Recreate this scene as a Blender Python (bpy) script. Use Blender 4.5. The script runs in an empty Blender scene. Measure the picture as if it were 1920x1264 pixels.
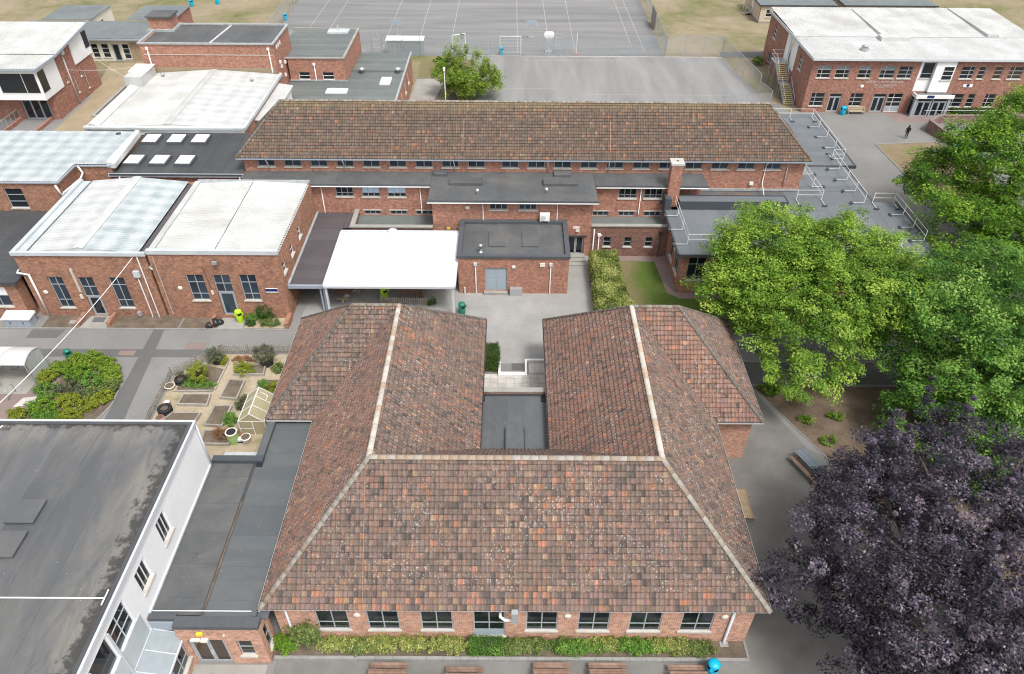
import bpy, bmesh, math, random
import numpy as np
from mathutils import Vector, Matrix
random.seed(7); RNG = np.random.default_rng(7)
S = bpy.context.scene; COL = S.collection
R_ = math.radians
# ---------------------------------------------------------------- camera
cam = bpy.data.cameras.new('camera'); camo = bpy.data.objects.new('camera', cam); COL.objects.link(camo)
def cam_matrix(pitch=0.6957, yaw=-0.0024, roll=0.0076, H=39.0):
    cp, sp = math.cos(pitch), math.sin(pitch)
    F = Vector((0, cp, -sp)); U = Vector((0, sp, cp)); R = Vector((1, 0, 0))
    M = Matrix.Rotation(yaw, 3, 'Z'); F, U, R = M @ F, M @ U, M @ R
    c, s = math.cos(roll), math.sin(roll); R, U = c*R + s*U, -s*R + c*U
    m = Matrix((R, U, -F)).transposed().to_4x4(); m.translation = Vector((0, 0, H)); return m
camo.matrix_world = cam_matrix()
cam.sensor_width = 36.0; cam.lens = 1372.4/1920*36; cam.clip_start = 0.5; cam.clip_end = 2000
S.camera = camo
# ---------------------------------------------------------------- light (bright overcast)
SUN_EL, SUN_AZ = R_(60), R_(146)            # azimuth from +Y clockwise
wd = bpy.data.worlds.new('World'); S.world = wd; wd.use_nodes = True
nt = wd.node_tree; nt.nodes.clear()
sky = nt.nodes.new('ShaderNodeTexSky'); sky.sky_type = 'NISHITA'; sky.sun_disc = False
sky.sun_elevation = SUN_EL; sky.sun_rotation = SUN_AZ; sky.dust_density = 4.0; sky.air_density = 1.0; sky.ozone_density = 1.0
hs = nt.nodes.new('ShaderNodeHueSaturation'); hs.inputs['Saturation'].default_value = 0.22
bg = nt.nodes.new('ShaderNodeBackground'); bg.inputs['Strength'].default_value = 0.15
wo = nt.nodes.new('ShaderNodeOutputWorld')
nt.links.new(sky.outputs[0], hs.inputs['Color']); nt.links.new(hs.outputs[0], bg.inputs[0]); nt.links.new(bg.outputs[0], wo.inputs[0])
sl = bpy.data.lights.new('sun', 'SUN'); sl.energy = 1.5; sl.angle = R_(13); sl.color = (1, .97, .92)
so = bpy.data.objects.new('sun', sl); COL.objects.link(so)
sd = Vector((math.sin(SUN_AZ)*math.cos(SUN_EL), math.cos(SUN_AZ)*math.cos(SUN_EL), math.sin(SUN_EL)))
so.rotation_euler = sd.to_track_quat('Z', 'Y').to_euler(); so.location = (0, 0, 80)
S.view_settings.view_transform = 'Standard'; S.view_settings.look = 'None'; S.view_settings.gamma = 1
S.view_settings.exposure = 0.66; S.view_settings.use_curve_mapping = False
S.render.engine = 'CYCLES'; S.cycles.filter_width = 1.15

# ---------------------------------------------------------------- materials
MATS = {}
def newmat(name):
    m = bpy.data.materials.new(name); m.use_nodes = True; MATS[name] = m
    t = m.node_tree; b = t.nodes['Principled BSDF']; return m, t, b
def nd(t, ty, **kw):
    n = t.nodes.new('ShaderNode'+ty)
    for k, v in kw.items():
        if k in n.inputs: n.inputs[k].default_value = v
        else: setattr(n, k, v)
    return n
def rgba(c): return (c[0], c[1], c[2], 1)
def mixc(t, fac, a, b, mode='MIX'):
    n = t.nodes.new('ShaderNodeMix'); n.data_type = 'RGBA'; n.blend_type = mode
    for sock, v in ((n.inputs[0], fac), (n.inputs[6], a), (n.inputs[7], b)):
        if hasattr(v, 'links') or isinstance(v, bpy.types.NodeSocket): t.links.new(v, sock)
        elif isinstance(v, (int, float)): sock.default_value = v
        else: sock.default_value = rgba(v)
    return n.outputs[2]
def math_(t, op, a, b=0.0, c=None):
    n = t.nodes.new('ShaderNodeMath'); n.operation = op
    for i, v in enumerate((a, b) if c is None else (a, b, c)):
        if isinstance(v, bpy.types.NodeSocket): t.links.new(v, n.inputs[i])
        else: n.inputs[i].default_value = v
    return n.outputs[0]
def ramp(t, fac, lo, hi):
    n = t.nodes.new('ShaderNodeMapRange'); n.inputs[1].default_value = lo; n.inputs[2].default_value = hi
    t.links.new(fac, n.inputs[0]); return n.outputs[0]
def noise(t, vec, scale, detail=5, rough=.6, dist=0.0):
    n = nd(t, 'TexNoise', Scale=scale, Detail=detail, Roughness=rough, Distortion=dist)
    t.links.new(vec, n.inputs['Vector']); return n.outputs['Fac']
def coords(t, sc=(1, 1, 1)):
    c = nd(t, 'TexCoord'); mp = nd(t, 'Mapping'); mp.inputs['Scale'].default_value = sc
    t.links.new(c.outputs['Object'], mp.inputs[0]); return mp.outputs[0]
def bump(t, b, h, st, dist=.02):
    n = nd(t, 'Bump', Strength=st, Distance=dist); t.links.new(h, n.inputs['Height']); t.links.new(n.outputs[0], b.inputs['Normal'])
def pm(name, col, rough=.8, col2=None, s1=.35, s2=6.0, var=.12, bmp=0.0, bsc=30.0, spec=.3, metal=0.0, stretch=(1, 1, 1), rnd=0.0, contrast=(.35, .65)):
    """two-scale mottled procedural surface"""
    m, t, b = newmat(name); v = coords(t, stretch)
    n1 = ramp(t, noise(t, v, s1, 4), *contrast); n2 = noise(t, v, s2, 6, .7)
    c2 = col2 or tuple(min(1, x*(1+var)) for x in col)
    base = mixc(t, n1, col, c2)
    k = ramp(t, n2, .2, .8); f = math_(t, 'MULTIPLY_ADD', k, 2*var, 1-var)
    if rnd:
        oi = nd(t, 'ObjectInfo'); f = math_(t, 'MULTIPLY', f, math_(t, 'MULTIPLY_ADD', oi.outputs['Random'], 2*rnd, 1-rnd))
    g = nd(t, 'CombineColor')
    for i in range(3): t.links.new(f, g.inputs[i])
    out = mixc(t, 1.0, base, g.outputs[0], 'MULTIPLY'); t.links.new(out, b.inputs['Base Color'])
    b.inputs['Roughness'].default_value = rough; b.inputs['Specular IOR Level'].default_value = spec; b.inputs['Metallic'].default_value = metal
    if bmp: bump(t, b, noise(t, v, bsc, 4, .7), bmp)
    return m
def brick(name, c1, c2, mortar, dirt=.35, msize=.012, tone=(.14, .09, .08)):
    m, t, b = newmat(name)
    c = nd(t, 'TexCoord'); sp = nd(t, 'SeparateXYZ'); t.links.new(c.outputs['Object'], sp.inputs[0])
    g = nd(t, 'NewGeometry'); sn = nd(t, 'SeparateXYZ'); t.links.new(g.outputs['Normal'], sn.inputs[0])
    isx = math_(t, 'GREATER_THAN', math_(t, 'ABSOLUTE', sn.outputs[0]), .5)
    mu = nd(t, 'Mix'); t.links.new(isx, mu.inputs[0]); t.links.new(sp.outputs[0], mu.inputs[2]); t.links.new(sp.outputs[1], mu.inputs[3])
    isz = math_(t, 'GREATER_THAN', math_(t, 'ABSOLUTE', sn.outputs[2]), .5)
    mz = nd(t, 'Mix'); t.links.new(isz, mz.inputs[0]); t.links.new(sp.outputs[2], mz.inputs[2]); t.links.new(sp.outputs[1], mz.inputs[3])
    cv = nd(t, 'CombineXYZ'); t.links.new(mu.outputs[0], cv.inputs[0]); t.links.new(mz.outputs[0], cv.inputs[1])
    bt = nd(t, 'TexBrick', Scale=1.0); bt.inputs['Mortar Size'].default_value = msize; bt.inputs['Mortar Smooth'].default_value = .3
    bt.inputs['Brick Width'].default_value = .225; bt.inputs['Row Height'].default_value = .075; bt.inputs['Bias'].default_value = 0.0
    bt.offset = .5
    t.links.new(cv.outputs[0], bt.inputs['Vector'])
    bt.inputs['Color1'].default_value = rgba(c1); bt.inputs['Color2'].default_value = rgba(c2); bt.inputs['Mortar'].default_value = rgba(mortar)
    n1 = noise(t, c.outputs['Object'], .8, 8, .75, .6); d = math_(t, 'MULTIPLY', ramp(t, n1, .46, .72), dirt)
    col = mixc(t, d, bt.outputs['Color'], tone)
    wn = nd(t, 'TexNoise', Scale=5.0, Detail=5.0); t.links.new(cv.outputs[0], wn.inputs['Vector'])
    pale = math_(t, 'MULTIPLY', ramp(t, wn.outputs['Fac'], .62, .8), .35)
    col = mixc(t, pale, col, (.42, .33, .28))
    mt = noise(t, c.outputs['Object'], 3.2, 8, .8); mk = math_(t, 'MULTIPLY_ADD', ramp(t, mt, .30, .70), .42, .80)
    bn = nd(t, 'TexWhiteNoise'); bn.noise_dimensions = '2D'; fl_ = nd(t, 'VectorMath'); fl_.operation = 'FLOOR'; sc_ = nd(t, 'VectorMath'); sc_.operation = 'DIVIDE'; sc_.inputs[1].default_value = (.225, .15, 1)
    t.links.new(cv.outputs[0], sc_.inputs[0]); t.links.new(sc_.outputs[0], fl_.inputs[0]); t.links.new(fl_.outputs[0], bn.inputs['Vector'])
    mk = math_(t, 'MULTIPLY', mk, math_(t, 'MULTIPLY_ADD', bn.outputs['Value'], .36, .82)); gg = nd(t, 'CombineColor'); [t.links.new(mk, gg.inputs[i_]) for i_ in range(3)]
    col = mixc(t, 1.0, col, gg.outputs[0], 'MULTIPLY')
    t.links.new(col, b.inputs['Base Color']); b.inputs['Roughness'].default_value = .9; b.inputs['Specular IOR Level'].default_value = .2
    bump(t, b, bt.outputs['Fac'], -.5, .01)
    return m
def felt(name, c, stain, streak=(1, 1, 1), amt=.5, dark=None, edge=None):
    m, t, b = newmat(name); v = coords(t, streak); v0 = coords(t)
    a = ramp(t, noise(t, v, .35, 7, .72, .6), .42, .64)
    sp = ramp(t, noise(t, v0, 2.2, 8, .75), .58, .8)
    f = math_(t, 'MULTIPLY', a, amt); col = mixc(t, f, c, stain)
    col = mixc(t, math_(t, 'MULTIPLY', sp, .3), col, tuple(min(1, x*1.5) for x in stain))
    if edge:   # silt band and moss that collect along the low edge of this roof
        sx = nd(t, 'SeparateXYZ'); t.links.new(v0, sx.inputs[0]); n9 = noise(t, v, .9, 7, .75, .8)
        e1 = math_(t, 'MAXIMUM', ramp(t, sx.outputs[0], edge[0]-3.2, edge[0]-1.2), ramp(t, sx.outputs[1], edge[1]-2.6, edge[1]-.8))
        col = mixc(t, math_(t, 'MULTIPLY', math_(t, 'MULTIPLY', e1, ramp(t, n9, .38, .62)), .7), col, (.215, .20, .175))
        e2 = math_(t, 'MAXIMUM', ramp(t, sx.outputs[0], edge[0]-1.9, edge[0]+.2), ramp(t, sx.outputs[1], edge[1]-1.2, edge[1]+.3))
        col = mixc(t, math_(t, 'MULTIPLY', ramp(t, math_(t, 'ADD', math_(t, 'MULTIPLY', e2, .45), noise(t, v0, 1.7, 8, .75)), .74, .84), .8), col, (.028, .027, .024))
    dk = ramp(t, noise(t, v, .8, 6, .7, .4), .62, .78)
    col = mixc(t, math_(t, 'MULTIPLY', dk, .55), col, dark or tuple(x*.45 for x in c))
    fl = nd(t, 'TexVoronoi', Scale=1.5); fl.inputs['Randomness'].default_value = 1; t.links.new(v0, fl.inputs['Vector'])
    fleck = math_(t, 'LESS_THAN', fl.outputs['Distance'], .035); col = mixc(t, math_(t, 'MULTIPLY', fleck, .7), col, (.5, .5, .48))
    oi = nd(t, 'ObjectInfo'); k = math_(t, 'MULTIPLY_ADD', oi.outputs['Random'], .16, .92)
    g = nd(t, 'CombineColor'); [t.links.new(k, g.inputs[i]) for i in range(3)]
    t.links.new(mixc(t, 1.0, col, g.outputs[0], 'MULTIPLY'), b.inputs['Base Color'])
    b.inputs['Roughness'].default_value = .62; b.inputs['Specular IOR Level'].default_value = .35
    bump(t, b, noise(t, v0, 45, 3, .7), .25, .01); return m
def tintmat(name, lichen=.5, rough=.9, streak=.6):
    """colour from the per-piece 'tint' attribute; streaks run down the slope ('tuv'), lichen and grime on top"""
    m, t, b = newmat(name); at = nd(t, 'Attribute'); at.attribute_name = 'tint'; v = coords(t)
    au = nd(t, 'Attribute'); au.attribute_name = 'tuv'
    def st(sx, sy):
        mp = nd(t, 'Mapping'); mp.inputs['Scale'].default_value = (sx, sy, 1); t.links.new(au.outputs['Vector'], mp.inputs[0]); return mp.outputs[0]
    n = noise(t, v, 16, 4, .7); s1 = noise(t, st(22, 2.6), 1.0, 4, .7); s2 = noise(t, st(5, .5), 1.0, 3, .6)
    f = math_(t, 'ADD', math_(t, 'MULTIPLY_ADD', n, .7, .3), math_(t, 'MULTIPLY_ADD', s1, 2.4*streak, -.85*streak)); f = math_(t, 'MULTIPLY', f, math_(t, 'MULTIPLY_ADD', s2, .7, .65))
    g = nd(t, 'CombineColor'); [t.links.new(f, g.inputs[i]) for i in range(3)]
    col = mixc(t, 1.0, at.outputs['Color'], g.outputs[0], 'MULTIPLY')
    big = ramp(t, noise(t, v, .35, 5, .65), .36, .60)
    l1 = ramp(t, noise(t, st(11, 1.5), 1.0, 5, .75), .60, .70); l3 = ramp(t, noise(t, v, 9, 5, .75), .60, .68)
    vo = nd(t, 'TexVoronoi', Scale=5.5); t.links.new(v, vo.inputs['Vector']); l2 = math_(t, 'LESS_THAN', math_(t, 'ADD', vo.outputs['Distance'], math_(t, 'MULTIPLY', n, .25)), .36)
    lm = math_(t, 'MAXIMUM', math_(t, 'MULTIPLY', l1, .75), math_(t, 'MULTIPLY', l2, .5)); lm = math_(t, 'MAXIMUM', lm, math_(t, 'MULTIPLY', l3, .5))
    lm = math_(t, 'MULTIPLY', lm, math_(t, 'MULTIPLY', big, lichen)); col = mixc(t, lm, col, (.56, .55, .525))
    grime = ramp(t, noise(t, v, 1.6, 6, .7), .52, .75); col = mixc(t, math_(t, 'MULTIPLY', grime, .35), col, (.075, .066, .06))
    t.links.new(col, b.inputs['Base Color']); b.inputs['Roughness'].default_value = rough; b.inputs['Specular IOR Level'].default_value = .2
    bump(t, b, n, .2, .01); return m
def leafmat(name, cols, trans=.25, rough=.55):
    m, t, b = newmat(name); at = nd(t, 'Attribute'); at.attribute_name = 'var'
    cr = nd(t, 'ValToRGB'); e = cr.color_ramp.elements
    e[0].color = rgba(cols[0]); e[1].color = rgba(cols[-1]); e[0].position = .05; e[1].position = .95
    for i, c in enumerate(cols[1:-1]): x = e.new((i+1)/(len(cols)-1)); x.color = rgba(c)
    t.links.new(at.outputs['Fac'], cr.inputs[0]); t.links.new(cr.outputs[0], b.inputs['Base Color'])
    b.inputs['Roughness'].default_value = rough; b.inputs['Specular IOR Level'].default_value = .35
    tr = nd(t, 'BsdfTranslucent'); t.links.new(cr.outputs[0], tr.inputs[0]); mx = nd(t, 'MixShader'); mx.inputs[0].default_value = trans
    o = t.nodes['Material Output']; t.links.new(b.outputs[0], mx.inputs[1]); t.links.new(tr.outputs[0], mx.inputs[2]); t.links.new(mx.outputs[0], o.inputs[0]); return m

brick('brick_front', (.52, .205, .115), (.34, .118, .068), (.55, .47, .39), .25, .014)
brick('brick_rear', (.44, .165, .098), (.255, .088, .056), (.40, .32, .26), .45, .011)
brick('brick_left', (.41, .168, .09), (.22, .088, .056), (.34, .265, .205), .6, .011)
brick('brick_old', (.26, .098, .07), (.155, .062, .05), (.27, .21, .18), .65)
brick('brick_far', (.39, .15, .098), (.235, .088, .062), (.34, .265, .22), .45, .011)
brick('brick_purple', (.20, .10, .09), (.15, .07, .07), (.27, .22, .20), .5)
felt('felt_big', (.092, .096, .102), (.17, .162, .148), (1, .3, 1), .6, None, (-18.75, 29.5))
felt('felt_link', (.088, .099, .108), (.14, .137, .13), (.6, 1, 1), .5)
felt('felt_mid', (.085, .089, .093), (.15, .145, .135), (1, 1, 1), .55)
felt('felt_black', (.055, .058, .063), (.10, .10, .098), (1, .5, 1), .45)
felt('felt_purple', (.085, .075, .083), (.12, .108, .112), (1, 1, 1), .4)
felt('felt_court', (.088, .093, .10), (.14, .145, .15), (1, .6, 1), .6)
felt('felt_green', (.125, .142, .138), (.18, .19, .178), (1, 1, 1), .5)
felt('felt_slate', (.135, .148, .162), (.18, .19, .198), (1, 1, 1), .3)
pm('felt_edge', (.075, .082, .09), .6, var=.15, s2=4)
pm('slate_edge', (.06, .068, .08), .55, var=.12)
pm('silver_roof', (.42, .46, .48), .5, (.52, .55, .56), s1=.5, s2=3, var=.06)
def gridroof(name, c1, c2, dirt):
    m, t, b = newmat(name); v = coords(t); c = nd(t, 'TexCoord'); sp = nd(t, 'SeparateXYZ'); t.links.new(c.outputs['Object'], sp.inputs[0])
    wx = math_(t, 'SINE', math_(t, 'MULTIPLY', sp.outputs[0], 3.6)); wy = math_(t, 'SINE', math_(t, 'MULTIPLY', sp.outputs[1], 4.4))
    s = math_(t, 'MULTIPLY_ADD', math_(t, 'ADD', wx, wy), .22, .5); n = noise(t, v, .7, 5, .7)
    f = ramp(t, math_(t, 'ADD', math_(t, 'MULTIPLY', s, .5), n), .45, 1.0)
    col = mixc(t, f, c1, c2); col = mixc(t, math_(t, 'MULTIPLY', ramp(t, noise(t, v, 1.3, 6, .7), .55, .8), .5), col, dirt)
    t.links.new(col, b.inputs['Base Color']); b.inputs['Roughness'].default_value = .4; return m
gridroof('roof_grp', (.27, .315, .33), (.47, .50, .505), (.32, .34, .335))
gridroof('roof_white_worn', (.37, .385, .385), (.52, .525, .515), (.32, .31, .29))
pm('roof_white', (.52, .525, .52), .5, (.42, .42, .405), s1=.3, s2=5, var=.07, rnd=.05)
pm('roof_cream', (.53, .535, .525), .55, (.40, .395, .375), s1=.25, s2=5, var=.1, rnd=.05)
pm('canopy_white', (.86, .86, .86), .6, (.82, .82, .82), var=.02)
pm('render_white', (.82, .83, .84), .7, (.77, .78, .78), s1=.4, s2=4, var=.05)
pm('paint_white', (.78, .78, .77), .5, var=.05)
pm('white_cream', (.66, .62, .54), .7, var=.07)
pm('grey_metal', (.30, .34, .39), .45, var=.06, spec=.4)
pm('light_metal', (.52, .55, .58), .4, var=.06, spec=.5)
pm('galv', (.45, .47, .48), .4, var=.1, metal=.5)
pm('dark_metal', (.05, .055, .06), .5, var=.1)
pm('frame_grey', (.34, .37, .40), .45, var=.05)
pm('frame_white', (.72, .73, .73), .45, var=.05)
pm('frame_dark', (.07, .08, .09), .45, var=.05)
pm('door_grey', (.31, .37, .42), .5, var=.05)
pm('sill', (.55, .52, .47), .8, (.45, .42, .37), s1=1.5, var=.1)
pm('pipe_grey', (.50, .50, .49), .5, var=.08)
pm('pipe_white', (.74, .73, .72), .5, var=.06)
pm('black_plastic', (.018, .018, .02), .35, var=.2, spec=.5)
pm('rubber', (.022, .022, .024), .7, var=.2)
pm('soil', (.105, .082, .062), .95, (.17, .135, .10), s1=1.2, s2=9, var=.3, bmp=.6, bsc=18)
pm('soil_dark', (.105, .076, .056), .95, (.175, .13, .095), s1=.8, s2=9, var=.35, bmp=.6, bsc=18)
pm('timber_grey', (.36, .33, .30), .85, (.27, .25, .22), s1=2, s2=14, var=.18, stretch=(1, 1, 1), rnd=.15)
pm('timber_brown', (.19, .115, .085), .8, (.27, .18, .135), s1=2, s2=14, var=.2, rnd=.18)
pm('timber_tan', (.30, .22, .14), .8, (.38, .29, .19), s1=2, s2=14, var=.2, rnd=.15)
pm('timber_pale', (.45, .38, .28), .8, (.36, .30, .22), s1=2, s2=14, var=.15, rnd=.12)
pm('concrete', (.27, .26, .24), .9, (.33, .32, .29), s1=.8, s2=8, var=.1, bmp=.15)
pm('kerb', (.30, .295, .28), .9, (.24, .235, .225), s1=1.2, s2=8, var=.12)
pm('slab_white', (.52, .505, .475), .85, (.43, .415, .385), s1=.8, s2=6, var=.08, rnd=.12)
pm('terrace_sand', (.34, .27, .175), .9, (.28, .225, .15), s1=.5, s2=6, var=.08)
pm('pink_paving', (.25, .185, .165), .9, (.21, .165, .15), s1=.6, s2=12, var=.12)
pm('bark', (.10, .08, .06), .9, (.16, .135, .10), s1=2, s2=12, var=.3, bmp=.6, bsc=12)
pm('bark_pale', (.30, .27, .21), .9, (.20, .18, .14), s1=2, s2=12, var=.25, bmp=.5, bsc=12)
pm('lime_plastic', (.42, .66, .02), .4, var=.04, spec=.5)
pm('cyan_plastic', (.0, .38, .58), .35, var=.05, spec=.5)
pm('blue_plastic', (.02, .26, .58), .4, var=.05, spec=.5)
pm('green_plastic', (.015, .17, .12), .35, var=.06, spec=.5)
pm('butt_green', (.22, .33, .12), .5, var=.08, spec=.4)
pm('terracotta', (.50, .19, .09), .8, var=.12)
pm('yellow_paint', (.62, .50, .10), .6, var=.12)
pm('yellow_box', (.75, .58, .05), .5, var=.05)
pm('sign_blue', (.02, .03, .13), .4, var=.03)
pm('skin', (.45, .27, .20), .6, var=.05)
pm('cloth_black', (.012, .012, .015), .9, var=.2)
pm('hair', (.03, .02, .015), .7, var=.2)
pm('table_blue', (.17, .205, .235), .5, (.22, .25, .275), s1=2, var=.1, rnd=.1)
pm('lead', (.28, .30, .31), .55, (.38, .40, .40), s1=2, var=.12)
pm('mortar_pale', (.42, .385, .33), .9, (.55, .52, .47), s1=1.2, s2=10, var=.2)
pm('copper_wire', (.42, .22, .13), .5, var=.1)
pm('asbestos', (.40, .40, .38), .8, (.30, .30, .28), s1=.6, var=.12)
pm('blind', (.42, .55, .66), .5, var=.04)
pm('blind_grey', (.20, .23, .24), .5, var=.05)
pm('blind_olive', (.14, .12, .07), .5, var=.08)
pm('prefab_wall', (.52, .43, .34), .8, var=.06)
pm('prefab_roof', (.13, .15, .155), .6, (.17, .19, .19), s1=.4, var=.08)
def glass(name, c, r=.06):
    m, t, b = newmat(name); oi = nd(t, 'ObjectInfo'); col = mixc(t, oi.outputs['Random'], c, tuple(x*1.9 for x in c))
    t.links.new(col, b.inputs['Base Color']); b.inputs['Roughness'].default_value = r; b.inputs['Specular IOR Level'].default_value = .6
    v = coords(t); bump(t, b, noise(t, v, 1.5, 2), .03, .02); return m
glass('glass', (.008, .011, .014)); glass('glass_blue', (.02, .03, .042)); glass('glass_brown', (.035, .025, .017))
def clear(name, c, alpha, rough=.15):
    m, t, b = newmat(name); b.inputs['Base Color'].default_value = rgba(c); b.inputs['Roughness'].default_value = rough
    tr = nd(t, 'BsdfTransparent'); tr.inputs[0].default_value = rgba(tuple(min(1, .6+.4*x) for x in c)); mx = nd(t, 'MixShader')
    v = coords(t); f = math_(t, 'MULTIPLY_ADD', noise(t, v, 2.0, 4), .3, alpha-.15); t.links.new(f, mx.inputs[0])
    o = t.nodes['Material Output']; t.links.new(tr.outputs[0], mx.inputs[1]); t.links.new(b.outputs[0], mx.inputs[2]); t.links.new(mx.outputs[0], o.inputs[0]); return m
clear('polycarb', (.37, .335, .21), 1.0, .35); clear('polycarb_clear', (.62, .66, .64), .45, .2); clear('glass_roof', (.42, .47, .50), .62, .1)
def meshmat(name, c, cell, wire, ax):
    """welded mesh: real gaps between wires, seen through"""
    m, t, b = newmat(name); b.inputs['Base Color'].default_value = rgba(c); b.inputs['Roughness'].default_value = .5
    cc = nd(t, 'TexCoord'); sp = nd(t, 'SeparateXYZ'); t.links.new(cc.outputs['Object'], sp.inputs[0])
    a = math_(t, 'LESS_THAN', math_(t, 'FRACT', math_(t, 'DIVIDE', sp.outputs[ax], cell)), wire); z = math_(t, 'LESS_THAN', math_(t, 'FRACT', math_(t, 'DIVIDE', sp.outputs[2], cell)), wire)
    tr = nd(t, 'BsdfTransparent'); mx = nd(t, 'MixShader'); t.links.new(math_(t, 'MAXIMUM', a, z), mx.inputs[0]); o = t.nodes['Material Output']
    t.links.new(tr.outputs[0], mx.inputs[1]); t.links.new(b.outputs[0], mx.inputs[2]); t.links.new(mx.outputs[0], o.inputs[0]); return m
meshmat('mesh_x', (.35, .38, .40), .06, .14, 0); meshmat('mesh_y', (.35, .38, .40), .06, .17, 1)
tintmat('tile', .95); tintmat('tile_hall', .3); tintmat('ridge_mat', .9, .9, .15)
def asphalt(name, c1, c2, patch, cr=0.0, s1=.12):
    m, t, b = newmat(name); v = coords(t)
    a = ramp(t, noise(t, v, s1, 6, .62, .3), .36, .64); col = mixc(t, a, c1, c2)
    n2 = ramp(t, noise(t, v, 1.1, 7, .72), .5, .78); col = mixc(t, math_(t, 'MULTIPLY', n2, .35), col, patch)
    n3 = noise(t, v, 38, 2, .8); f = math_(t, 'MULTIPLY_ADD', n3, .35, .82); g = nd(t, 'CombineColor'); [t.links.new(f, g.inputs[i]) for i in range(3)]
    col = mixc(t, 1.0, col, g.outputs[0], 'MULTIPLY')
    fl = nd(t, 'TexVoronoi', Scale=2.6); t.links.new(v, fl.inputs['Vector']); fk = math_(t, 'LESS_THAN', fl.outputs['Distance'], .03); col = mixc(t, math_(t, 'MULTIPLY', fk, .45), col, (.55, .53, .48))
    if cr:
        vc = nd(t, 'TexVoronoi', Scale=.22); vc.feature = 'DISTANCE_TO_EDGE'; wv = nd(t, 'TexNoise', Scale=.8, Detail=4.0); t.links.new(v, wv.inputs['Vector'])
        dv = nd(t, 'VectorMath'); dv.operation = 'MULTIPLY_ADD'; t.links.new(wv.outputs['Color'], dv.inputs[0]); dv.inputs[1].default_value = (1.2, 1.2, 0); t.links.new(v, dv.inputs[2]); t.links.new(dv.outputs[0], vc.inputs['Vector'])
        k = math_(t, 'LESS_THAN', vc.outputs['Distance'], .006); col = mixc(t, math_(t, 'MULTIPLY', k, cr), col, tuple(x*.4 for x in c1))
    t.links.new(col, b.inputs['Base Color']); b.inputs['Roughness'].default_value = .92; b.inputs['Specular IOR Level'].default_value = .2
    bump(t, b, n3, .3, .01); return m
asphalt('tarmac', (.195, .192, .188), (.24, .236, .23), (.158, .156, .152), .10)
asphalt('tarmac_path', (.15, .146, .137), (.205, .198, .185), (.26, .25, .23), .0, .25)
asphalt('tarmac_dark', (.12, .12, .12), (.14, .14, .14), (.105, .105, .105))
asphalt('road_right', (.185, .183, .176), (.225, .222, .212), (.155, .153, .148))
asphalt('yard_concrete', (.265, .261, .25), (.335, .33, .316), (.20, .197, .19), .12, .25)
def courtmat(name, c1, c2, patch, st):
    m, t, b = newmat(name); v = coords(t, st); v0 = coords(t)
    a = ramp(t, noise(t, v, .3, 6, .65, .5), .38, .66); col = mixc(t, a, c1, c2)
    d = ramp(t, noise(t, v0, .35, 7, .75), .6, .8); col = mixc(t, math_(t, 'MULTIPLY', d, .5), col, patch)
    n3 = noise(t, v0, 20, 3, .8); f = math_(t, 'MULTIPLY_ADD', n3, .3, .85); g = nd(t, 'CombineColor'); [t.links.new(f, g.inputs[i]) for i in range(3)]
    t.links.new(mixc(t, 1.0, col, g.outputs[0], 'MULTIPLY'), b.inputs['Base Color']); b.inputs['Roughness'].default_value = .92; return m
courtmat('court', (.155, .155, .155), (.225, .222, .218), (.125, .125, .125), (.12, 1, 1))
courtmat('court_low', (.19, .188, .184), (.26, .256, .25), (.15, .15, .147), (1, .16, 1))
def grassmat(name, dry, mid, green, bias=.5, s=.06, gx=None):
    m, t, b = newmat(name); v = coords(t)
    n = noise(t, v, s, 6, .68, .4); n2 = noise(t, v, .7, 7, .75); f = math_(t, 'ADD', math_(t, 'MULTIPLY', n, .75), math_(t, 'MULTIPLY', n2, .25))
    if gx:
        sx = nd(t, 'SeparateXYZ'); t.links.new(v, sx.inputs[0]); f = math_(t, 'ADD', f, math_(t, 'MULTIPLY_ADD', ramp(t, sx.outputs[0], gx[0], gx[1]), gx[2], -gx[2]*.6))
    cr = nd(t, 'ValToRGB'); e = cr.color_ramp.elements; e[0].position = bias-.13; e[1].position = bias+.13; e[0].color = rgba(dry); e[1].color = rgba(green); x = e.new(bias); x.color = rgba(mid)
    t.links.new(f, cr.inputs[0]); n3 = noise(t, v, 14, 4, .8); k = math_(t, 'MULTIPLY_ADD', n3, .8, .6); g = nd(t, 'CombineColor'); [t.links.new(k, g.inputs[i]) for i in range(3)]
    t.links.new(mixc(t, 1.0, cr.outputs[0], g.outputs[0], 'MULTIPLY'), b.inputs['Base Color']); b.inputs['Roughness'].default_value = .95; b.inputs['Specular IOR Level'].default_value = .1
    bump(t, b, n3, .7, .05); return m
grassmat('field', (.30, .25, .175), (.235, .20, .125), (.125, .14, .05), .515, .09)
grassmat('lawn', (.19, .16, .085), (.13, .14, .05), (.085, .13, .028), .48, .22, (10.6, 12.6, .30))
grassmat('dry_island', (.24, .19, .125), (.20, .155, .09), (.10, .14, .035), .58, .12)
grassmat('chippings', (.44, .375, .275), (.38, .315, .225), (.24, .22, .12), .52, .5)
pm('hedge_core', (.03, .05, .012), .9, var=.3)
leafmat('leaf_light', [(.07, .15, .014), (.15, .29, .026), (.27, .43, .05), (.46, .58, .10)], 0.42)
leafmat('leaf_dark', [(.036, .10, .008), (.105, .235, .016), (.215, .39, .032), (.40, .56, .07)], 0.44)
leafmat('leaf_mid', [(.036, .115, .015), (.10, .24, .03), (.195, .37, .056), (.36, .53, .12)], 0.42)
leafmat('leaf_far', [(.08, .14, .014), (.17, .28, .025), (.28, .41, .05), (.44, .52, .10)], 0.45)
leafmat('leaf_purple', [(.012, .008, .013), (.034, .027, .042), (.085, .075, .108), (.20, .14, .18)], 0.12, 0.34)
leafmat('leaf_hedge', [(.07, .11, .018), (.18, .23, .045), (.35, .38, .10), (.58, .56, .22)], .25)
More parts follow.
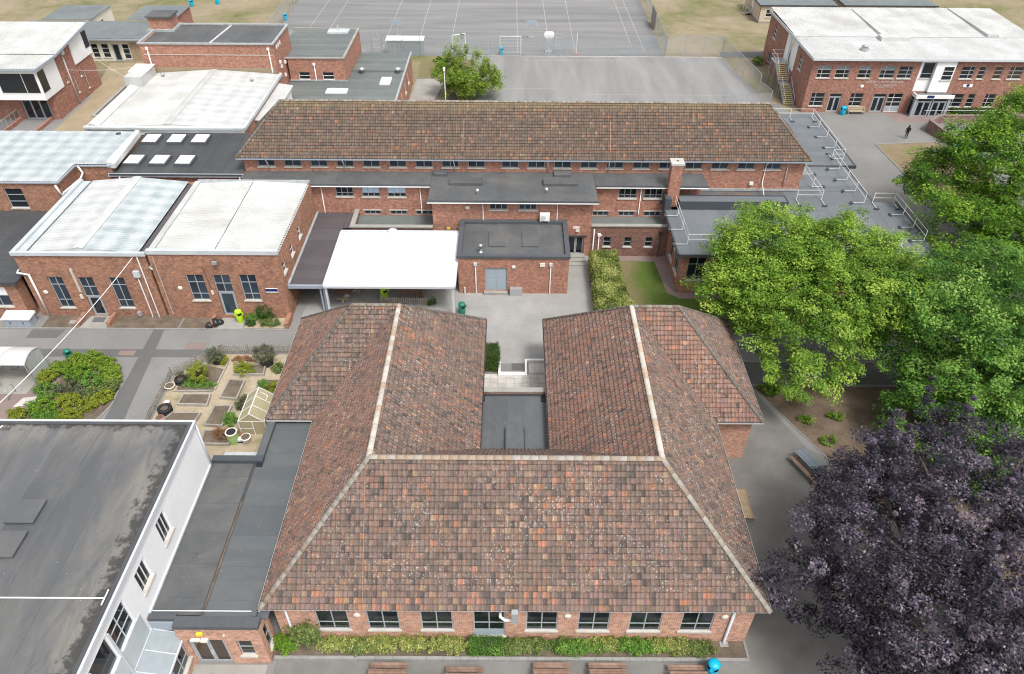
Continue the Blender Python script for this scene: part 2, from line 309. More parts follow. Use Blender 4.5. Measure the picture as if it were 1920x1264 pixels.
leafmat('leaf_box', [(.025, .06, .008), (.045, .10, .014), (.08, .15, .022)], .2)
leafmat('leaf_bed', [(.04, .075, .014), (.08, .14, .025), (.16, .22, .05), (.36, .36, .14)], .2)
leafmat('leaf_gold', [(.10, .14, .01), (.22, .27, .02), (.36, .38, .04)], .25)
leafmat('leaf_olive', [(.05, .065, .03), (.10, .115, .06), (.17, .18, .10)], .2)
leafmat('leaf_red', [(.12, .08, .03), (.26, .10, .04), (.35, .20, .08)], .2)
# ---------------------------------------------------------------- mesh helpers
class MB:
    def __init__(s): s.v = []; s.f = []; s.t = None
    def add(s, vs, fs):
        n = len(s.v); s.v += [tuple(p) for p in vs]; s.f += [tuple(n+i for i in f) for f in fs]; return s
    def box(s, x0, x1, y0, y1, z0, z1):
        return s.add([(x0,y0,z0),(x1,y0,z0),(x1,y1,z0),(x0,y1,z0),(x0,y0,z1),(x1,y0,z1),(x1,y1,z1),(x0,y1,z1)],
                     [(0,3,2,1),(4,5,6,7),(0,1,5,4),(1,2,6,5),(2,3,7,6),(3,0,4,7)])
    def prism(s, poly, z0, z1):
        n = len(poly)
        a = sum(poly[i][0]*poly[(i+1)%n][1]-poly[(i+1)%n][0]*poly[i][1] for i in range(n))
        if a < 0: poly = poly[::-1]
        zz = (lambda p, z: z(p) if callable(z) else z)
        s.add([(p[0], p[1], zz(p, z0)) for p in poly]+[(p[0], p[1], zz(p, z1)) for p in poly],
              [tuple(range(n))[::-1], tuple(range(n, 2*n))]+[(i, (i+1)%n, n+(i+1)%n, n+i) for i in range(n)]); return s
    def sheet(s, poly, z):
        n = len(poly); a = sum(poly[i][0]*poly[(i+1)%n][1]-poly[(i+1)%n][0]*poly[i][1] for i in range(n))
        if a < 0: poly = poly[::-1]
        return s.add([(p[0], p[1], z) for p in poly], [tuple(range(n))])
    def bar(s, p, q, w, h=None, up=(0, 0, 1)):
        p, q = Vector(p), Vector(q); d = (q-p).normalized(); h = h or w; u = Vector(up)
        if abs(d.dot(u)) > .98: u = Vector((0, 1, 0))
        a = d.cross(u).normalized()*w/2; b = a.cross(d).normalized()*h/2
        c = [-a-b, a-b, a+b, -a+b]
        return s.add([p+k for k in c]+[q+k for k in c], [(0,1,2,3),(7,6,5,4),(0,4,5,1),(1,5,6,2),(2,6,7,3),(3,7,4,0)])
    def tube(s, pts, r, n=8, cap=True):
        pts = [Vector(p) for p in pts]; rs = r if isinstance(r, (list, tuple)) else [r]*len(pts); b0 = len(s.v); prev = None
        for i, p in enumerate(pts):
            d = ((pts[min(i+1, len(pts)-1)]-pts[max(i-1, 0)])).normalized()
            if prev is None:
                u = Vector((0, 0, 1)) if abs(d.z) < .9 else Vector((1, 0, 0)); a = d.cross(u).normalized()
            else: a = (prev-d*prev.dot(d)).normalized()
            prev = a; b = d.cross(a)
            s.v += [tuple(p+(a*math.cos(2*math.pi*k/n)+b*math.sin(2*math.pi*k/n))*rs[i]) for k in range(n)]
        for i in range(len(pts)-1):
            for k in range(n): s.f.append((b0+i*n+k, b0+i*n+(k+1)%n, b0+(i+1)*n+(k+1)%n, b0+(i+1)*n+k))
        if cap: s.f.append(tuple(b0+k for k in range(n))[::-1]); s.f.append(tuple(b0+(len(pts)-1)*n+k for k in range(n)))
        return s
    def lathe(s, prof, c=(0, 0, 0), n=16):
        b0 = len(s.v)
        for r, z in prof: s.v += [(c[0]+r*math.cos(2*math.pi*k/n), c[1]+r*math.sin(2*math.pi*k/n), c[2]+z) for k in range(n)]
        for i in range(len(prof)-1):
            for k in range(n): s.f.append((b0+i*n+k, b0+i*n+(k+1)%n, b0+(i+1)*n+(k+1)%n, b0+(i+1)*n+k))
        s.f.append(tuple(b0+k for k in range(n))[::-1]); s.f.append(tuple(b0+(len(prof)-1)*n+k for k in range(n))); return s
    def mesh(s, name, smooth=False):
        me = bpy.data.meshes.new(name); me.from_pydata(s.v, [], s.f); me.update()
        if smooth:
            for p in me.polygons: p.use_smooth = True
        return me
def link(name, me, m=None, parent=None):
    o = bpy.data.objects.new(name, me); COL.objects.link(o)
    if m and me and not me.materials: me.materials.append(MATS[m])
    if parent:
        o.parent = parent
        if parent.type == 'EMPTY': o.location = -parent.location
    return o
def obj(name, mb, m, parent=None, smooth=False): return link(name, mb.mesh(name, smooth), m, parent)
def tag(o, label, cat, group=None):
    o['label'] = label; o['category'] = cat
    if group: o['group'] = group
    return o
def thing(name, label, cat, loc=(0, 0, 0), group=None, rz=0.0):
    o = bpy.data.objects.new(name, None); COL.objects.link(o); o.location = loc; o.rotation_euler.z = rz; o.empty_display_size = .2
    return tag(o, label, cat, group)
def lpart(name, mb, m, root, smooth=False):          # part in the thing's own coordinates
    o = link(name, mb.mesh(name, smooth), m); o.parent = root; return o
def copy_tree(o, loc, label, rz=None, group=None):
    def cp(a, par):
        b = a.copy(); COL.objects.link(b); b.parent = par
        for ch in a.children: cp(ch, b)
        return b
    c = cp(o, None); c.location = loc; c['label'] = label
    if rz is not None: c.rotation_euler.z = rz
    if group: c['group'] = group
    return c
def struct(name, mb, m, parent=None):
    o = obj(name, mb, m, parent)
    if not parent: o['kind'] = 'structure'
    return o
def bevel(o, w=.02, seg=2):
    b = o.modifiers.new('bevel', 'BEVEL'); b.width = w; b.segments = seg; b.limit_method = 'ANGLE'; return o
def B(*a): return MB().box(*a)
# faces: S looks to -y, N to +y, W to -x, E to +x.  local (a along wall, d depth inward, z)
def fbox(mb, face, pl, a0, a1, d0, d1, z0, z1):
    if face == 'S': return mb.box(a0, a1, pl+d0, pl+d1, z0, z1)
    if face == 'N': return mb.box(a0, a1, pl-d1, pl-d0, z0, z1)
    if face == 'W': return mb.box(pl+d0, pl+d1, a0, a1, z0, z1)
    return mb.box(pl-d1, pl-d0, a0, a1, z0, z1)
def fpt(face, pl, a, d, z): return {'S': (a, pl+d, z), 'N': (a, pl-d, z), 'W': (pl+d, a, z), 'E': (pl-d, a, z)}[face]
def wall(root, face, pl, a0, a1, z0, z1, m, ops=(), t=.3, name='wall'):
    mb = MB(); xs = sorted({a0, a1}|{o[0] for o in ops if a0 < o[0] < a1}|{o[1] for o in ops if a0 < o[1] < a1})
    for i in range(len(xs)-1):
        mid = (xs[i]+xs[i+1])/2; cuts = sorted([(max(z0, o[2]), min(z1, o[3])) for o in ops if o[0] < mid < o[1]]); z = z0
        for c in cuts:
            if c[0] > z+1e-4: fbox(mb, face, pl, xs[i], xs[i+1], 0, t, z, c[0])
            z = max(z, c[1])
        if z < z1-1e-4: fbox(mb, face, pl, xs[i], xs[i+1], 0, t, z, z1)
    return obj(name, mb, m, root)
def win(root, face, pl, a0, a1, z0, z1, cols=(.5, .5), rows=(.4, .6), fr='frame_grey', gl='glass', sill=True, blind=None, fw=.06, set_=.1, skip=()):
    mb = MB(); W, H = a1-a0, z1-z0; d0, d1 = set_, set_+.07
    fbox(mb, face, pl, a0, a1, d0, d1, z0, z0+fw); fbox(mb, face, pl, a0, a1, d0, d1, z1-fw, z1)
    fbox(mb, face, pl, a0, a0+fw, d0, d1, z0+fw, z1-fw); fbox(mb, face, pl, a1-fw, a1, d0, d1, z0+fw, z1-fw)
    cx = [a0]; [cx.append(cx[-1]+c*W) for c in cols]; rz = [z0]; [rz.append(rz[-1]+r*H) for r in rows]
    for x in cx[1:-1]: fbox(mb, face, pl, x-fw/2, x+fw/2, d0, d1-.004, z0+fw, z1-fw)
    ys = [z0]+rz[1:-1]+[z1]
    for z in rz[1:-1]:
        for i in range(len(cols)):
            fbox(mb, face, pl, cx[i]+(fw if i == 0 else fw/2), cx[i+1]-(fw if i == len(cols)-1 else fw/2), d0, d1-.008, z-fw/2, z+fw/2)
    w = obj('window', mb, fr, root)
    for i in range(len(cols)):
        for j in range(len(rows)):
            if (i, j) in skip: continue
            p0, p1 = cx[i]+(fw if i == 0 else fw/2), cx[i+1]-(fw if i == len(cols)-1 else fw/2)
            q0, q1 = rz[j]+(fw if j == 0 else fw/2), rz[j+1]-(fw if j == len(rows)-1 else fw/2)
            obj('pane', fbox(MB(), face, pl, p0, p1, d0+.025, d0+.045, q0, q1), (blind if blind and j >= blind_from(rows, blind) else gl) if blind else gl, w)
    if sill: obj('sill', fbox(MB(), face, pl, a0-.08, a1+.08, -.09, set_-.002, z0-.1, z0+.018), 'sill', w)
    return w
def blind_from(rows, b): return len(rows)-1
def door(root, face, pl, a0, a1, z0, z1, leaves=2, m='door_grey', glazed=True, gl='glass', fr='frame_grey', transom=0.0, set_=.1):
    mb = MB(); fw = .07; d0, d1 = set_, set_+.08
    fbox(mb, face, pl, a0, a0+fw, d0, d1, z0, z1); fbox(mb, face, pl, a1-fw, a1, d0, d1, z0, z1); fbox(mb, face, pl, a0+fw, a1-fw, d0, d1, z1-fw, z1)
    zt = z1-fw
    if transom: fbox(mb, face, pl, a0+fw, a1-fw, d0, d1, z1-transom-fw, z1-transom); zt = z1-transom-fw
    d = obj('door', mb, fr, root)
    if transom: obj('pane', fbox(MB(), face, pl, a0+fw, a1-fw, d0+.03, d0+.05, z1-transom, z1-fw), gl, d)
    lw = (a1-a0-2*fw)/leaves
    for i in range(leaves):
        l0, l1 = a0+fw+i*lw+.006, a0+fw+(i+1)*lw-.006; mb = MB(); st = .1 if glazed else 0
        if glazed:
            fbox(mb, face, pl, l0, l0+st, d0+.01, d0+.06, z0+.01, zt-.006); fbox(mb, face, pl, l1-st, l1, d0+.01, d0+.06, z0+.01, zt-.006)
            fbox(mb, face, pl, l0+st, l1-st, d0+.01, d0+.06, z0+.01, z0+.18); fbox(mb, face, pl, l0+st, l1-st, d0+.01, d0+.06, zt-st, zt-.006)
            obj('door_leaf', mb, m, d); obj('pane', fbox(MB(), face, pl, l0+st, l1-st, d0+.03, d0+.05, z0+.18, zt-st), gl, d)
        else:
            fbox(mb, face, pl, l0, l1, d0+.01, d0+.05, z0+.01, zt-.006); zz = [z0+.12, z0+(zt-z0)*.5, zt-.12]
            for k in (0, 1): fbox(mb, face, pl, l0+.1, l1-.1, d0-.004, d0+.01, zz[k]+.04, zz[k+1]-.04)
            obj('door_leaf', mb, m, d)
        hx = l1-.05 if i == 0 else l0+.05; obj('handle', fbox(MB(), face, pl, hx-.015, hx+.015, d0-.05, d0+.01, z0+.85, z0+1.2), 'light_metal', d)
    return d
def felt_roof(root, x0, x1, y0, y1, z, dirn='y', w=1.0, m='felt_mid', slope=0.0, name='felt_strip'):
    """bitumen felt laid in lapped strips; dirn is the way a strip runs"""
    a0, a1 = (x0, x1) if dirn == 'y' else (y0, y1); n = max(1, round((a1-a0)/w)); st = (a1-a0)/n
    for i in range(n):
        p0, p1 = a0+i*st, a0+(i+1)*st+(.08 if i < n-1 else 0); lift = .014*(i % 2)
        zz = (lambda p, z0=z+lift: z0+slope*(p[1]-y0)); zb = (lambda p, z0=z+lift: z0-.05+slope*(p[1]-y0))
        pl = [(p0, y0), (p1, y0), (p1, y1), (p0, y1)] if dirn == 'y' else [(x0, p0), (x1, p0), (x1, p1), (x0, p1)]
        obj(name, MB().prism(pl, zb, zz), m, root)
def rim(root, x0, x1, y0, y1, z0, z1, w, m, sides='SNWE', name='roof_edge'):
    mb = MB()
    if 'S' in sides: mb.box(x0, x1, y0, y0+w, z0, z1)
    if 'N' in sides: mb.box(x0, x1, y1-w, y1, z0, z1)
    a, b = y0+(w if 'S' in sides else 0), y1-(w if 'N' in sides else 0)
    if 'W' in sides: mb.box(x0, x0+w, a, b, z0, z1)
    if 'E' in sides: mb.box(x1-w, x1, a, b, z0, z1)
    return obj(name, mb, m, root)
def corr(root, x0, x1, y0, y1, zf, along='x', sheet=1.0, rib=.25, h=.035, m='roof_white', name='roof_sheet'):
    """profiled roofing sheets; ribs run along 'along'; zf(x,y) gives the height"""
    c0, c1 = (y0, y1) if along == 'x' else (x0, x1); n = max(1, round((c1-c0)/sheet)); st = (c1-c0)/n; l0, l1 = (x0, x1) if along == 'x' else (y0, y1)
    for i in range(n):
        a = c0+i*st; pr = []; k = max(1, round(st/rib)); s = st/k
        for j in range(k):
            b = a+j*s; pr += [(b, 0), (b+s*.55, 0), (b+s*.68, h), (b+s*.87, h)]
        pr.append((a+st, 0)); mb = MB(); lf = .006*(i % 2)
        P = (lambda l, c, dz: (l, c, zf(l, c)+dz+lf) if along == 'x' else (c, l, zf(c, l)+dz+lf))
        vs = [P(l0, c, d) for c, d in pr]+[P(l1, c, d) for c, d in pr]; m_ = len(pr)
        fs = [(j, j+1, m_+j+1, m_+j) if along == 'y' else (j, m_+j, m_+j+1, j+1) for j in range(m_-1)]
        mb.add(vs, fs); obj(name, mb, m, root)
def downpipe(root, face, pl, a, z0, z1, r=.045, m='pipe_grey', hopper=False):
    mb = MB().tube([fpt(face, pl, a, -.08, z1), fpt(face, pl, a, -.08, z0+.12), fpt(face, pl, a, -.18, z0)], r, 8)
    o = obj('downpipe', mb, m, root, True)
    if hopper: obj('hopper', fbox(MB(), face, pl, a-.14, a+.14, -.2, -.003, z1-.05, z1+.22), m, o)
    return o
def gutter(root, face, pl, a0, a1, z, m='pipe_grey', w=.13, h=.1, inner='felt_edge'):
    mb = MB(); fbox(mb, face, pl, a0, a1, -w, -w+.015, z-h, z); fbox(mb, face, pl, a0, a1, -.015, 0, z-h, z); fbox(mb, face, pl, a0, a1, -w+.015, -.015, z-h, z-h+.015)
    g = obj('gutter', mb, m, root); obj('gutter_dark_strip', fbox(MB(), face, pl, a0+.02, a1-.02, -w+.016, -.016, z-h+.016, z-h+.03), 'felt_black', g); return g  # second piece is a dark strip along the gutter bottom
def light_disc(root, face, pl, a, z, r=.16, m='white_cream'):
    mb = MB(); c = Vector(fpt(face, pl, a, 0, z)); n = Vector(fpt(face, pl, a, -1, z))-c
    mb.tube([c-n*0, c+n*.05, c+n*.09], [r, r, r*.6], 16); return obj('bulkhead_light', mb, m, root, True)
# ---------------------------------------------------------------- roof tiles
PROF = [(0, .040), (.17, .012), (.36, 0), (.58, .003), (.76, .026), (.90, .052), (1.0, .040)]
def palette(kind):
    P = {'front': ([(.185,.134,.112), (.212,.144,.117), (.155,.118,.102), (.23,.144,.109), (.33,.162,.105), (.31,.215,.145), (.108,.088,.08)], [.34, .27, .2, .12, .034, .014, .055]),
         'hall': ([(.15,.112,.088), (.168,.12,.093), (.128,.10,.083), (.185,.12,.088), (.29,.145,.092), (.25,.185,.125)], [.36, .28, .22, .10, .03, .01])}[kind]
    return np.array(P[0]), np.array(P[1])
def vnoise(x, y, seed=0):
    def hsh(i, j): return ((np.sin(i*127.1+j*311.7+seed*74.7)*43758.5453) % 1.0)
    xi, yi = math.floor(x), math.floor(y); fx, fy = x-xi, y-yi; fx = fx*fx*(3-2*fx); fy = fy*fy*(3-2*fy)
    return (hsh(xi, yi)*(1-fx)+hsh(xi+1, yi)*fx)*(1-fy)+(hsh(xi, yi+1)*(1-fx)+hsh(xi+1, yi+1)*fx)*fy
TILE_MESH = {}
def tile_slope(root, A, Bp, C, D, kind='front', m='tile', gauge=.32, width=.243, seed=1, solo_rows=0, orange=1.0, ridge_moss=0.0, pinkish=0.0, moss_end=0.0):
    """A-B eave, D-C top edge (D above A).  Lays overlapping single-roll tiles; the first solo_rows rows are separate objects"""
    A, Bp, C, D = map(Vector, (A, Bp, C, D)); ua = (Bp-A).normalized(); q = (D-A) if (D-A).length > .1 else (C-A)
    va = (q-ua*q.dot(ua)); va = va.normalized(); na = ua.cross(va).normalized()
    if na.z < 0: na = -na
    poly = [((p-A).dot(ua), (p-A).dot(va)) for p in (A, Bp, C, D)]; V = max(p[1] for p in poly)
    def span(v):
        v = min(max(v, 1e-4), V-1e-4); xs = []
        for i in range(4):
            (u0, v0), (u1, v1) = poly[i], poly[(i+1) % 4]
            if (v0-v)*(v1-v) < 0: xs.append(u0+(u1-u0)*(v-v0)/(v1-v0))
        return (min(xs), max(xs)) if xs else (0, 0)
    # under-roof
    flip = (Bp-A).cross(D-A if (D-A).length > .1 else C-A).z < 0
    rnd = random.Random(seed); cols, wts = palette(kind); vs = []; fs = []; tint = []; tuv = []; nrow = int(round(V/gauge)); g = V/nrow; K = len(PROF)
    us = min(p[0] for p in poly)
    def pick(u, v):
        k = vnoise(u/1.9, v/1.9, seed)+.5*vnoise(u/.8, v/.8, seed+5)
        w = wts.copy(); w[4] *= (.25+3.2*max(0, k-.68)*2)*orange; w[5] *= (.25+3.0*max(0, k-.65)*2)*orange; w[1] *= 1+.3*pinkish; w[3] *= (.6+k)*(1+pinkish); w[2] *= 1.6-k
        w = w/w.sum(); c = cols[rnd.choices(range(len(w)), w)[0]]*rnd.uniform(.85, 1.15)
        c = c*np.array([rnd.uniform(.94, 1.06), 1, rnd.uniform(.94, 1.06)])
        if pinkish: c = c*np.array([1.22, 1.12, 1.10])
        if ridge_moss:
            f = max(0, min(1, (v/V-.78)/.2+rnd.uniform(-.3, .3)))*ridge_moss*(.35+.65*vnoise(u/2.5, 3.3, seed+9)); c = c*(1-f)+np.array([.30, .235, .125])*f
        if moss_end:
            f = max(0, min(1, 1-math.hypot(u-poly[1][0], v)/moss_end+rnd.uniform(-.3, .2)))*.8; c = c*(1-f)+np.array([.10, .095, .03])*f
        return c
    for r in range(nrow):
        v0, v1 = r*g, (r+1)*g+.05; s0, s1 = span(r*g+g*.5), span(r*g+g*.5); off = 0
        n0 = int(math.floor((s0[0]-us)/width))-1; n1 = int(math.ceil((s0[1]-us)/width))+1
        a0, a1 = span(v0+.02), span(min(v1, V))
        for k in range(n0, n1):
            u0 = us+k*width+off
            if u0+width < min(a0[0], a1[0])+.02 or u0 > max(a0[1], a1[1])-.02: continue
            inside = u0 >= max(a0[0], a1[0])-.01 and u0+width <= min(a0[1], a1[1])+.01
            c = pick(u0, v0); jz = rnd.uniform(0, .012); ju = rnd.uniform(-.004, .004)
            if r < solo_rows and inside:
                key = (kind, m, rnd.randrange(24))
                if key not in TILE_MESH:
                    mb = MB()
                    for (vv, lift) in ((0, .05), (gauge+.05, .008), (.062, .046)): mb.v += [(p*width, vv, h+lift) for p, h in PROF]
                    mb.v += [(p*width, .002, h+.004) for p, h in PROF]
                    mb.f = [(2*K+i, 2*K+i+1, K+i+1, K+i) for i in range(K-1)]+[(i, i+1, 2*K+i+1, 2*K+i) for i in range(K-1)]+[(3*K+i, 3*K+i+1, i+1, i) for i in range(K-1)]
                    me = mb.mesh('roof_tile'); at = me.color_attributes.new('tint', 'FLOAT_COLOR', 'POINT')
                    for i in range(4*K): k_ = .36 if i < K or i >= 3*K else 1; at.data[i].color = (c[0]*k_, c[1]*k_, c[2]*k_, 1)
                    a2 = me.attributes.new('tuv', 'FLOAT_VECTOR', 'POINT'); o1, o2 = rnd.uniform(0, 90), rnd.uniform(0, 20)
                    for i in range(4*K): a2.data[i].vector = (mb.v[i][0]+o1, mb.v[i][1]+o2, 0)
                    me.materials.append(MATS[m]); TILE_MESH[key] = me
                o = bpy.data.objects.new('roof_tile', TILE_MESH[key]); COL.objects.link(o); o.parent = root
                P = A+ua*(u0+ju)+va*v0+na*jz; M = Matrix((ua, va, na)).transposed().to_4x4(); M.translation = P-root.location; o.matrix_local = M; continue
            b0 = len(vs)
            for (vv, lift) in ((v0, .05+jz), (v1, .008), (v0+.062, .046+jz)):
                lo, hi = span(min(vv, V)); lo -= .0; hi += .0
                for p, h in PROF:
                    u = min(max(u0+p*width+ju, lo), hi); P = A+ua*u+va*min(vv, V+.02)+na*(h+lift); vs.append(P[:]); tuv.append((u+seed*31.7, vv, 0))
            lo, hi = span(v0)
            for p, h in PROF:
                u = min(max(u0+p*width+ju, lo), hi); P = A+ua*u+va*(v0+.002)+na*(h+.002); vs.append(P[:]); tuv.append((u+seed*31.7, v0, 0))
            fs += [(b0+2*K+i, b0+2*K+i+1, b0+K+i+1, b0+K+i) for i in range(K-1)]+[(b0+i, b0+i+1, b0+2*K+i+1, b0+2*K+i) for i in range(K-1)]+[(b0+3*K+i, b0+3*K+i+1, b0+i+1, b0+i) for i in range(K-1)]
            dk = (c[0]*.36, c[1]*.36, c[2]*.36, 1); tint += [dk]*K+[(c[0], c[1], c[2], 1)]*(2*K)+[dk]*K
    return vs, fs, tint, tuv
def build_tiles(root, name, sets, m):
    vs, fs, tint, tuv = [], [], [], []
    for a, b, c, d in sets:
        n = len(vs); vs += a; fs += [tuple(i+n for i in f) for f in b]; tint += c; tuv += d
    me = bpy.data.meshes.new(name); me.from_pydata(vs, [], fs); at = me.color_attributes.new('tint', 'FLOAT_COLOR', 'POINT')
    at.data.foreach_set('color', np.array(tint, 'f').ravel()); a2 = me.attributes.new('tuv', 'FLOAT_VECTOR', 'POINT'); a2.data.foreach_set('vector', np.array(tuv, 'f').ravel()); o = link(name, me, m, root); o['kind'] = 'stuff'; return o
CAP = {}
def ridge_line(root, p, q, r=.15, L=.46, m='ridge_mat', pale=.75, seed=3, name='ridge_tile'):
    p, q = Vector(p), Vector(q); d = (q-p); n = max(1, int(round(d.length/L))); step = d.length/n; d.normalize(); rnd = random.Random(seed)
    side = d.cross(Vector((0, 0, 1))).normalized(); up = side.cross(d).normalized()
    for i in range(n):
        key = (round(r, 2), round(step, 3), m, pale, rnd.randrange(8))
        if key not in CAP:
            mb = MB(); N = 7; base = np.array([.335, .305, .265])*pale/.75*rnd.uniform(.85, 1.15)
            if rnd.random() < .3: base = base*np.array([.85, .72, .62])
            for (l, rr) in ((0, r*1.06), (step+.03, r*.96)):
                mb.v += [(rr*1.15*math.cos(math.pi*k/(N-1)), l, rr*.75*math.sin(math.pi*k/(N-1))) for k in range(N)]
            mb.f = [(k, k+1, N+k+1, N+k) for k in range(N-1)]+[tuple(range(N))[::-1]]
            me = mb.mesh('ridge_tile', True); at = me.color_attributes.new('tint', 'FLOAT_COLOR', 'POINT')
            for k in range(2*N): at.data[k].color = (*base, 1)
            me.materials.append(MATS[m]); CAP[key] = me
        o = bpy.data.objects.new(name, CAP[key]); COL.objects.link(o); o.parent = root
        M = Matrix((side, d, up)).transposed().to_4x4(); M.translation = p+d*(i*step)+up*(.035+rnd.uniform(-.006, .006))-root.location; o.matrix_local = M
# ---------------------------------------------------------------- foliage
def leaf_mesh(name, pos, nrm, size, var, aspect=.55, fold=.25):
    n = len(pos); nrm = nrm/np.linalg.norm(nrm, axis=1)[:, None]; a = np.cross(nrm, RNG.normal(size=(n, 3))); a /= np.linalg.norm(a, axis=1)[:, None]+1e-9; b = np.cross(nrm, a)
    s = (size*RNG.uniform(.6, 1.35, n))[:, None]
    v = np.stack([pos-a*s*.5, pos+b*s*aspect*.5+nrm*s*fold*.3, pos+a*s*.5-nrm*s*fold*.2, pos-b*s*aspect*.5+nrm*s*fold*.3], 1).reshape(-1, 3)
    me = bpy.data.meshes.new(name); me.vertices.add(4*n); me.loops.add(4*n); me.polygons.add(n)
    me.vertices.foreach_set('co', v.astype('f').ravel()); me.loops.foreach_set('vertex_index', np.arange(4*n, dtype='i'))
    me.polygons.foreach_set('loop_start', np.arange(0, 4*n, 4, dtype='i')); me.polygons.foreach_set('loop_total', np.full(n, 4, 'i'))
    me.update(); at = me.attributes.new('var', 'FLOAT', 'POINT'); at.data.foreach_set('value', np.repeat(var, 4).astype('f')); return me
def clump_leaves(cen, rad, out, per, size, flat=.6, upb=.7, vbase=None, vj=.22):
    """per leaves round each clump centre; out = outward direction of the clump"""
    n = len(cen); k = per; c = np.repeat(cen, k, 0); r = np.repeat(rad, k)[:, None]; o = np.repeat(out, k, 0)
    g = RNG.normal(size=(n*k, 3)); g /= np.linalg.norm(g, axis=1)[:, None]; g *= RNG.uniform(.15, 1, (n*k, 1))**.5
    g[:, 2] *= flat; pos = c+g*r
    nrm = o*.4+g*.3+np.array([0, 0, upb*1.6])+RNG.normal(size=(n*k, 3))*.42
    vb = np.repeat(vbase if vbase is not None else np.full(n, .45), k); var = np.clip(vb+RNG.normal(size=n*k)*vj+g[:, 2]*.1, 0, 1)
    return pos, nrm, np.full(n*k, size), var
def blob_clumps(blobs, count, crad=(.45, .9), shell=(.62, 1.05), zcut=-.6):
    """clump centres spread through the outer volume of overlapping ellipsoids"""
    cen, out = [], []; w = np.array([b[3]*b[4]+b[3]*b[5]+b[4]*b[5] for b in blobs]); w = w/w.sum()
    while len(cen) < count:
        b = blobs[RNG.choice(len(blobs), p=w)]; g = RNG.normal(size=3); g /= np.linalg.norm(g)
        if g[2] < zcut: continue
        lump = 1+.16*math.sin(g[0]*5+b[0])*math.sin(g[1]*5+b[1]*2)+.10*math.sin(g[2]*7+g[0]*4+b[2])
        rr = RNG.uniform(*shell)*lump; p = np.array(b[:3])+g*rr*np.array(b[3:6])
        deep = False
        for q in blobs:
            if q is b: continue
            e = (p-np.array(q[:3]))/np.array(q[3:6])
            if e@e < .45: deep = True; break
        if deep and RNG.random() < .8: continue
        cen.append(p); out.append(g/np.array(b[3:6])*min(b[3:6]))
    cen, out = np.array(cen), np.array(out); out /= np.linalg.norm(out, axis=1)[:, None]
    return cen, RNG.uniform(crad[0], crad[1], count), out
def tree(name, label, base, blobs, leaf, nclump, per, size, bark='bark', trunk_r=.35, trunk_top=None, limbs=14, crad=(.45, .9), group=None, flat=.6, cat='tree', upb=.7, spires=0, shell=(.62, 1.05), twigs=0, vr=(.2, .55)):
    t = thing(name, label, cat, base, group); b = Vector(base)
    cen, rad, out = blob_clumps(blobs, nclump, crad, shell)
    if spires:
        idx = np.argsort(-cen[:, 2]+RNG.normal(size=len(cen))*1.5)[:spires]; extra = []
        for i in idx:
            for k in range(1, 4): extra.append((cen[i]+out[i]*.3*k+np.array([0, 0, .42*k]), rad[i]*(.75-.17*k), out[i]))
        cen = np.vstack([cen, [e[0] for e in extra]]); rad = np.concatenate([rad, [e[1] for e in extra]]); out = np.vstack([out, [e[2] for e in extra]])
    zl, zh = cen[:, 2].min(), cen[:, 2].max(); vb = vr[0]+vr[1]*RNG.random(len(cen))
    pos, nrm, sz, var = clump_leaves(cen, rad, out, per, size, flat, upb, vb)
    pos = pos-np.array(base); me = leaf_mesh('crown', pos, nrm, sz, var); lk = link('crown', me, leaf); lk.parent = t
    top = Vector(trunk_top) if trunk_top else Vector((np.mean(cen[:, 0]), np.mean(cen[:, 1]), np.mean(cen[:, 2])))
    mid = b.lerp(top, .5)+Vector((.25, -.15, 0)); mb = MB().tube([b-b, (mid-b)*.5, mid-b, (top-b)], [trunk_r*1.25, trunk_r, trunk_r*.85, trunk_r*.5], 10)
    for i in range(limbs):
        c = Vector(cen[RNG.integers(len(cen))]); s = b.lerp(top, RNG.uniform(.45, .98)); m2 = s.lerp(c, .5)+Vector((0, 0, .12*(c-s).length))+Vector(RNG.normal(size=3))*.25
        mb.tube([s-b, m2-b, c.lerp(m2, .12)-b], [trunk_r*.36, trunk_r*.2, trunk_r*.05], 6)
        for _ in range(twigs):
            c2 = Vector(cen[RNG.integers(len(cen))])
            if (c2-m2).length < 4.5: mb.tube([m2-b, m2.lerp(c2, .55)+Vector((0, 0, .2))-b, c2-b], [trunk_r*.14, trunk_r*.08, .012], 5)
    lpart('trunk', mb, bark, t, True); return t
def shrub(name, label, x, y, rx, ry, h, leaf, n=60, per=26, size=.1, z=0.0, group=None, cat='shrub', shell=(.55, 1.05), crad=(.12, .22), stem=True):
    t = thing(name, label, cat, (x, y, z), group)
    cen, rad, out = blob_clumps([(0, 0, h*.52, rx, ry, h*.5)], n, crad, shell, -.8); vb = .3+.35*RNG.random(n)
    pos, nrm, sz, var = clump_leaves(cen, rad, out, per, size, .8, .6, vb); pos[:, 2] = np.maximum(pos[:, 2], .02)
    me = leaf_mesh('foliage', pos, nrm, sz, var); o = link('foliage', me, leaf); o.parent = t
    if stem:
        mb = MB()
        for k in range(6): c = cen[RNG.integers(n)]; mb.tube([(c[0]*.1, c[1]*.1, 0), (c[0]*.4, c[1]*.4, c[2]*.6), tuple(c*.9)], [.03, .02, .006], 5)
        lpart('stem', mb, 'bark', t)
    return t
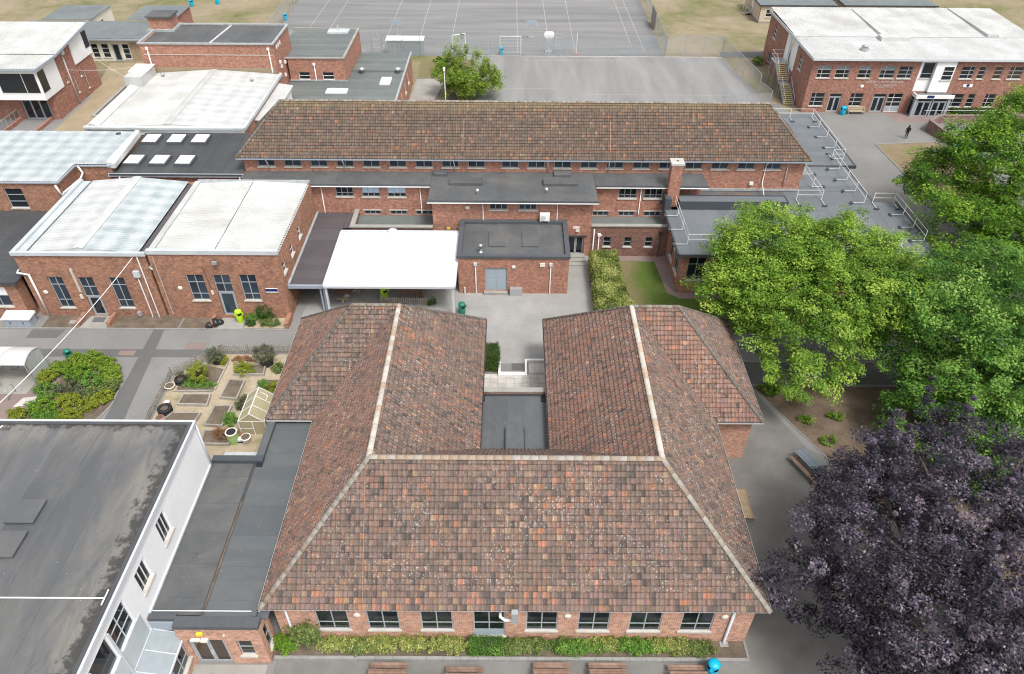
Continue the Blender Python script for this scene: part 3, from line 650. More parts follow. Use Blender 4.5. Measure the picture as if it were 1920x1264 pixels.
def hedge_mass(name, label, poly, h, leaf, dens=260, size=.11, cat='hedge', z=0.0, rough=.12, side=True, group=None):
    """clipped hedge: leafy skin over a closed core"""
    xs = [p[0] for p in poly]; ys = [p[1] for p in poly]; c = (sum(xs)/len(xs), sum(ys)/len(ys)); t = thing(name, label, cat, (c[0], c[1], z), group)
    def ins(x, y):
        r = False; j = len(poly)-1
        for i in range(len(poly)):
            (xi, yi), (xj, yj) = poly[i], poly[j]
            if (yi > y) != (yj > y) and x < (xj-xi)*(y-yi)/(yj-yi)+xi: r = not r
            j = i
        return r
    area = abs(sum(poly[i][0]*poly[(i+1)%len(poly)][1]-poly[(i+1)%len(poly)][0]*poly[i][1] for i in range(len(poly)))/2)
    P, N = [], []; 
    while len(P) < area*dens:
        x, y = RNG.uniform(min(xs), max(xs)), RNG.uniform(min(ys), max(ys))
        if ins(x, y): P.append((x, y, h+RNG.normal()*rough*.5+rough*math.sin(x*2.1)*math.sin(y*1.7))); N.append((RNG.normal()*.5, RNG.normal()*.5, 1))
    for i in range(len(poly)):
        a, b = poly[i], poly[(i+1)%len(poly)]; L = math.hypot(b[0]-a[0], b[1]-a[1]); nx, ny = (b[1]-a[1])/L, -(b[0]-a[0])/L
        for k in range(int(L*h*dens*.9)):
            s, zz = RNG.random(), RNG.random()**.8*h; q = RNG.normal()*rough*.5
            P.append((a[0]+(b[0]-a[0])*s+nx*q, a[1]+(b[1]-a[1])*s+ny*q, zz)); N.append((nx+RNG.normal()*.6, ny+RNG.normal()*.6, .5+RNG.normal()*.4))
    P, N = np.array(P), np.array(N); cl = np.array([vnoise(p[0]*1.3, p[1]*1.3+p[2], 3) for p in P]); var = np.clip(.15+.55*cl+RNG.normal(size=len(P))*.2, 0, 1)
    P = P-np.array([c[0], c[1], 0]); me = leaf_mesh('foliage', P, N, np.full(len(P), size), var); o = link('foliage', me, leaf); o.parent = t
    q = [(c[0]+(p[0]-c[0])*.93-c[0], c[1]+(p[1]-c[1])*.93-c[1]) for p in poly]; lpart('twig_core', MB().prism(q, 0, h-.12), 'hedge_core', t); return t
# ================================================================ SETTING
def sheet(name, poly, z, m): return struct(name, MB().sheet(poly, z), m)
def rect(x0, x1, y0, y1): return [(x0, y0), (x1, y0), (x1, y1), (x0, y1)]
sheet('ground', rect(-500, 500, -120, 800), 0.0, 'field')
sheet('tarmac_yard', [(-78, -6), (80, -6), (80, 60), (44, 60), (36, 96), (-30, 97), (-50, 110), (-78, 88)], .012, 'tarmac')
sheet('concrete_yard', [(-17.9, 43.4), (-17.9, 50.2), (-15.8, 58.9), (7.3, 59.2), (7.3, 43.4)], .018, 'yard_concrete')
sheet('courtyard_paving', rect(-2.2, 2.8, 36.4, 43.4), .02, 'tarmac')
sheet('front_path', [(-12.6, -5), (60, -5), (60, 14), (21, 34.5), (18.4, 41.0), (15.5, 43.8), (13.0, 43.8), (13.0, 19.2), (-12.6, 19.2)], .02, 'tarmac_path')
sheet('service_road', [(13.0, 43.8), (46, 43.8), (46, 47.0), (13.0, 47.0)], .024, 'tarmac')
sheet('footway', [(15.0, 41.2), (46, 41.2), (46, 43.7), (14.0, 43.7)], .024, 'tarmac_dark')
sheet('lawn', [(7.4, 47.3), (46, 47.3), (46, 52.3), (14.9, 52.3), (14.2, 53.2), (13.9, 57.9), (9.2, 58.2), (7.4, 57)], .03, 'lawn')
sheet('gravel_margin', [(14.95, 52.15), (40, 52.15), (40, 53.2), (14.55, 53.2), (14.55, 58.9), (9.5, 58.9), (9.6, 58.3), (13.6, 58.0), (14.0, 53.0)], .036, 'pink_paving')
sheet('soil_bed', [(18.7, 40.9), (23.1, 31.9), (27.5, 24), (50, 20), (50, 41.0)], .03, 'soil_dark')
sheet('right_road', [(36.5, 56), (90, 56), (90, 93.6), (30, 93.6), (30, 82.5), (36.5, 82.5)], .02, 'road_right')
sheet('dry_grass_island', [(44.47, 83.68), (51.88, 84.39), (55, 79.5), (53, 69), (47.8, 70.8), (47.16, 72.6), (44.9, 75.7)], .05, 'dry_island')
sheet('entrance_paving', [(49.0, 93.5), (49.9, 90.2), (57, 90.2), (58, 93.5)], .026, 'pink_paving')
sheet('ball_court', [(-38.2, 114.1), (23.3, 114.1), (23.9, 180), (-42, 180), (-39.4, 143)], .012, 'court')
sheet('playground', [(-11.3, 92), (34.9, 92), (34.5, 96.2), (32.3, 114.0), (-8.0, 114.0), (-8.0, 108), (-11.3, 96)], .014, 'court_low')
sheet('field_path', [(32.2, 114.1), (60, 114.1), (60, 118.3), (32.2, 116.6)], .016, 'tarmac_dark')
sheet('court_path', [(-55, 111.5), (-38.3, 112), (-39.5, 128), (-46, 126), (-55, 115)], .014, 'tarmac_dark')
sheet('grass_verge', [(-13.6, 104.6), (-6.0, 104.6), (-6.0, 112.4), (-13.9, 112.4)], .03, 'lawn')
sheet('annexe_path', [(-14.0, 92), (-11.4, 92), (-9.5, 104.4), (-13.7, 104.4)], .024, 'concrete')
sheet('shrub_soil', [(-11.2, 92), (-6.5, 92), (-6.0, 104.4), (-9.4, 104.4)], .026, 'soil')
sheet('forecourt_soil', [(-39.4, 47.5), (-28.0, 47.5), (-28.0, 49.2), (-39.4, 49.2)], .03, 'soil')
sheet('forecourt_soil', [(-27.8, 47.5), (-24.8, 47.5), (-24.6, 49.0), (-27.8, 49.0)], .03, 'soil')
sheet('forecourt_bed', [(-22.4, 47.6), (-18.5, 47.6), (-18.9, 49.0), (-22.4, 49.0)], .04, 'chippings')
sheet('door_paving', [(-36.2, 47.5), (-33.9, 47.5), (-34.1, 49.15), (-35.9, 49.15)], .04, 'concrete')
sheet('door_paving', [(-24.6, 47.5), (-22.5, 47.5), (-22.6, 49.0), (-24.6, 49.0)], .04, 'concrete')
sheet('gravel_garden', [(-26.1, 29), (-26.1, 41.7), (-23.1, 44.3), (-15.4, 44.3), (-15.4, 29)], .03, 'chippings')
sheet('planting_bed', [(-37, 35), (-34.2, 40), (-35.5, 42.5), (-35.2, 43.9), (-32.9, 44.0), (-31.0, 42.6), (-29.9, 40.4), (-29.75, 38.5), (-30.4, 36), (-30.6, 35)], .04, 'soil')
sheet('pink_paving', [(-46, 33), (-38.2, 33), (-34.3, 40), (-35.3, 43.1), (-46, 43.1)], .026, 'pink_paving')
sheet('cycle_slab', [(-46, 39.6), (-36.6, 39.6), (-36.2, 42.9), (-46, 42.9)], .034, 'concrete')
sheet('pale_slab', [(-36.9, 38.2), (-34.7, 38.6), (-34.3, 39.6), (-36.6, 39.2)], .034, 'slab_white')
for n, p in enumerate(([(-46, 43.9), (-19, 43.9), (-19, 44.85), (-46, 44.85)], [(-29.9, 47.4), (-29.0, 47.4), (-27.9, 34), (-29.5, 34)], [(-40, 46.2), (-37.5, 46.2), (-37.2, 47.3), (-40, 47.3)])):
    sheet('trench_patch', p, .018+.004*n, 'tarmac_dark')
sheet('sand_terrace', [(-68, 72), (-45.3, 72), (-46, 110), (-60, 110), (-57, 96), (-57, 82), (-68, 82)], .03, 'terrace_sand')
sheet('lower_path_slab', [(-17.4, 14), (-13.0, 14), (-13.0, 18.95), (-17.4, 18.95)], .03, 'concrete')
def kerb(pts, w=.12, h=.1, m='kerb', name='kerb', z=0.0):
    """kerb stones about 0.9 m long, butted end to end"""
    root = thing(name, KERB_LABELS.pop(0), 'kerb', (pts[0][0], pts[0][1], 0)); root['kind'] = 'structure'
    for i in range(len(pts)-1):
        p, q = Vector((*pts[i], 0)), Vector((*pts[i+1], 0)); L = (q-p).length; n = max(1, int(L/.92)); d = (q-p)/n
        for k in range(n):
            a, b = p+d*k+d*.006, p+d*(k+1)-d*.006; mb = MB().bar(a+Vector((0, 0, z+h/2)), b+Vector((0, 0, z+h/2)), w, h+random.uniform(-.006, .006)); obj('kerb_stone', mb, m, root)
KERB_LABELS = ['pale kerb between the road and the workshops', 'curved kerb round the shrub bed by the road', 'kerb along the lawn beside the service road', 'kerb between footway and service road under the trees',
    'edging between the right path and the bare soil', 'kerb along the near side of the dry grass island', 'kerb along the far side of the dry grass island', 'pale kerb between ball court and playground', 'kerb by the annexe path']
kerb([(-46, 47.42), (-18.4, 47.42)])
kerb([(-35.2, 43.95), (-32.9, 44.05), (-31.0, 42.65), (-29.8, 40.4), (-29.65, 38.5), (-30.3, 36), (-30.4, 33)])
kerb([(13.2, 47.15), (46, 47.15)]); kerb([(15.2, 43.75), (46, 43.75)])
kerb([(18.55, 41.0), (22.95, 31.9), (27.3, 24)], .06, .06)
kerb([(44.4, 83.7), (44.8, 75.6), (47.1, 72.5), (47.7, 70.7)]); kerb([(44.4, 83.75), (51.9, 84.5), (55.1, 79.5)])
kerb([(-8, 114.05), (32.2, 114.05)], .15, .08, 'slab_white'); kerb([(-13.6, 104.5), (-6, 104.5)])
# low-lying painted lines
def line(p, q, w=.06, z=.022, m='paint_white', name='court_line'):
    p, q = Vector(p), Vector(q); d = (q-p).normalized(); n = Vector((-d.y, d.x))*w/2; o = struct(name, MB().sheet([tuple(p+n), tuple(p-n), tuple(q-n), tuple(q+n)], z), m); return o
pm('worn_line', (.50, .49, .47), .9, (.33, .33, .325), s1=1.2, s2=6, var=.1)
for p, q in (((-34.1, 117), (-33.4, 175)), ((-30.6, 117), (-29.9, 175)), ((-20.4, 116), (-20.3, 175)), ((-15.0, 116), (-15.2, 175)), ((-9.8, 116), (-9.9, 175)), ((.8, 115), (.7, 175)), ((5.8, 115), (5.3, 175)), ((9.8, 116), (9.6, 175)),
             ((20.7, 116.5), (20.1, 175)), ((18.9, 119), (18.6, 175)), ((-34, 118.5), (20.5, 118.5)), ((-34, 133), (20.4, 133)), ((-15, 126), (6, 126)), ((-30, 141), (19, 141)), ((16.0, 119), (18.9, 119))):
    line(p, q, .07, .022, 'worn_line')
for x0, x1, y in ((2, 18, 112.3), (-2, 6, 101), (10, 30, 99.0)): line((x0, y), (x1, y), .06, .024, 'worn_line')
# manhole covers and patches
for i, (x, y, sx, sy, m) in enumerate(((-25.7, 45.3, 1.5, .8, 'pink_paving'), (-30.9, 44.35, 1.3, .6, 'pink_paving'), (.6, 43.0, 1.0, .8, 'dark_metal'), (1.9, 42.95, .9, .6, 'pink_paving'), (-37, 48.3, .7, .45, 'concrete'), (12.2, 19.55, .5, .4, 'concrete'))):
    o = struct('manhole_cover', B(x-sx/2, x+sx/2, y-sy/2, y+sy/2, .0, .05 if i != 2 else .045), m if m != 'dark_metal' else 'tarmac_dark')
# ================================================================ FRONT TILED BUILDING
xl, xr, w, y0, zr, ze, y1, yp, pj = -12.85, 13.45, 5.465, 19.88, 9.57, 4.03, 38.45, 33.3, 3.13
yb = y1+w; OV = .45
FB = thing('tiled_school_building', 'U-shaped red brick building with mottled clay tile hipped roofs in the foreground', 'building', (.3, 30, 0))
wz = ze-.12; fy = y0+OV
fwin = [(-10.27, -8.57), (-7.57, -5.87), (-4.71, -3.01), (.92, 2.6), (3.7, 5.38), (6.45, 8.15), (9.22, 10.92)]
ops = [(a, b, 1.28, 3.62) for a, b in fwin]+[(-1.9, -.22, .68, 3.62)]
wall(FB, 'S', fy, xl+OV, xr-OV, 0, wz, 'brick_front', ops)
for a, b in fwin: win(FB, 'S', fy, a, b, 1.28, 3.62, (.5, .5), (.3, .7), gl='glass', set_=.04)
dd = win(FB, 'S', fy, -1.9, -.22, .68, 3.62, (.5, .5), (.2, .25, .55), skip=((0, 0), (1, 0)), sill=True, set_=.04)
obj('door_panel', fbox(MB(), 'S', fy, -1.84, -.28, .06, .09, .74, 1.2), 'door_grey', dd)
wall(FB, 'W', xl+OV, fy+.3, yp+OV, 0, wz, 'brick_front'); wall(FB, 'E', xr-OV, fy+.3, yp+OV, 0, wz, 'brick_front')
wall(FB, 'S', yp+OV, xl-pj+OV, xl+OV, 0, wz, 'brick_front'); wall(FB, 'S', yp+OV, xr-OV, xr+pj-OV, 0, wz, 'brick_front')
wall(FB, 'W', xl-pj+OV, yp+OV+.3, yb-OV-.3, 0, wz, 'brick_front'); wall(FB, 'E', xr+pj-OV, yp+OV+.3, yb-OV-.3, 0, wz, 'brick_front')
wall(FB, 'N', yb-OV, xl-pj+OV, xl+2*w-OV, 0, wz, 'brick_front'); wall(FB, 'N', yb-OV, xr-2*w+OV, xr+pj-OV, 0, wz, 'brick_front')
wall(FB, 'E', xl+2*w-OV, y0+2*w-OV, yb-OV-.3, 0, wz, 'brick_front'); wall(FB, 'W', xr-2*w+OV, y0+2*w-OV, yb-OV-.3, 0, wz, 'brick_front')
# soffit slab closes the eaves
obj('soffit', MB().prism([(xl+.1, y0+.1), (xr-.1, y0+.1), (xr-.1, yp+.1), (xr+pj-.1, yp+.1), (xr+pj-.1, yb-.1), (xr-2*w+.1, yb-.1), (xr-2*w+.1, y0+2*w-.1), (xl+2*w-.1, y0+2*w-.1), (xl+2*w-.1, yb-.1), (xl-pj+.1, yb-.1), (xl-pj+.1, yp+.1), (xl+.1, yp+.1)], wz+.003, wz+.06), 'frame_dark', FB)
H0 = lambda x, y: (x, y, ze); H1 = lambda x, y: (x, y, zr)
SL = [((H0(xl, y0), H0(xr, y0), H1(xr-w, y0+w), H1(xl+w, y0+w)), dict(seed=1, solo_rows=3, moss_end=2.2)),
      ((H0(xl, yp), H0(xl, y0), H1(xl+w, y0+w), H1(xl+w, y1)), dict(seed=2, pinkish=2.5, orange=1.0)),
      ((H0(xr, y0), H0(xr, yp), H1(xr-w, y1), H1(xr-w, y0+w)), dict(seed=3)),
      ((H0(xl+2*w, y0+2*w), H0(xl+2*w, yb), H1(xl+w, y1), H1(xl+w, y0+w)), dict(seed=4, orange=1.4)),
      ((H0(xr-2*w, yb), H0(xr-2*w, y0+2*w), H1(xr-w, y0+w), H1(xr-w, y1)), dict(seed=5, pinkish=3, orange=1.1)),
      ((H0(xr-2*w, y0+2*w), H0(xl+2*w, y0+2*w), H1(xl+w, y0+w), H1(xr-w, y0+w)), dict(seed=6)),
      ((H0(xl-pj, yp), H0(xl, yp), H1(xl+w, y1), H1(xl-pj+w, y1)), dict(seed=7, orange=.2)),
      ((H0(xr, yp), H0(xr+pj, yp), H1(xr+pj-w, y1), H1(xr-w, y1)), dict(seed=8, pinkish=4, orange=1.5)),
      ((H0(xl-pj, yb), H0(xl-pj, yp), H1(xl-pj+w, y1), H1(xl-pj+w, y1)), dict(seed=9, pinkish=2.5, orange=1.5)),
      ((H0(xr+pj, yp), H0(xr+pj, yb), H1(xr+pj-w, y1), H1(xr+pj-w, y1)), dict(seed=10)),
      ((H0(xl+2*w, yb), H0(xl-pj, yb), H1(xl-pj+w, y1), H1(xl+w, y1)), dict(seed=11)),
      ((H0(xr+pj, yb), H0(xr-2*w, yb), H1(xr-w, y1), H1(xr+pj-w, y1)), dict(seed=12))]
mb = MB()
for pts, kw in SL:
    q = [Vector(p) for p in pts]; mb.add([tuple(p-Vector((0, 0, .02))) for p in q], [(0, 1, 2, 3)] if (q[2]-q[3]).length > .01 else [(0, 1, 2)])
obj('roof_deck', mb, 'soil_dark', FB)
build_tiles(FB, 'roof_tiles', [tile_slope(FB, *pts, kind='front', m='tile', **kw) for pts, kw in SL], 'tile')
for i, (p, q, r, pale) in enumerate(((H1(xl+w, y0+w), H1(xr-w, y0+w), .14, 1.35), (H1(xl+w, y0+w), H1(xl+w, y1), .13, 1.3), (H1(xr-w, y0+w), H1(xr-w, y1), .135, 1.5), (H1(xl-pj+w, y1), H1(xl+w, y1), .12, .75), (H1(xr-w, y1), H1(xr+pj-w, y1), .12, .75),
        (H0(xl, y0), H1(xl+w, y0+w), .13, .9), (H0(xr, y0), H1(xr-w, y0+w), .13, .9), (H0(xl-pj, yp), H1(xl-pj+w, y1), .115, .5), (H0(xr+pj, yp), H1(xr+pj-w, y1), .115, .5),
        (H0(xl-pj, yb), H1(xl-pj+w, y1), .115, .75), (H0(xl+2*w, yb), H1(xl+w, y1), .115, .6), (H0(xr-2*w, yb), H1(xr-w, y1), .115, .75), (H0(xr+pj, yb), H1(xr+pj-w, y1), .115, .62))):
    ridge_line(FB, p, q, r, .46, 'ridge_mat', pale, 20+i)
for p, q in ((H0(xl, yp), H1(xl+w, y1)), (H0(xr, yp), H1(xr-w, y1)), (H0(xl+2*w, y0+2*w), H1(xl+w, y0+w)), (H0(xr-2*w, y0+2*w), H1(xr-w, y0+w))):
    p, q = Vector(p)+Vector((0, 0, .06)), Vector(q)+Vector((0, 0, .02)); obj('valley_lining', MB().bar(p, p.lerp(q, .97), .12, .03), 'lead', FB)
GZ = ze+.02
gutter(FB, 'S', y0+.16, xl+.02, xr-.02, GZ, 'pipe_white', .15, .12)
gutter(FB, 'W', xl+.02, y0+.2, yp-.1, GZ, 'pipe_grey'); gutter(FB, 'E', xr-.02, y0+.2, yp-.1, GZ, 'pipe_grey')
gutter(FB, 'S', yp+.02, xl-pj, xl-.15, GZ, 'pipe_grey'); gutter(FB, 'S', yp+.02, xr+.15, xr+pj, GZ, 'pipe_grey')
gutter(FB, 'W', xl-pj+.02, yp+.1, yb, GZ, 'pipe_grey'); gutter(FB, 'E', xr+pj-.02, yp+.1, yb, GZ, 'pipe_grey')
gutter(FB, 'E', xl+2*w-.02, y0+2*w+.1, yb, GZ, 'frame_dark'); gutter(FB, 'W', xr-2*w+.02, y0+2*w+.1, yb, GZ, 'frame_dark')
for k in range(30):
    x = xl+.5+k*.88; obj('gutter_bracket', B(x-.012, x+.012, y0+.005, y0+.2, GZ+.0, GZ+.012), 'pipe_white', FB)
for a, z1 in ((-11.75, 3.9),): downpipe(FB, 'S', fy, a, .15, z1, .06, 'light_metal')
o = downpipe(FB, 'S', fy, 11.85, .25, 3.9, .085, 'light_metal'); obj('pipe_shoe', B(11.62, 12.08, 19.98, 20.3, .05, .25), 'concrete', o)
for a in (-8.06, 3.12, 11.45): light_disc(FB, 'S', fy, a, 2.8, .19)
o = obj('boiler_flue', MB().tube([(-.45, 20.3, 3.3), (-.45, 19.95, 3.3), (-.2, 19.75, 3.35), (.3, 19.7, 3.45), (.3, 19.7, 3.75), (.3, 19.6, 4.3)], .085, 10), 'paint_white', FB, True); obj('flue_box', B(.13, .47, 19.45, 19.72, 3.5, 4.45), 'galv', o)
obj('alarm_box', B(-12.15, -11.97, 20.2, 20.327, 3.45, 3.62), 'paint_white', FB)
for x in (-7.55,): obj('lightning_conductor', MB().bar((x, y0+.05, ze+.16), (x, y0+w-.2, zr-.05), .022, .02), 'copper_wire', FB)
obj('lightning_conductor', MB().bar((.35, y0+.05+3.3, ze+3.43), (.35, y0+.9*w, ze+.9*(zr-ze)+.1), .03, .02), 'frame_dark', FB)
# little flat roof between the wings
CR = thing('courtyard_flat_roof', 'grey flat roof with a raised hatch between the two tiled wings', 'flat roof', (.3, 33.5, 0))
felt_roof(CR, xl+2*w-OV+.02, xr-2*w+OV-.02, y0+2*w-OV+.3, 36.45, 3.3, 'y', 1.0, 'felt_court')
wall(CR, 'N', 36.85, xl+2*w-OV+.02, xr-2*w+OV-.02, 0, 3.55, 'brick_front', t=.35)
obj('coping', B(xl+2*w-OV+.03, xr-2*w+OV-.03, 36.46, 36.9, 3.553, 3.62), 'concrete', CR)
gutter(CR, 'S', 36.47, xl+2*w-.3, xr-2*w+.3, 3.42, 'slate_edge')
hh = obj('roof_hatch', MB().prism([(-.25, 30.8), (.92, 30.8), (.92, 33.2), (-.25, 33.2)], 3.3, 3.52), 'felt_court', CR); obj('hatch_rib', B(-.31, -.255, 30.8, 33.25, 3.3, 3.6), 'slate_edge', hh); obj('hatch_rib', B(.925, .98, 30.8, 33.25, 3.3, 3.6), 'slate_edge', hh)
for x in (-1.95, 2.3): obj('outlet', B(x-.2, x+.2, 35.8, 36.3, 3.3, 3.36), 'black_plastic', CR)
# paved terrace behind it: slabs laid one by one
TR = thing('paved_terrace', 'pale slab terrace with a white parapet step between the tiled wings', 'terrace', (.3, 40.5, 0))
TR['kind'] = 'structure'
for i in range(8):
    for j in range(4):
        x, y = -2.2+i*.62, 40.0+j*.52
        if x > 2.4: continue
        obj('paving_slab', B(x+.012, x+.608, y+.012, y+.508, 0, .1+random.uniform(-.008, .008)), 'slab_white', TR)
for i in range(3):
    for j in range(2): obj('paving_slab', B(1.42+i*.5+.01, 1.92+i*.5-.01, 42.15+j*.66, 42.15+j*.66+.64, 0, .1+random.uniform(-.008, .008)), 'slab_white', TR)
obj('coping', MB().box(-.95, 1.3, 41.75, 42.1, .11, .32).box(-.95, -.78, 42.1, 43.4, .11, .32).box(1.13, 1.3, 42.1, 43.6, .11, .32).box(1.3, 2.9, 43.5, 43.65, .11, .32), 'paint_white', TR)
obj('coping', B(-2.2, 2.8, 39.6, 39.95, .05, .28), 'concrete', TR); obj('drain_cover', B(1.75, 2.45, 40.1, 40.6, .11, .125), 'galv', TR)
hedge_mass('clipped_box_bush', 'dense square clipped green bush beside the left wing gutter', rect(-2.3, -.95, 42.4, 43.9), 1.75, 'leaf_box', 420, .1, 'bush', rough=.15)
# ================================================================ LINK BUILDING (flat roof, brick entrance)
LK = thing('flat_roofed_link', 'low brick entrance block with grey felt roof left of the tiled building', 'building', (-15.5, 25, 0))
wall(LK, 'S', 19.04, -17.1, -12.8, 0, 3.6, 'brick_front', [(-16.72, -14.8, 0, 2.5), (-14.2, -13.42, .9, 2.42)])
door(LK, 'S', 19.04, -16.72, -14.8, 0, 2.5, 2, 'frame_grey', True, 'glass_brown')
win(LK, 'S', 19.04, -14.2, -13.42, .9, 2.42, (1,), (.5, .5))
wall(LK, 'E', -12.8, 19.34, 20.33, 0, 3.6, 'brick_front', [(19.45, 20.05, .75, 2.85)]); win(LK, 'E', -12.8, 19.45, 20.05, .75, 2.85, (1,), (.5, .5))
wall(LK, 'S', 19.75, -18.55, -17.1, 0, 3.6, 'grey_metal'); wall(LK, 'W', -17.1, 19.34, 19.75, 0, 3.6, 'brick_front', t=.25)
wall(LK, 'N', 30.25, -18.5, -15.8, 0, 3.6, 'brick_front'); wall(LK, 'W', -15.8, 30.25, 33.5, 0, 3.6, 'brick_front')
felt_roof(LK, -18.52, -15.95, 19.75, 29.85, 3.68, 'x', 1.0, 'felt_mid'); felt_roof(LK, -15.75, -12.42, 19.6, 33.7, 3.66, 'x', 1.0, 'felt_link')
obj('roof_channel', B(-15.97, -15.74, 19.7, 29.9, 3.55, 3.645), 'felt_black', LK)
rim(LK, -17.1, -12.75, 19.0, 19.62, 3.6, 3.86, .6, 'felt_edge', 'S'); obj('roof_edge', B(-18.52, -17.12, 19.45, 19.75, 3.6, 3.82), 'felt_edge', LK)
obj('roof_edge', B(-18.5, -15.35, 29.87, 30.3, 3.55, 3.95), 'slate_edge', LK); obj('roof_edge', B(-15.85, -15.37, 30.303, 33.6, 3.55, 3.96), 'felt_link', LK)
obj('roof_upstand', B(-13.3, -13.0, 19.65, 21.0, 3.6, 3.82), 'felt_link', LK)
obj('outlet', B(-15.72, -15.35, 29.6, 29.84, 3.68, 3.76), 'black_plastic', LK)
obj('lightning_tape', B(-18.5, -12.9, 19.95, 19.99, 3.70, 3.725), 'paint_white', LK)
obj('gutter_leaves', B(-15.9, -15.8, 20.2, 27.0, 3.645, 3.66), 'soil_dark', LK)
o = obj('warning_light', B(-16.0, -15.7, 18.9, 19.037, 3.1, 3.3), 'yellow_box', LK); obj('sensor_light', B(-16.45, -15.95, 18.88, 19.037, 2.56, 2.68), 'white_cream', LK); obj('sensor_light', B(-15.9, -15.55, 18.84, 19.037, 2.56, 2.72), 'white_cream', LK)
light_disc(LK, 'S', 19.04, -14.65, 3.05, .06)
PC = thing('clear_roof_panels', 'pale ribbed plastic lean-to roof between the white wall and garden', 'roof', (-17.2, 31, 0))
for i in range(4): obj('roof_panel', MB().prism(rect(-18.5+i*.66, -18.5+i*.66+.64, 30.32, 31.7), lambda p: 2.9-.2*(p[1]-30.3), lambda p: 2.93-.2*(p[1]-30.3)), 'silver_roof', PC)
obj('support_frame', MB().bar((-18.45, 31.6, 0), (-18.45, 31.6, 2.6), .08).bar((-15.95, 31.6, 0), (-15.95, 31.6, 2.6), .08).bar((-18.45, 31.6, 2.58), (-15.9, 31.6, 2.58), .08), 'grey_metal', PC)
# glazed lean-to by the entrance
GC = thing('glazed_entrance_canopy', 'lean-to glass entrance canopy against the white walled building', 'canopy', (-17.8, 16, 0))
for i in range(6):
    ya, yb_ = 19.4-1.12*(i+1), 19.4-1.12*i; obj('glass_panel', MB().prism(rect(-18.5, -17.02, ya+.03, yb_-.03), lambda p: 2.9-.3*(p[0]+18.5), lambda p: 2.925-.3*(p[0]+18.5)), 'glass_roof', GC)
    obj('glazing_bar', MB().bar((-18.5, yb_, 2.91), (-17.0, yb_, 2.46), .05, .07), 'light_metal', GC)
obj('eaves_beam', B(-17.06, -16.94, 12.7, 19.4, 2.33, 2.44), 'light_metal', GC); obj('wall_plate', B(-18.54, -18.46, 12.7, 19.4, 2.9, 3.05), 'light_metal', GC)
obj('fascia_panel', MB().prism([(-18.5, 19.42), (-17.12, 19.42), (-17.12, 19.7), (-18.5, 19.7)], 2.8, 3.5), 'grey_metal', GC)
for i in range(3):
    a, b = 17.55-1.75*i, 19.0-1.75*i; f = MB(); 
    win(GC, 'E', -16.95, a, b, .75, 2.3, (.5, .5), (.35, .65), sill=True)
    obj('dwarf_wall', B(-17.1, -16.93, a-.15 if i < 2 else a-.15, b+.148, 0, .66), 'brick_front', GC)
# ================================================================ BIG WHITE WALLED BUILDING
WB = thing('white_walled_building', 'two storey building with white rendered wall and large grey felt roof at lower left', 'building', (-30, 18, 0))
bw = [(23.05, 24.15, 4.95, 6.75), (20.15, 21.3, 4.95, 6.6)]
big = [(17.1, 18.85, 4.75, 6.8), (15.25, 17.0, 4.75, 6.8), (13.4, 15.15, 4.75, 6.8)]
wall(WB, 'E', -18.55, 4.3, 29.7, 0, 7.35, 'render_white', bw+big)
for a, b, c, d in bw: win(WB, 'E', -18.55, a, b, c, d, (.34, .33, .33), (1,), 'frame_white', sill=True, fw=.07)
win(WB, 'E', -18.55, *big[0], (.5, .5), (.33, .34, .33), 'light_metal', sill=False); win(WB, 'E', -18.55, *big[1], (1,), (1,), 'light_metal', sill=False); win(WB, 'E', -18.55, *big[2], (.5, .5), (.33, .34, .33), 'light_metal', sill=False)
obj('cladding_panel', B(-18.546, -18.50, 12.9, 19.2, 3.1, 4.74), 'silver_roof', WB)
for y in (17.05, 15.2, 13.35): obj('cover_strip', B(-18.49, -18.44, y-.04, y+.04, 3.12, 6.8), 'light_metal', WB)
wall(WB, 'N', 29.7, -60, -18.85, 0, 7.35, 'render_white'); wall(WB, 'S', 4, -60, -18.55, 0, 7.35, 'render_white')
felt_roof(WB, -60, -18.75, 4, 29.5, 7.55, 'y', 1.0, 'felt_big')
obj('roof_trim', MB().box(-60, -18.42, 29.62, 29.74, 7.36, 7.68).box(-18.54, -18.42, 4, 29.62, 7.36, 7.68), 'light_metal', WB)
obj('roof_kerb', MB().box(-60, -18.56, 29.42, 29.617, 7.5, 7.64).box(-18.78, -18.56, 4, 29.417, 7.5, 7.64), 'felt_black', WB)
obj('lightning_tape', MB().box(-45, -18.9, 18.36, 18.42, 7.58, 7.61).box(-18.9, -18.84, 18.0, 18.8, 7.645, 7.665), 'paint_white', WB)
obj('lightning_tape', MB().bar((-29.5, 29.3, 7.6), (-31.0, 25, 7.6), .06, .04).bar((-45, 29.68, 7.70), (-18.5, 29.68, 7.70), .05, .03), 'paint_white', WB)
for x0, x1, ya, yb_ in ((-25.7, -24.3, 22.5, 23.85), (-26.0, -24.3, 20.5, 21.9)):
    o = obj('roof_hatch', B(x0, x1, ya, yb_, 7.5, 7.72), 'felt_big', WB); obj('hatch_lid', B(x0-.06, x1+.06, ya-.06, yb_+.06, 7.722, 7.78), 'felt_big', o)
obj('downpipe', MB().tube([(-18.45, 29.6, 7.4), (-18.4, 29.6, 3.9)], .06, 8), 'light_metal', WB, True)
obj('base_flashing', B(-18.547, -18.46, 19.8, 29.8, 3.72, 3.86), 'light_metal', WB)
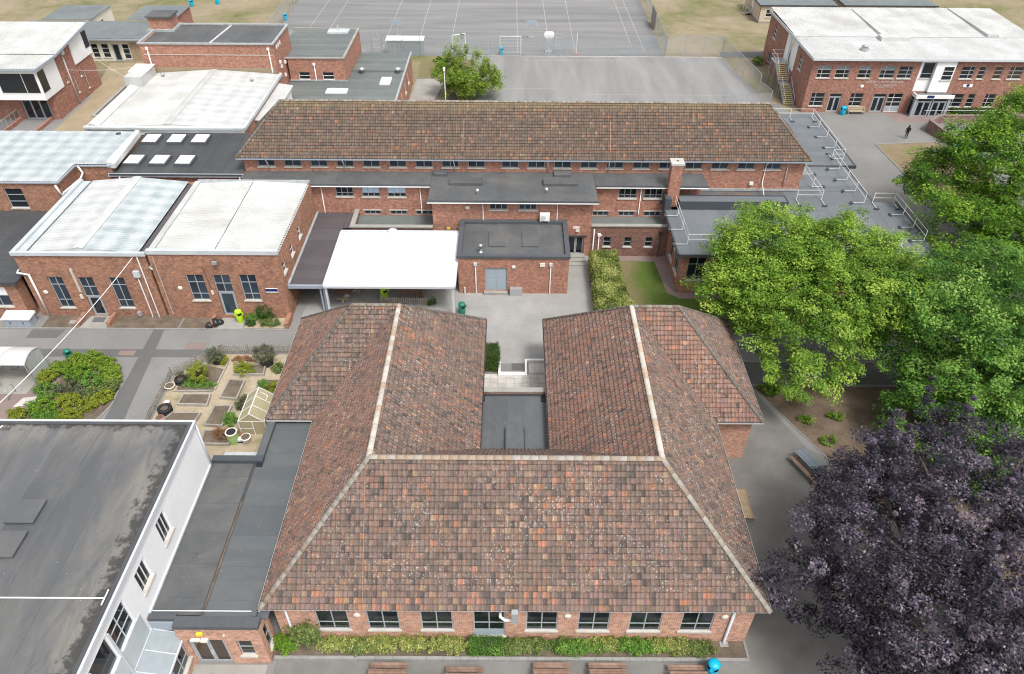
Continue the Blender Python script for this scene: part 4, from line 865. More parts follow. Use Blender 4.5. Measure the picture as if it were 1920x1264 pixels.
# ================================================================ WORKSHOPS
LL = thing('workshop_building', 'brick workshop with a worn pale gabled metal roof and a central strip ridge', 'building', (-34.6, 55, 0))
wll = [(-38.12, -36.92, .9, 4.03), (-33.12, -31.85, .9, 4.03), (-35.65, -34.42, .02, 4.03)]
wall(LL, 'S', 49.2, -40.0, -29.4, 0, 6.2, 'brick_left', wll); wall(LL, 'W', -40.0, 49.5, 61.2, 0, 6.2, 'brick_left'); wall(LL, 'E', -29.4, 49.5, 61.2, 0, 6.2, 'brick_left'); wall(LL, 'N', 61.5, -40, -29.4, 0, 6.2, 'brick_left')
for q in wll[:2]: win(LL, 'S', 49.2, *q, (.5, .5), (.25, .5, .25), gl='glass_blue')
win(LL, 'S', 49.2, -35.65, -34.42, 2.05, 4.03, (.5, .5), (.5, .5), gl='glass_blue', sill=False); door(LL, 'S', 49.2, -35.6, -34.46, .02, 2.04, 1, 'frame_grey')
rz = lambda x, y: 6.28+.5*(1-abs(x+34.6)/5.4)
corr(LL, -38.8, -34.95, 49.35, 61.3, rz, 'x', 1.2, .3, .03, 'roof_white_worn'); corr(LL, -34.25, -29.95, 49.35, 61.3, rz, 'x', 1.2, .3, .03, 'roof_grp')
obj('gable_end', MB().add([(-39.0, 49.34, 6.15), (-29.95, 49.34, 6.15), (-29.95, 49.34, 6.28), (-34.6, 49.34, 6.80), (-39.0, 49.34, 6.34)], [(0, 1, 2, 3, 4)]), 'roof_white_worn', LL)
obj('ridge_strip', MB().add([(-35.0, 49.3, 6.80), (-34.6, 49.3, 6.86), (-34.2, 49.3, 6.80), (-35.0, 61.4, 6.80), (-34.6, 61.4, 6.86), (-34.2, 61.4, 6.80)], [(0, 1, 4, 3), (1, 2, 5, 4)]), 'roof_white', LL)
obj('roof_edge', MB().box(-40.1, -29.3, 49.05, 49.33, 6.2, 6.5).box(-40.1, -39.75, 49.33, 61.4, 6.2, 6.5), 'silver_roof', LL); obj('gutter', B(-39.74, -39.1, 49.34, 61.4, 6.15, 6.3), 'silver_roof', LL); obj('gutter_shadow_strip', B(-39.09, -38.82, 49.36, 61.3, 6.15, 6.22), 'felt_black', LL)  # black strip beside the gutter stands in for the shadow in the gap
downpipe(LL, 'S', 49.2, -30.05, 0, 6.1, .05, 'pipe_grey'); o = downpipe(LL, 'S', 49.2, -30.6, 0, 4.5, .05, 'pipe_grey'); obj('junction_box', B(-30.8, -30.3, 48.95, 49.197, 4.2, 4.75), 'light_metal', o)
obj('downpipe', MB().tube([(-40.35, 49.5, 4.55), (-40.3, 49.1, 4.5), (-39.42, 49.08, 4.35), (-39.42, 49.08, .1)], .09, 10), 'pipe_white', LL, True)
for a, z in ((-38.8, 2.5),): light_disc(LL, 'S', 49.2, a, z, .2)
obj('lintel_pipe', B(-35.9, -35.75, 49.05, 49.197, 2.6, 4.9), 'sill', LL); obj('meter_box', B(-31.75, -31.45, 48.95, 49.197, .15, .55), 'galv', LL); obj('key_box', B(-36.05, -35.85, 49.1, 49.197, 1.9, 2.3), 'white_cream', LL)
obj('door_mat', B(-35.5, -34.5, 48.3, 48.95, .04, .06), 'tarmac_dark', LL)
for x in (-36.35, -33.75): obj('dwarf_wall', B(x-.14, x+.14, 47.7, 49.19, 0, .45), 'brick_left', LL)
LR = thing('workshop_building', 'brick workshop with a bright white ribbed roof beside the covered walkway', 'building', (-24, 54, 0))
wlr = [(-26.58, -25.16, 1.9, 4.5), (-22.25, -20.88, 1.93, 4.5), (-24.4, -23.0, .3, 4.48)]
wall(LR, 'S', 49.0, -29.1, -18.68, 0, 6.5, 'brick_left', wlr)
sw = [(y-.45, y+.45, 4.15, 5.2) for y in (50.0, 52.6, 55.4)]
wall(LR, 'E', -18.68, 49.3, 61.0, 0, 6.5, 'brick_left', sw); wall(LR, 'W', -29.1, 49.3, 61.0, 0, 6.5, 'brick_left'); wall(LR, 'N', 61.3, -29.1, -18.68, 0, 6.5, 'brick_left')
for q in sw: win(LR, 'E', -18.68, *q, (1,), (.5, .5), 'frame_white')
for q in wlr[:2]: win(LR, 'S', 49.0, *q, (.5, .5), (.25, .45, .3), gl='glass_blue')
win(LR, 'S', 49.0, -24.4, -23.0, 2.72, 4.48, (.5, .5), (.5, .5), gl='glass_blue', sill=False); door(LR, 'S', 49.0, -24.35, -23.05, .3, 2.7, 1, 'frame_grey', gl='glass_blue')
rz2 = lambda x, y: 6.55+.28*(1-((x+23.6)/5.2)**2)
corr(LR, -28.6, -23.65, 49.25, 60.6, rz2, 'x', 1.1, .28, .045, 'roof_cream'); corr(LR, -23.6, -18.75, 49.25, 60.6, lambda x, y: rz2(x, y)-.01, 'x', 1.1, .28, .045, 'roof_white')
obj('roof_edge', B(-29.1, -18.6, 48.9, 49.24, 6.5, 6.86), 'silver_roof', LR); obj('valley_gutter', B(-29.94, -29.12, 49.35, 60.9, 6.205, 6.24), 'felt_purple', LR); obj('verge_strip', B(-29.1, -28.62, 49.25, 60.8, 6.5, 6.68), 'roof_white', LR)
for k in range(32): obj('sheet_end', B(-18.74, -18.6, 49.4+k*.35, 49.58+k*.35, 6.5, 6.58), 'roof_white', LR)
obj('back_flashing', B(-29.0, -18.7, 60.62, 61.3, 6.45, 6.62), 'lead', LR)
obj('sign_board', B(-20.3, -19.3, 48.93, 48.997, 2.78, 3.18), 'paint_white', LR); obj('sign_panel', B(-20.3, -19.3, 48.90, 48.927, 2.92, 3.18), 'sign_blue', LR)
light_disc(LR, 'S', 49.0, -27.35, 3.15, .2)
o = obj('floodlight', B(-23.95, -23.55, 48.6, 48.8, 5.75, 6.0), 'galv', LR); obj('floodlight_bracket', MB().bar((-23.75, 49, 5.9), (-23.75, 48.78, 5.9), .06).bar((-24.1, 48.8, 5.85), (-23.4, 48.8, 5.85), .05), 'dark_metal', o)
obj('conduit', MB().bar((-25.0, 48.97, 5.4), (-24.75, 48.97, 2.9), .03), 'frame_dark', LR); obj('call_point', B(-24.85, -24.68, 48.9, 48.997, 2.55, 2.95), 'white_cream', LR)
obj('conduit', MB().bar((-28.7, 48.97, 6.2), (-28.7, 48.97, .4), .035), 'pipe_grey', LR)
obj('dwarf_wall', B(-25.3, -25.0, 47.7, 48.99, 0, .4), 'brick_left', LR); obj('dwarf_wall', B(-18.95, -18.6, 47.6, 48.99, 0, .6), 'brick_left', LR)
o = obj('street_lantern', MB().tube([(-28.8, 48.9, 5.6), (-28.9, 48.4, 5.65), (-28.6, 48.2, 5.55)], [.03, .05, .1], 8), 'galv', LR, True)
# far left low dark roofed block
FL = thing('low_brick_block', 'low brick block with black felt roof at the left edge', 'building', (-50, 53, 0))
wall(FL, 'S', 48.6, -62, -40.62, 0, 3.9, 'brick_left', [(-43.4, -41.6, 1.45, 3.4)]); win(FL, 'S', 48.6, -43.4, -41.6, 1.45, 3.4, (.5, .5), (.55, .45), gl='glass_blue', blind='paint_white')
wall(FL, 'E', -40.62, 48.9, 49.7, 0, 3.9, 'brick_left'); felt_roof(FL, -62, -40.3, 48.5, 59.9, 3.98, 'x', 1.0, 'felt_black'); obj('roof_edge', B(-62, -40.3, 48.35, 48.5, 3.75, 4.06), 'felt_black', FL)
# rear left white grid roof
RW = thing('pale_roofed_block', 'brick block with pale chequered plastic roof at the left behind the workshops', 'building', (-48, 65, 0))
wall(RW, 'S', 60.05, -64, -41.45, 0, 6.85, 'brick_left', [(-46.6, -44.95, 4.2, 6.2)]); win(RW, 'S', 60.05, -46.6, -44.95, 4.2, 6.2, (1,), (.33, .34, .33), gl='glass')
wall(RW, 'E', -41.45, 60.35, 63.45, 0, 6.85, 'brick_left'); wall(RW, 'S', 63.45, -41.45, -38.0, 0, 6.85, 'brick_left'); wall(RW, 'E', -38.0, 63.75, 70.5, 0, 6.85, 'brick_left')
corr(RW, -64, -41.35, 60.0, 70.5, lambda x, y: 6.95+.012*(y-60), 'y', 1.2, .3, .03, 'roof_grp'); corr(RW, -41.35, -38.3, 63.4, 70.5, lambda x, y: 6.95+.012*(y-60), 'y', 1.2, .3, .03, 'roof_grp')
obj('gutter', MB().box(-64, -41.3, 59.85, 59.99, 6.82, 6.93).box(-41.33, -41.2, 59.85, 63.25, 6.82, 6.93).box(-41.2, -37.9, 63.25, 63.39, 6.82, 6.93), 'grey_metal', RW)
obj('side_upstand', MB().prism([(-38.28, 63.4), (-37.5, 63.4), (-37.9, 70.6), (-38.28, 70.6)], 6.6, lambda p: 7.25-.3*(p[0]+38.28)), 'roof_white', RW)
obj('downpipe', MB().tube([(-41.0, 63.3, 6.85), (-40.7, 63.2, 6.2), (-40.75, 62.6, 5.9), (-41.3, 60.3, 5.7), (-41.35, 59.9, 5.6), (-41.5, 59.8, 6.7)], .09, 8), 'pipe_white', RW, True)
obj('roof_vent', MB().lathe([(.25, 0), (.25, .06)], (-39.8, 69.9, 7.1)), 'dark_metal', RW)
# skylight block
SB = thing('skylight_block', 'brick block with black felt roof carrying six square white rooflights', 'building', (-32, 67, 0))
wall(SB, 'S', 63.3, -38.0, -25.55, 0, 6.0, 'brick_rear'); wall(SB, 'E', -25.55, 63.6, 64.2, 0, 6.0, 'brick_rear')
felt_roof(SB, -38.25, -25.6, 63.2, 72.3, 6.15, 'y', 1.05, 'felt_black'); felt_roof(SB, -27.0, -25.6, 72.32, 74.2, 6.15, 'y', 1.0, 'felt_black')
obj('roof_edge', B(-38.25, -25.5, 63.0, 63.18, 5.9, 6.2), 'light_metal', SB); obj('roof_edge', B(-38.1, -25.5, 62.9, 62.997, 6.12, 6.25), 'slate_edge', SB)
for j, yy in ((0, 64.65), (1, 69.4)):
    for x in (-37.55, -35.05, -32.6) if j == 0 else (-37.65, -35.1, -32.65):
        o = obj('rooflight', B(x, x+1.65, yy, yy+1.95, 6.15, 6.42), 'felt_edge', SB); s_ = obj('rooflight_dome', MB().prism(rect(x+.12, x+1.53, yy+.12, yy+1.83), 6.423, 6.5), 'canopy_white', o); bevel(s_, .05, 2)
for x in (-37.2, -25.8): downpipe(SB, 'S', 63.0, x, 5.0, 5.95, .05, 'pipe_white')
# ================================================================ PALE DOMED HALL AND TALL BLOCK
DH = thing('pale_roofed_hall', 'hall with shallow gabled pale metal roof and white fascia below the tall brick block', 'building', (-36, 79, 0))
wall(DH, 'S', 72.55, -44.5, -28.0, 0, 6.3, 'brick_rear'); wall(DH, 'E', -28.0, 72.85, 88.5, 0, 6.3, 'brick_rear'); wall(DH, 'W', -44.5, 72.85, 88.5, 0, 6.3, 'brick_rear')
rz3 = lambda x, y: 6.4+.55*(1-abs(x+36)/8.4)
corr(DH, -43.3, -36.3, 72.6, 88.4, rz3, 'x', 1.2, .3, .03, 'roof_cream'); corr(DH, -35.7, -28.2, 72.6, 88.4, rz3, 'x', 1.2, .3, .03, 'roof_white_worn')
obj('ridge_strip', MB().add([(-36.4, 72.55, 6.97), (-36, 72.55, 7.03), (-35.6, 72.55, 6.97), (-36.4, 88.4, 6.97), (-36, 88.4, 7.03), (-35.6, 88.4, 6.97)], [(0, 1, 4, 3), (1, 2, 5, 4)]), 'roof_white', DH)
obj('gable_end', MB().add([(-44.5, 72.56, 6.2), (-28.0, 72.56, 6.2), (-28.0, 72.56, 6.36), (-36, 72.56, 6.97), (-44.5, 72.56, 6.36)], [(0, 1, 2, 3, 4)]), 'roof_cream', DH)
obj('fascia_board', B(-44.6, -28.0, 72.42, 72.547, 5.85, 6.75), 'paint_white', DH); obj('roof_edge', B(-44.6, -27.9, 72.2, 72.415, 6.5, 6.72), 'silver_roof', DH)
obj('side_flashing', MB().prism(rect(-44.4, -43.4, 73.2, 86.5), 6.3, lambda p: 6.75-.3*(p[0]+44.4)), 'roof_white', DH); obj('gutter_shadow_strip', B(-43.38, -43.28, 73, 86.8, 6.35, 6.47), 'felt_black', DH); obj('roof_edge', B(-44.62, -44.42, 72.6, 88.4, 6.3, 6.6), 'silver_roof', DH)  # thin black strip by the flashing: gutter shadow line put in as colour
obj('roof_edge', B(-28.15, -27.85, 72.6, 88.4, 6.3, 6.62), 'silver_roof', DH)
o = obj('air_handling_duct', B(-44.9, -42.9, 84.0, 88.0, 6.3, 7.6), 'roof_white', DH); obj('duct_cap', B(-45.0, -42.8, 85.6, 88.1, 7.603, 7.7), 'paint_white', o)
for x, y in ((-41.7, 87.0), (-30.7, 85.6)): obj('roof_vent', MB().lathe([(.12, 0), (.12, .2), (.22, .22), (.22, .38), (.05, .45)], (x, y, rz3(x, y))), 'galv', DH, True)
o = obj('white_dormer', B(-28.0, -26.6, 76.5, 86.5, 3.2, 5.55), 'render_white', DH); obj('dormer_roof', MB().prism(rect(-28.1, -26.3, 76.2, 86.8), lambda p: 5.553-.15*(p[0]+26.3), lambda p: 5.7-.15*(p[0]+26.3)), 'roof_white', o)
for y in (77.2, 79.4, 81.6, 83.8): obj('vent_slot', B(-26.597, -26.5, y, y+.25, 3.6, 5.2), 'frame_dark', o)
LTW = thing('side_flat_roof', 'narrow flat roofed brick store with pale rim beside the sand terrace', 'flat roof', (-47, 84, 0))
wall(LTW, 'W', -49.2, 82.5, 97.7, 0, 3.4, 'brick_far'); wall(LTW, 'S', 82.5, -48.9, -44.8, 0, 3.4, 'brick_far'); felt_roof(LTW, -49.0, -44.7, 82.7, 97.5, 3.4, 'y', 1.1, 'felt_green'); rim(LTW, -49.4, -44.7, 82.4, 97.8, 3.42, 3.62, .35, 'concrete', 'SNW')
for y in (86, 90.5): obj('rooflight', B(-47.8, -46.8, y, y+.8, 3.42, 3.6), 'paint_white', LTW)
TB = thing('tall_brick_block', 'tall windowless brick block with flat felt roof and pale hopper pipes', 'building', (-36.4, 92, 0))
wall(TB, 'S', 88.6, -44.25, -28.4, 0, 9.85, 'brick_rear'); wall(TB, 'E', -28.4, 88.9, 96.0, 0, 9.85, 'brick_rear'); wall(TB, 'W', -44.25, 88.9, 96.0, 0, 9.85, 'brick_rear')
felt_roof(TB, -43.9, -28.8, 88.95, 95.9, 9.8, 'y', 1.1, 'felt_mid'); rim(TB, -44.4, -28.25, 88.45, 96.1, 9.853, 10.02, .3, 'lead', 'SNWE')
obj('roof_rib', MB().bar((-36, 89, 9.86), (-35.4, 95.8, 9.86), .1, .1), 'pipe_white', TB)
for x in (-43.4, -29.0): downpipe(TB, 'S', 88.6, x, 6.6, 9.3, .07, 'pipe_white', True)
obj('string_course', B(-44.0, -28.6, 88.54, 88.597, 8.6, 8.66), 'sill', TB); obj('parapet_flashing', B(-44.0, -28.6, 88.5, 88.597, 6.5, 7.1), 'terrace_sand', TB)
o = obj('tank_house', B(-44.6, -41.9, 93.4, 95.7, 9.83, 11.4), 'brick_rear', TB); obj('tank_roof', B(-44.8, -41.7, 93.2, 95.9, 11.403, 11.6), 'felt_mid', o); obj('tank_base', B(-44.9, -41.6, 93.1, 96.0, 9.82, 10.1), 'lead', TB)
for k in range(3): obj('air_vent', MB().tube([(-28.398, 89.9+.75*k, 9.2), (-28.34, 89.9+.75*k, 9.2)], .28, 12), 'white_cream', TB)
for y, z in ((90.2, 6.6), (92.0, 6.5), (91.2, 5.2), (90.0, 7.2)): obj('wall_fitting', B(-28.397, -28.2, y-.12, y+.12, z, z+.35), 'paint_white', TB)
# ================================================================ ANNEXE
AX = thing('brick_annexe', 'two level brick annexe with green grey felt roofs behind the tiled hall', 'building', (-22, 95, 0))
aw = [(-27.0, -25.6, 4.35, 5.3), (-24.0, -22.55, 4.35, 5.3)]
wall(AX, 'S', 92.3, -28.1, -21.05, 3.9, 6.95, 'brick_rear', aw); wall(AX, 'E', -21.05, 92.6, 104, 3.9, 6.95, 'brick_rear')
for q in aw: win(AX, 'S', 92.3, *q, (1,), (.5, .5), 'frame_white')
felt_roof(AX, -29.8, -21.3, 92.6, 103.8, 6.9, 'x', 1.1, 'felt_green'); rim(AX, -30, -20.95, 92.2, 104.1, 6.953, 7.12, .3, 'concrete', 'SNE')
o = downpipe(AX, 'S', 92.3, -24.85, 4.2, 6.2, .06, 'pipe_white', True)
obj('tank_tray', B(-25, -22.2, 102, 103.6, 6.92, 7.15), 'silver_roof', AX); obj('vent_pipe', MB().bar((-23.6, 102.6, 7.1), (-23.6, 102.6, 7.9), .12), 'pipe_grey', AX)
wall(AX, 'E', -14.05, 84, 103, 0, 4.05, 'brick_rear', [(y-.5, y+.5, 1.6, 3.2) for y in (88, 91.5, 95, 98.5)])
for y in (88, 91.5, 95, 98.5): win(AX, 'E', -14.05, y-.5, y+.5, 1.6, 3.2, (1,), (.5, .5), 'frame_white')
felt_roof(AX, -28.3, -14.2, 82, 92.25, 4.1, 'x', 1.1, 'felt_green'); felt_roof(AX, -21.0, -14.2, 92.28, 103, 4.1, 'x', 1.1, 'felt_green'); obj('roof_edge', B(-14.18, -13.95, 82, 103.1, 4.0, 4.25), 'lead', AX)
obj('lead_flashing', B(-28.2, -20.9, 92.14, 92.28, 4.17, 4.35), 'lead', AX)
for (x0, x1, ya, yb_, h) in ((-23.0, -20.4, 88.3, 89.7, .3), (-16.75, -15.45, 91.2, 93.6, .35), (-29.0, -27.6, 88.0, 89.3, .3)):
    o = obj('rooflight', B(x0, x1, ya, yb_, 4.1, 4.1+h*.5), 'frame_white', AX); obj('rooflight_dome', MB().add([(x0+.08, ya+.08, 4.1+h*.5), (x1-.08, ya+.08, 4.1+h*.5), (x1-.08, yb_-.08, 4.1+h*.5), (x0+.08, yb_-.08, 4.1+h*.5), (x0+.6, (ya+yb_)/2, 4.25+h), (x1-.6, (ya+yb_)/2, 4.25+h)], [(0, 1, 5, 4), (1, 2, 5), (2, 3, 4, 5), (3, 0, 4)]), 'canopy_white', o)
for x, y in ((-19.6, 95.3), (-14.9, 95.4)): obj('roof_vent', MB().lathe([(.18, 0), (.18, .45), (.42, .47), (.42, .62), (.1, .78)], (x, y, 4.12)), 'galv', AX, True)
obj('roof_step', B(-21, -14.25, 95.9, 96.1, 4.12, 4.24), 'felt_green', AX)
# ================================================================ TOP LEFT WHITE ROOFED BLOCK
TL = thing('white_roofed_block', 'two storey brick and white panel block with white roof in the upper left corner', 'building', (-64, 95, 0))
tz = lambda x, y: 7.05 if y < 92.6 else 7.05+.11*(y-92.6)
wall(TL, 'E', -57.6, 89.9, 101.6, 0, 6.9, 'brick_far', [(95.5, 95.85, 1.2, 3.6), (93.65, 94.05, 3.2, 3.95), (97.2, 97.6, 2.7, 3.4), (98.1, 98.5, .8, 3.4), (97.5, 97.95, 3.2, 3.9)][:4])
for q in ((95.5, 95.85, 1.2, 3.6), (93.65, 94.05, 3.2, 3.95), (97.2, 97.6, 2.7, 3.4), (98.1, 98.5, .8, 3.4)): win(TL, 'E', -57.6, *q, (1,), (.6, .4) if q[3]-q[2] > 1 else (1,), 'frame_white', fw=.05)
wall(TL, 'S', 89.6, -80, -57.6, 0, 3.1, 'brick_far', [(-61.9, -58.5, 0, 2.7)]); door(TL, 'S', 89.6, -61.9, -58.5, 0, 2.7, 3, 'frame_grey')
o = obj('white_panel', MB().box(-80, -57.45, 88.0, 92.6, 3.15, 6.95), 'render_white', TL); obj('white_panel', B(-57.598, -57.45, 96.9, 101.7, 4.4, 7.7), 'render_white', TL)
win(TL, 'S', 88.0, -80, -66, 4.7, 6.5, (.25,)*4, (1,), 'frame_dark', sill=False, set_=-.04); win(TL, 'S', 88.0, -66, -62.6, 4.7, 6.5, (1,), (1,), 'frame_white', sill=False, set_=-.04); win(TL, 'S', 88.0, -62.5, -57.7, 4.0, 6.5, (.65, .35), (1,), 'frame_white', sill=False, set_=-.05); win(TL, 'E', -57.45, 88.1, 89.6, 4.0, 6.5, (1,), (1,), 'frame_dark', sill=False, set_=-.04)
win(TL, 'E', -57.45, 100.4, 101.6, 5.3, 7.4, (1,), (1,), 'frame_dark', sill=False, set_=-.04)
corr(TL, -80, -57.1, 87.6, 92.6, lambda x, y: 7.12, 'y', 1.4, .35, .03, 'roof_cream'); corr(TL, -80, -57.1, 92.65, 102.2, lambda x, y: 7.14+.11*(y-92.65), 'y', 1.4, .35, .03, 'roof_cream')
obj('roof_edge', MB().box(-80, -57.0, 87.4, 87.58, 6.95, 7.2).box(-57.1, -56.95, 87.58, 92.6, 6.95, 7.2), 'grey_metal', TL); obj('roof_edge', MB().prism(rect(-57.1, -56.95, 92.62, 102.3), lambda p: 6.98+.11*(p[1]-92.62), lambda p: 7.25+.11*(p[1]-92.62)), 'grey_metal', TL)
obj('gutter_joint', B(-80, -57.1, 92.58, 92.68, 7.14, 7.19), 'dark_metal', TL)
o = obj('downpipe', MB().tube([(-57.5, 94.6, 6.9), (-57.48, 94.6, .1)], .09, 8), 'pipe_grey', TL, True); obj('hopper', B(-57.59, -57.2, 94.3, 94.9, 6.5, 6.95), 'pipe_grey', o)
# lower terrace wall and railing
TW = thing('terrace_railing', 'black bar railing on a low brick edge by the upper left terrace', 'railing', (-64, 84, 0))
obj('edge_wall', B(-66, -62.6, 83.3, 83.6, 0, .5), 'brick_far', TW); obj('edge_wall', B(-62.6, -62.3, 83.3, 89.3, 0, .5), 'brick_far', TW); obj('edge_wall', B(-58.9, -58.55, 82.0, 89.55, 0, .4), 'brick_far', TW)
for k in range(7): obj('railing_post', B(-62.5, -62.44, 83.4+k*.95, 83.46+k*.95, .5, 1.55), 'galv', TW)
for k in range(40): obj('baluster', B(-62.485, -62.46, 83.5+k*.145, 83.525+k*.145, .6, 1.45), 'dark_metal', TW)
for k in range(24): obj('baluster', B(-66+k*.145, -65.975+k*.145, 83.44, 83.465, .6, 1.45), 'dark_metal', TW)
obj('top_rail', MB().box(-66, -62.44, 83.42, 83.48, 1.5, 1.56).box(-62.5, -62.44, 83.48, 89.3, 1.5, 1.56), 'galv', TW)
# prefab classrooms upper left
PF = thing('prefab_classroom', 'cream prefabricated classrooms with dark grey flat roofs at the upper left field edge', 'building', (-62, 116, 0))
wall(PF, 'S', 110.9, -75, -54.6, 0, 3.3, 'white_cream', [(-62.6, -61.6, .5, 2.5), (-61.1, -60.0, .5, 2.5), (-58.0, -57.0, .3, 2.5), (-59.5, -58.4, 0, 2.5)], t=.15)
for q in ((-62.6, -61.6, .5, 2.5), (-61.1, -60.0, .5, 2.5), (-58.0, -57.0, .3, 2.5)): win(PF, 'S', 110.9, *q, (1,), (.33, .34, .33), 'frame_white', set_=.04)
door(PF, 'S', 110.9, -59.5, -58.4, 0, 2.5, 1, 'door_grey', set_=.04)
obj('timber_screen', B(-56.8, -54.6, 110.7, 110.85, 0, 2.6), 'timber_tan', PF)
felt_roof(PF, -75, -54.3, 110.2, 118.4, 3.5, 'y', 2.6, 'prefab_roof'); felt_roof(PF, -73, -65.4, 118.42, 126.0, 3.7, 'y', 2.6, 'prefab_roof'); felt_roof(PF, -59.9, -52.5, 118.42, 126.0, 3.7, 'y', 2.6, 'prefab_roof')
obj('eaves_gutter', B(-75, -54.2, 110.0, 110.18, 3.25, 3.45), 'grey_metal', PF)
wall(PF, 'E', -65.6, 118.5, 126, 0, 3.6, 'white_cream', [(120.5, 122.5, 1, 2.6)], t=.15); win(PF, 'E', -65.6, 120.5, 122.5, 1, 2.6, (.5, .5), (1,), set_=.04); wall(PF, 'E', -52.7, 118.5, 126, 0, 3.6, 'brick_far', t=.15)
# ================================================================ MAIN HALL WITH TWO STOREY WING
HB = thing('tiled_hall_building', 'long red brick hall with brown clay tile roof and a two storey front wing', 'building', (0, 63, 0))
hx0, hx1, hy, hw, hz, hr = -25.94, 28.33, 63.55, 3.94, 7.65, 11.64
h0 = lambda x, y: (x, y, hz); h1 = lambda x, y: (x, y, hr); hyb = hy+2*hw
cl = [(-24.15+2.5*k+(.7 if k > 8 else 0), -24.15+2.5*k+(.7 if k > 8 else 0)+1.6, 6.6, 7.3) for k in range(20)]
wall(HB, 'S', 64.0, hx0+.45, hx1-.45, 0, 7.5, 'brick_rear', cl); wall(HB, 'E', hx1-.45, 64.3, hyb-.75, 0, 7.5, 'brick_rear'); wall(HB, 'W', hx0+.45, 64.3, hyb-.75, 0, 7.5, 'brick_rear'); wall(HB, 'N', hyb-.45, hx0+.45, hx1-.45, 0, 7.5, 'brick_rear')
for q in cl: win(HB, 'S', 64.0, *q, (.5, .5), (1,), gl='glass_blue')
obj('soffit', B(hx0+.1, hx1-.1, hy+.1, hyb-.1, 7.503, 7.58), 'frame_dark', HB)
HS = [((h0(hx0, hy), h0(hx1, hy), h1(hx1-hw, hy+hw), h1(hx0+hw, hy+hw)), dict(seed=31, ridge_moss=.75, orange=1.0)), ((h0(hx0, hyb), h0(hx0, hy), h1(hx0+hw, hy+hw), h1(hx0+hw, hy+hw)), dict(seed=32)),
      ((h0(hx1, hy), h0(hx1, hyb), h1(hx1-hw, hy+hw), h1(hx1-hw, hy+hw)), dict(seed=33)), ((h0(hx1, hyb), h0(hx0, hyb), h1(hx0+hw, hy+hw), h1(hx1-hw, hy+hw)), dict(seed=34))]
mb = MB()
for pts, kw in HS: mb.add([(p[0], p[1], p[2]-.02) for p in pts], [(0, 1, 2, 3)] if Vector(pts[2]) != Vector(pts[3]) else [(0, 1, 2)])
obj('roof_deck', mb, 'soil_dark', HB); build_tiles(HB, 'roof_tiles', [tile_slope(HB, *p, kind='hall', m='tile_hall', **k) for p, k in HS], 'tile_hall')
for i, (p, q, pa) in enumerate(((h1(hx0+hw, hy+hw), h1(hx1-hw, hy+hw), .95), (h0(hx0, hy), h1(hx0+hw, hy+hw), .6), (h0(hx1, hy), h1(hx1-hw, hy+hw), .6))): ridge_line(HB, p, q, .125, .46, 'ridge_mat', pa, 60+i)
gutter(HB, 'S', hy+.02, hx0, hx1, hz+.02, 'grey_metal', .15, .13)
obj('lightning_conductor', MB().bar((hx0+.9, hy+.55, hz+.68), (hx1-.9, hy+.55, hz+.68), .03, .03), 'copper_wire', HB)
for x in (-4.6, 9.3): obj('lightning_conductor', MB().bar((x, hy+.5, hz+.64), (x, hy+2.6, hz+2.75), .03, .03), 'copper_wire', HB)
for x in (-23.2, -16.0, -5.5, 3.4, 9.2): obj('downpipe', MB().tube([(x, hy-.07, 7.55), (x+.05, 63.85, 7.0), (x+.05, 63.87, 6.3)], .05, 8), 'pipe_grey', HB, True)
for x, z0 in ((24.2, 4.4),): obj('downpipe', MB().tube([(x, hy-.07, 7.55), (x, 63.9, 7.1), (x, 63.9, 5.3), (x, 62.6, 4.55)], .05, 8), 'pipe_white', HB, True)
obj('downpipe', MB().tube([(26.3, 63.92, 7.5), (26.3, 63.92, 4.8)], .04, 8), 'pipe_grey', HB, True); obj('vent_box', B(23.0, 23.35, 63.85, 63.997, 5.0, 5.3), 'paint_white', HB)
# wing walls
uL = [(-16.6, -14.95, 4.65, 6.02), (-14.13, -12.45, 4.65, 6.02), (-11.7, -9.97, 4.65, 6.02)]; lL = [(-14.15, -12.55, 2.72, 3.2), (-11.65, -10.05, 2.72, 3.2), (-9.15, -7.5, 2.72, 3.2)]
uR = [(10.12, 11.82, 4.65, 6.04), (12.55, 14.25, 4.65, 6.04)]; lR = [(7.8, 9.35, 2.72, 3.26), (10.3, 11.85, 2.72, 3.26), (12.75, 14.4, 2.72, 3.26)]
wall(HB, 'S', 61.75, -25.5, -7.1, 0, 6.1, 'brick_rear', uL+lL); wall(HB, 'S', 61.75, 7.3, 14.95, 0, 6.1, 'brick_rear', uR+lR); wall(HB, 'S', 62.9, 14.95, 18.1, 0, 6.1, 'brick_rear')
for i, q in enumerate(uL): win(HB, 'S', 61.75, *q, (.34, .33, .33), (.28, .72), gl='glass', blind=None if i == 0 else 'blind')
for q in uR: win(HB, 'S', 61.75, *q, (.34, .33, .33), (.25, .75))
for q in lL+lR: win(HB, 'S', 61.75, *q, (.34, .33, .33), (1,), gl='glass_blue', sill=False); obj('lintel', fbox(MB(), 'S', 61.75, q[0]-.1, q[1]+.1, -.05, .02, q[3]+.003, q[3]+.1), 'sill', HB)
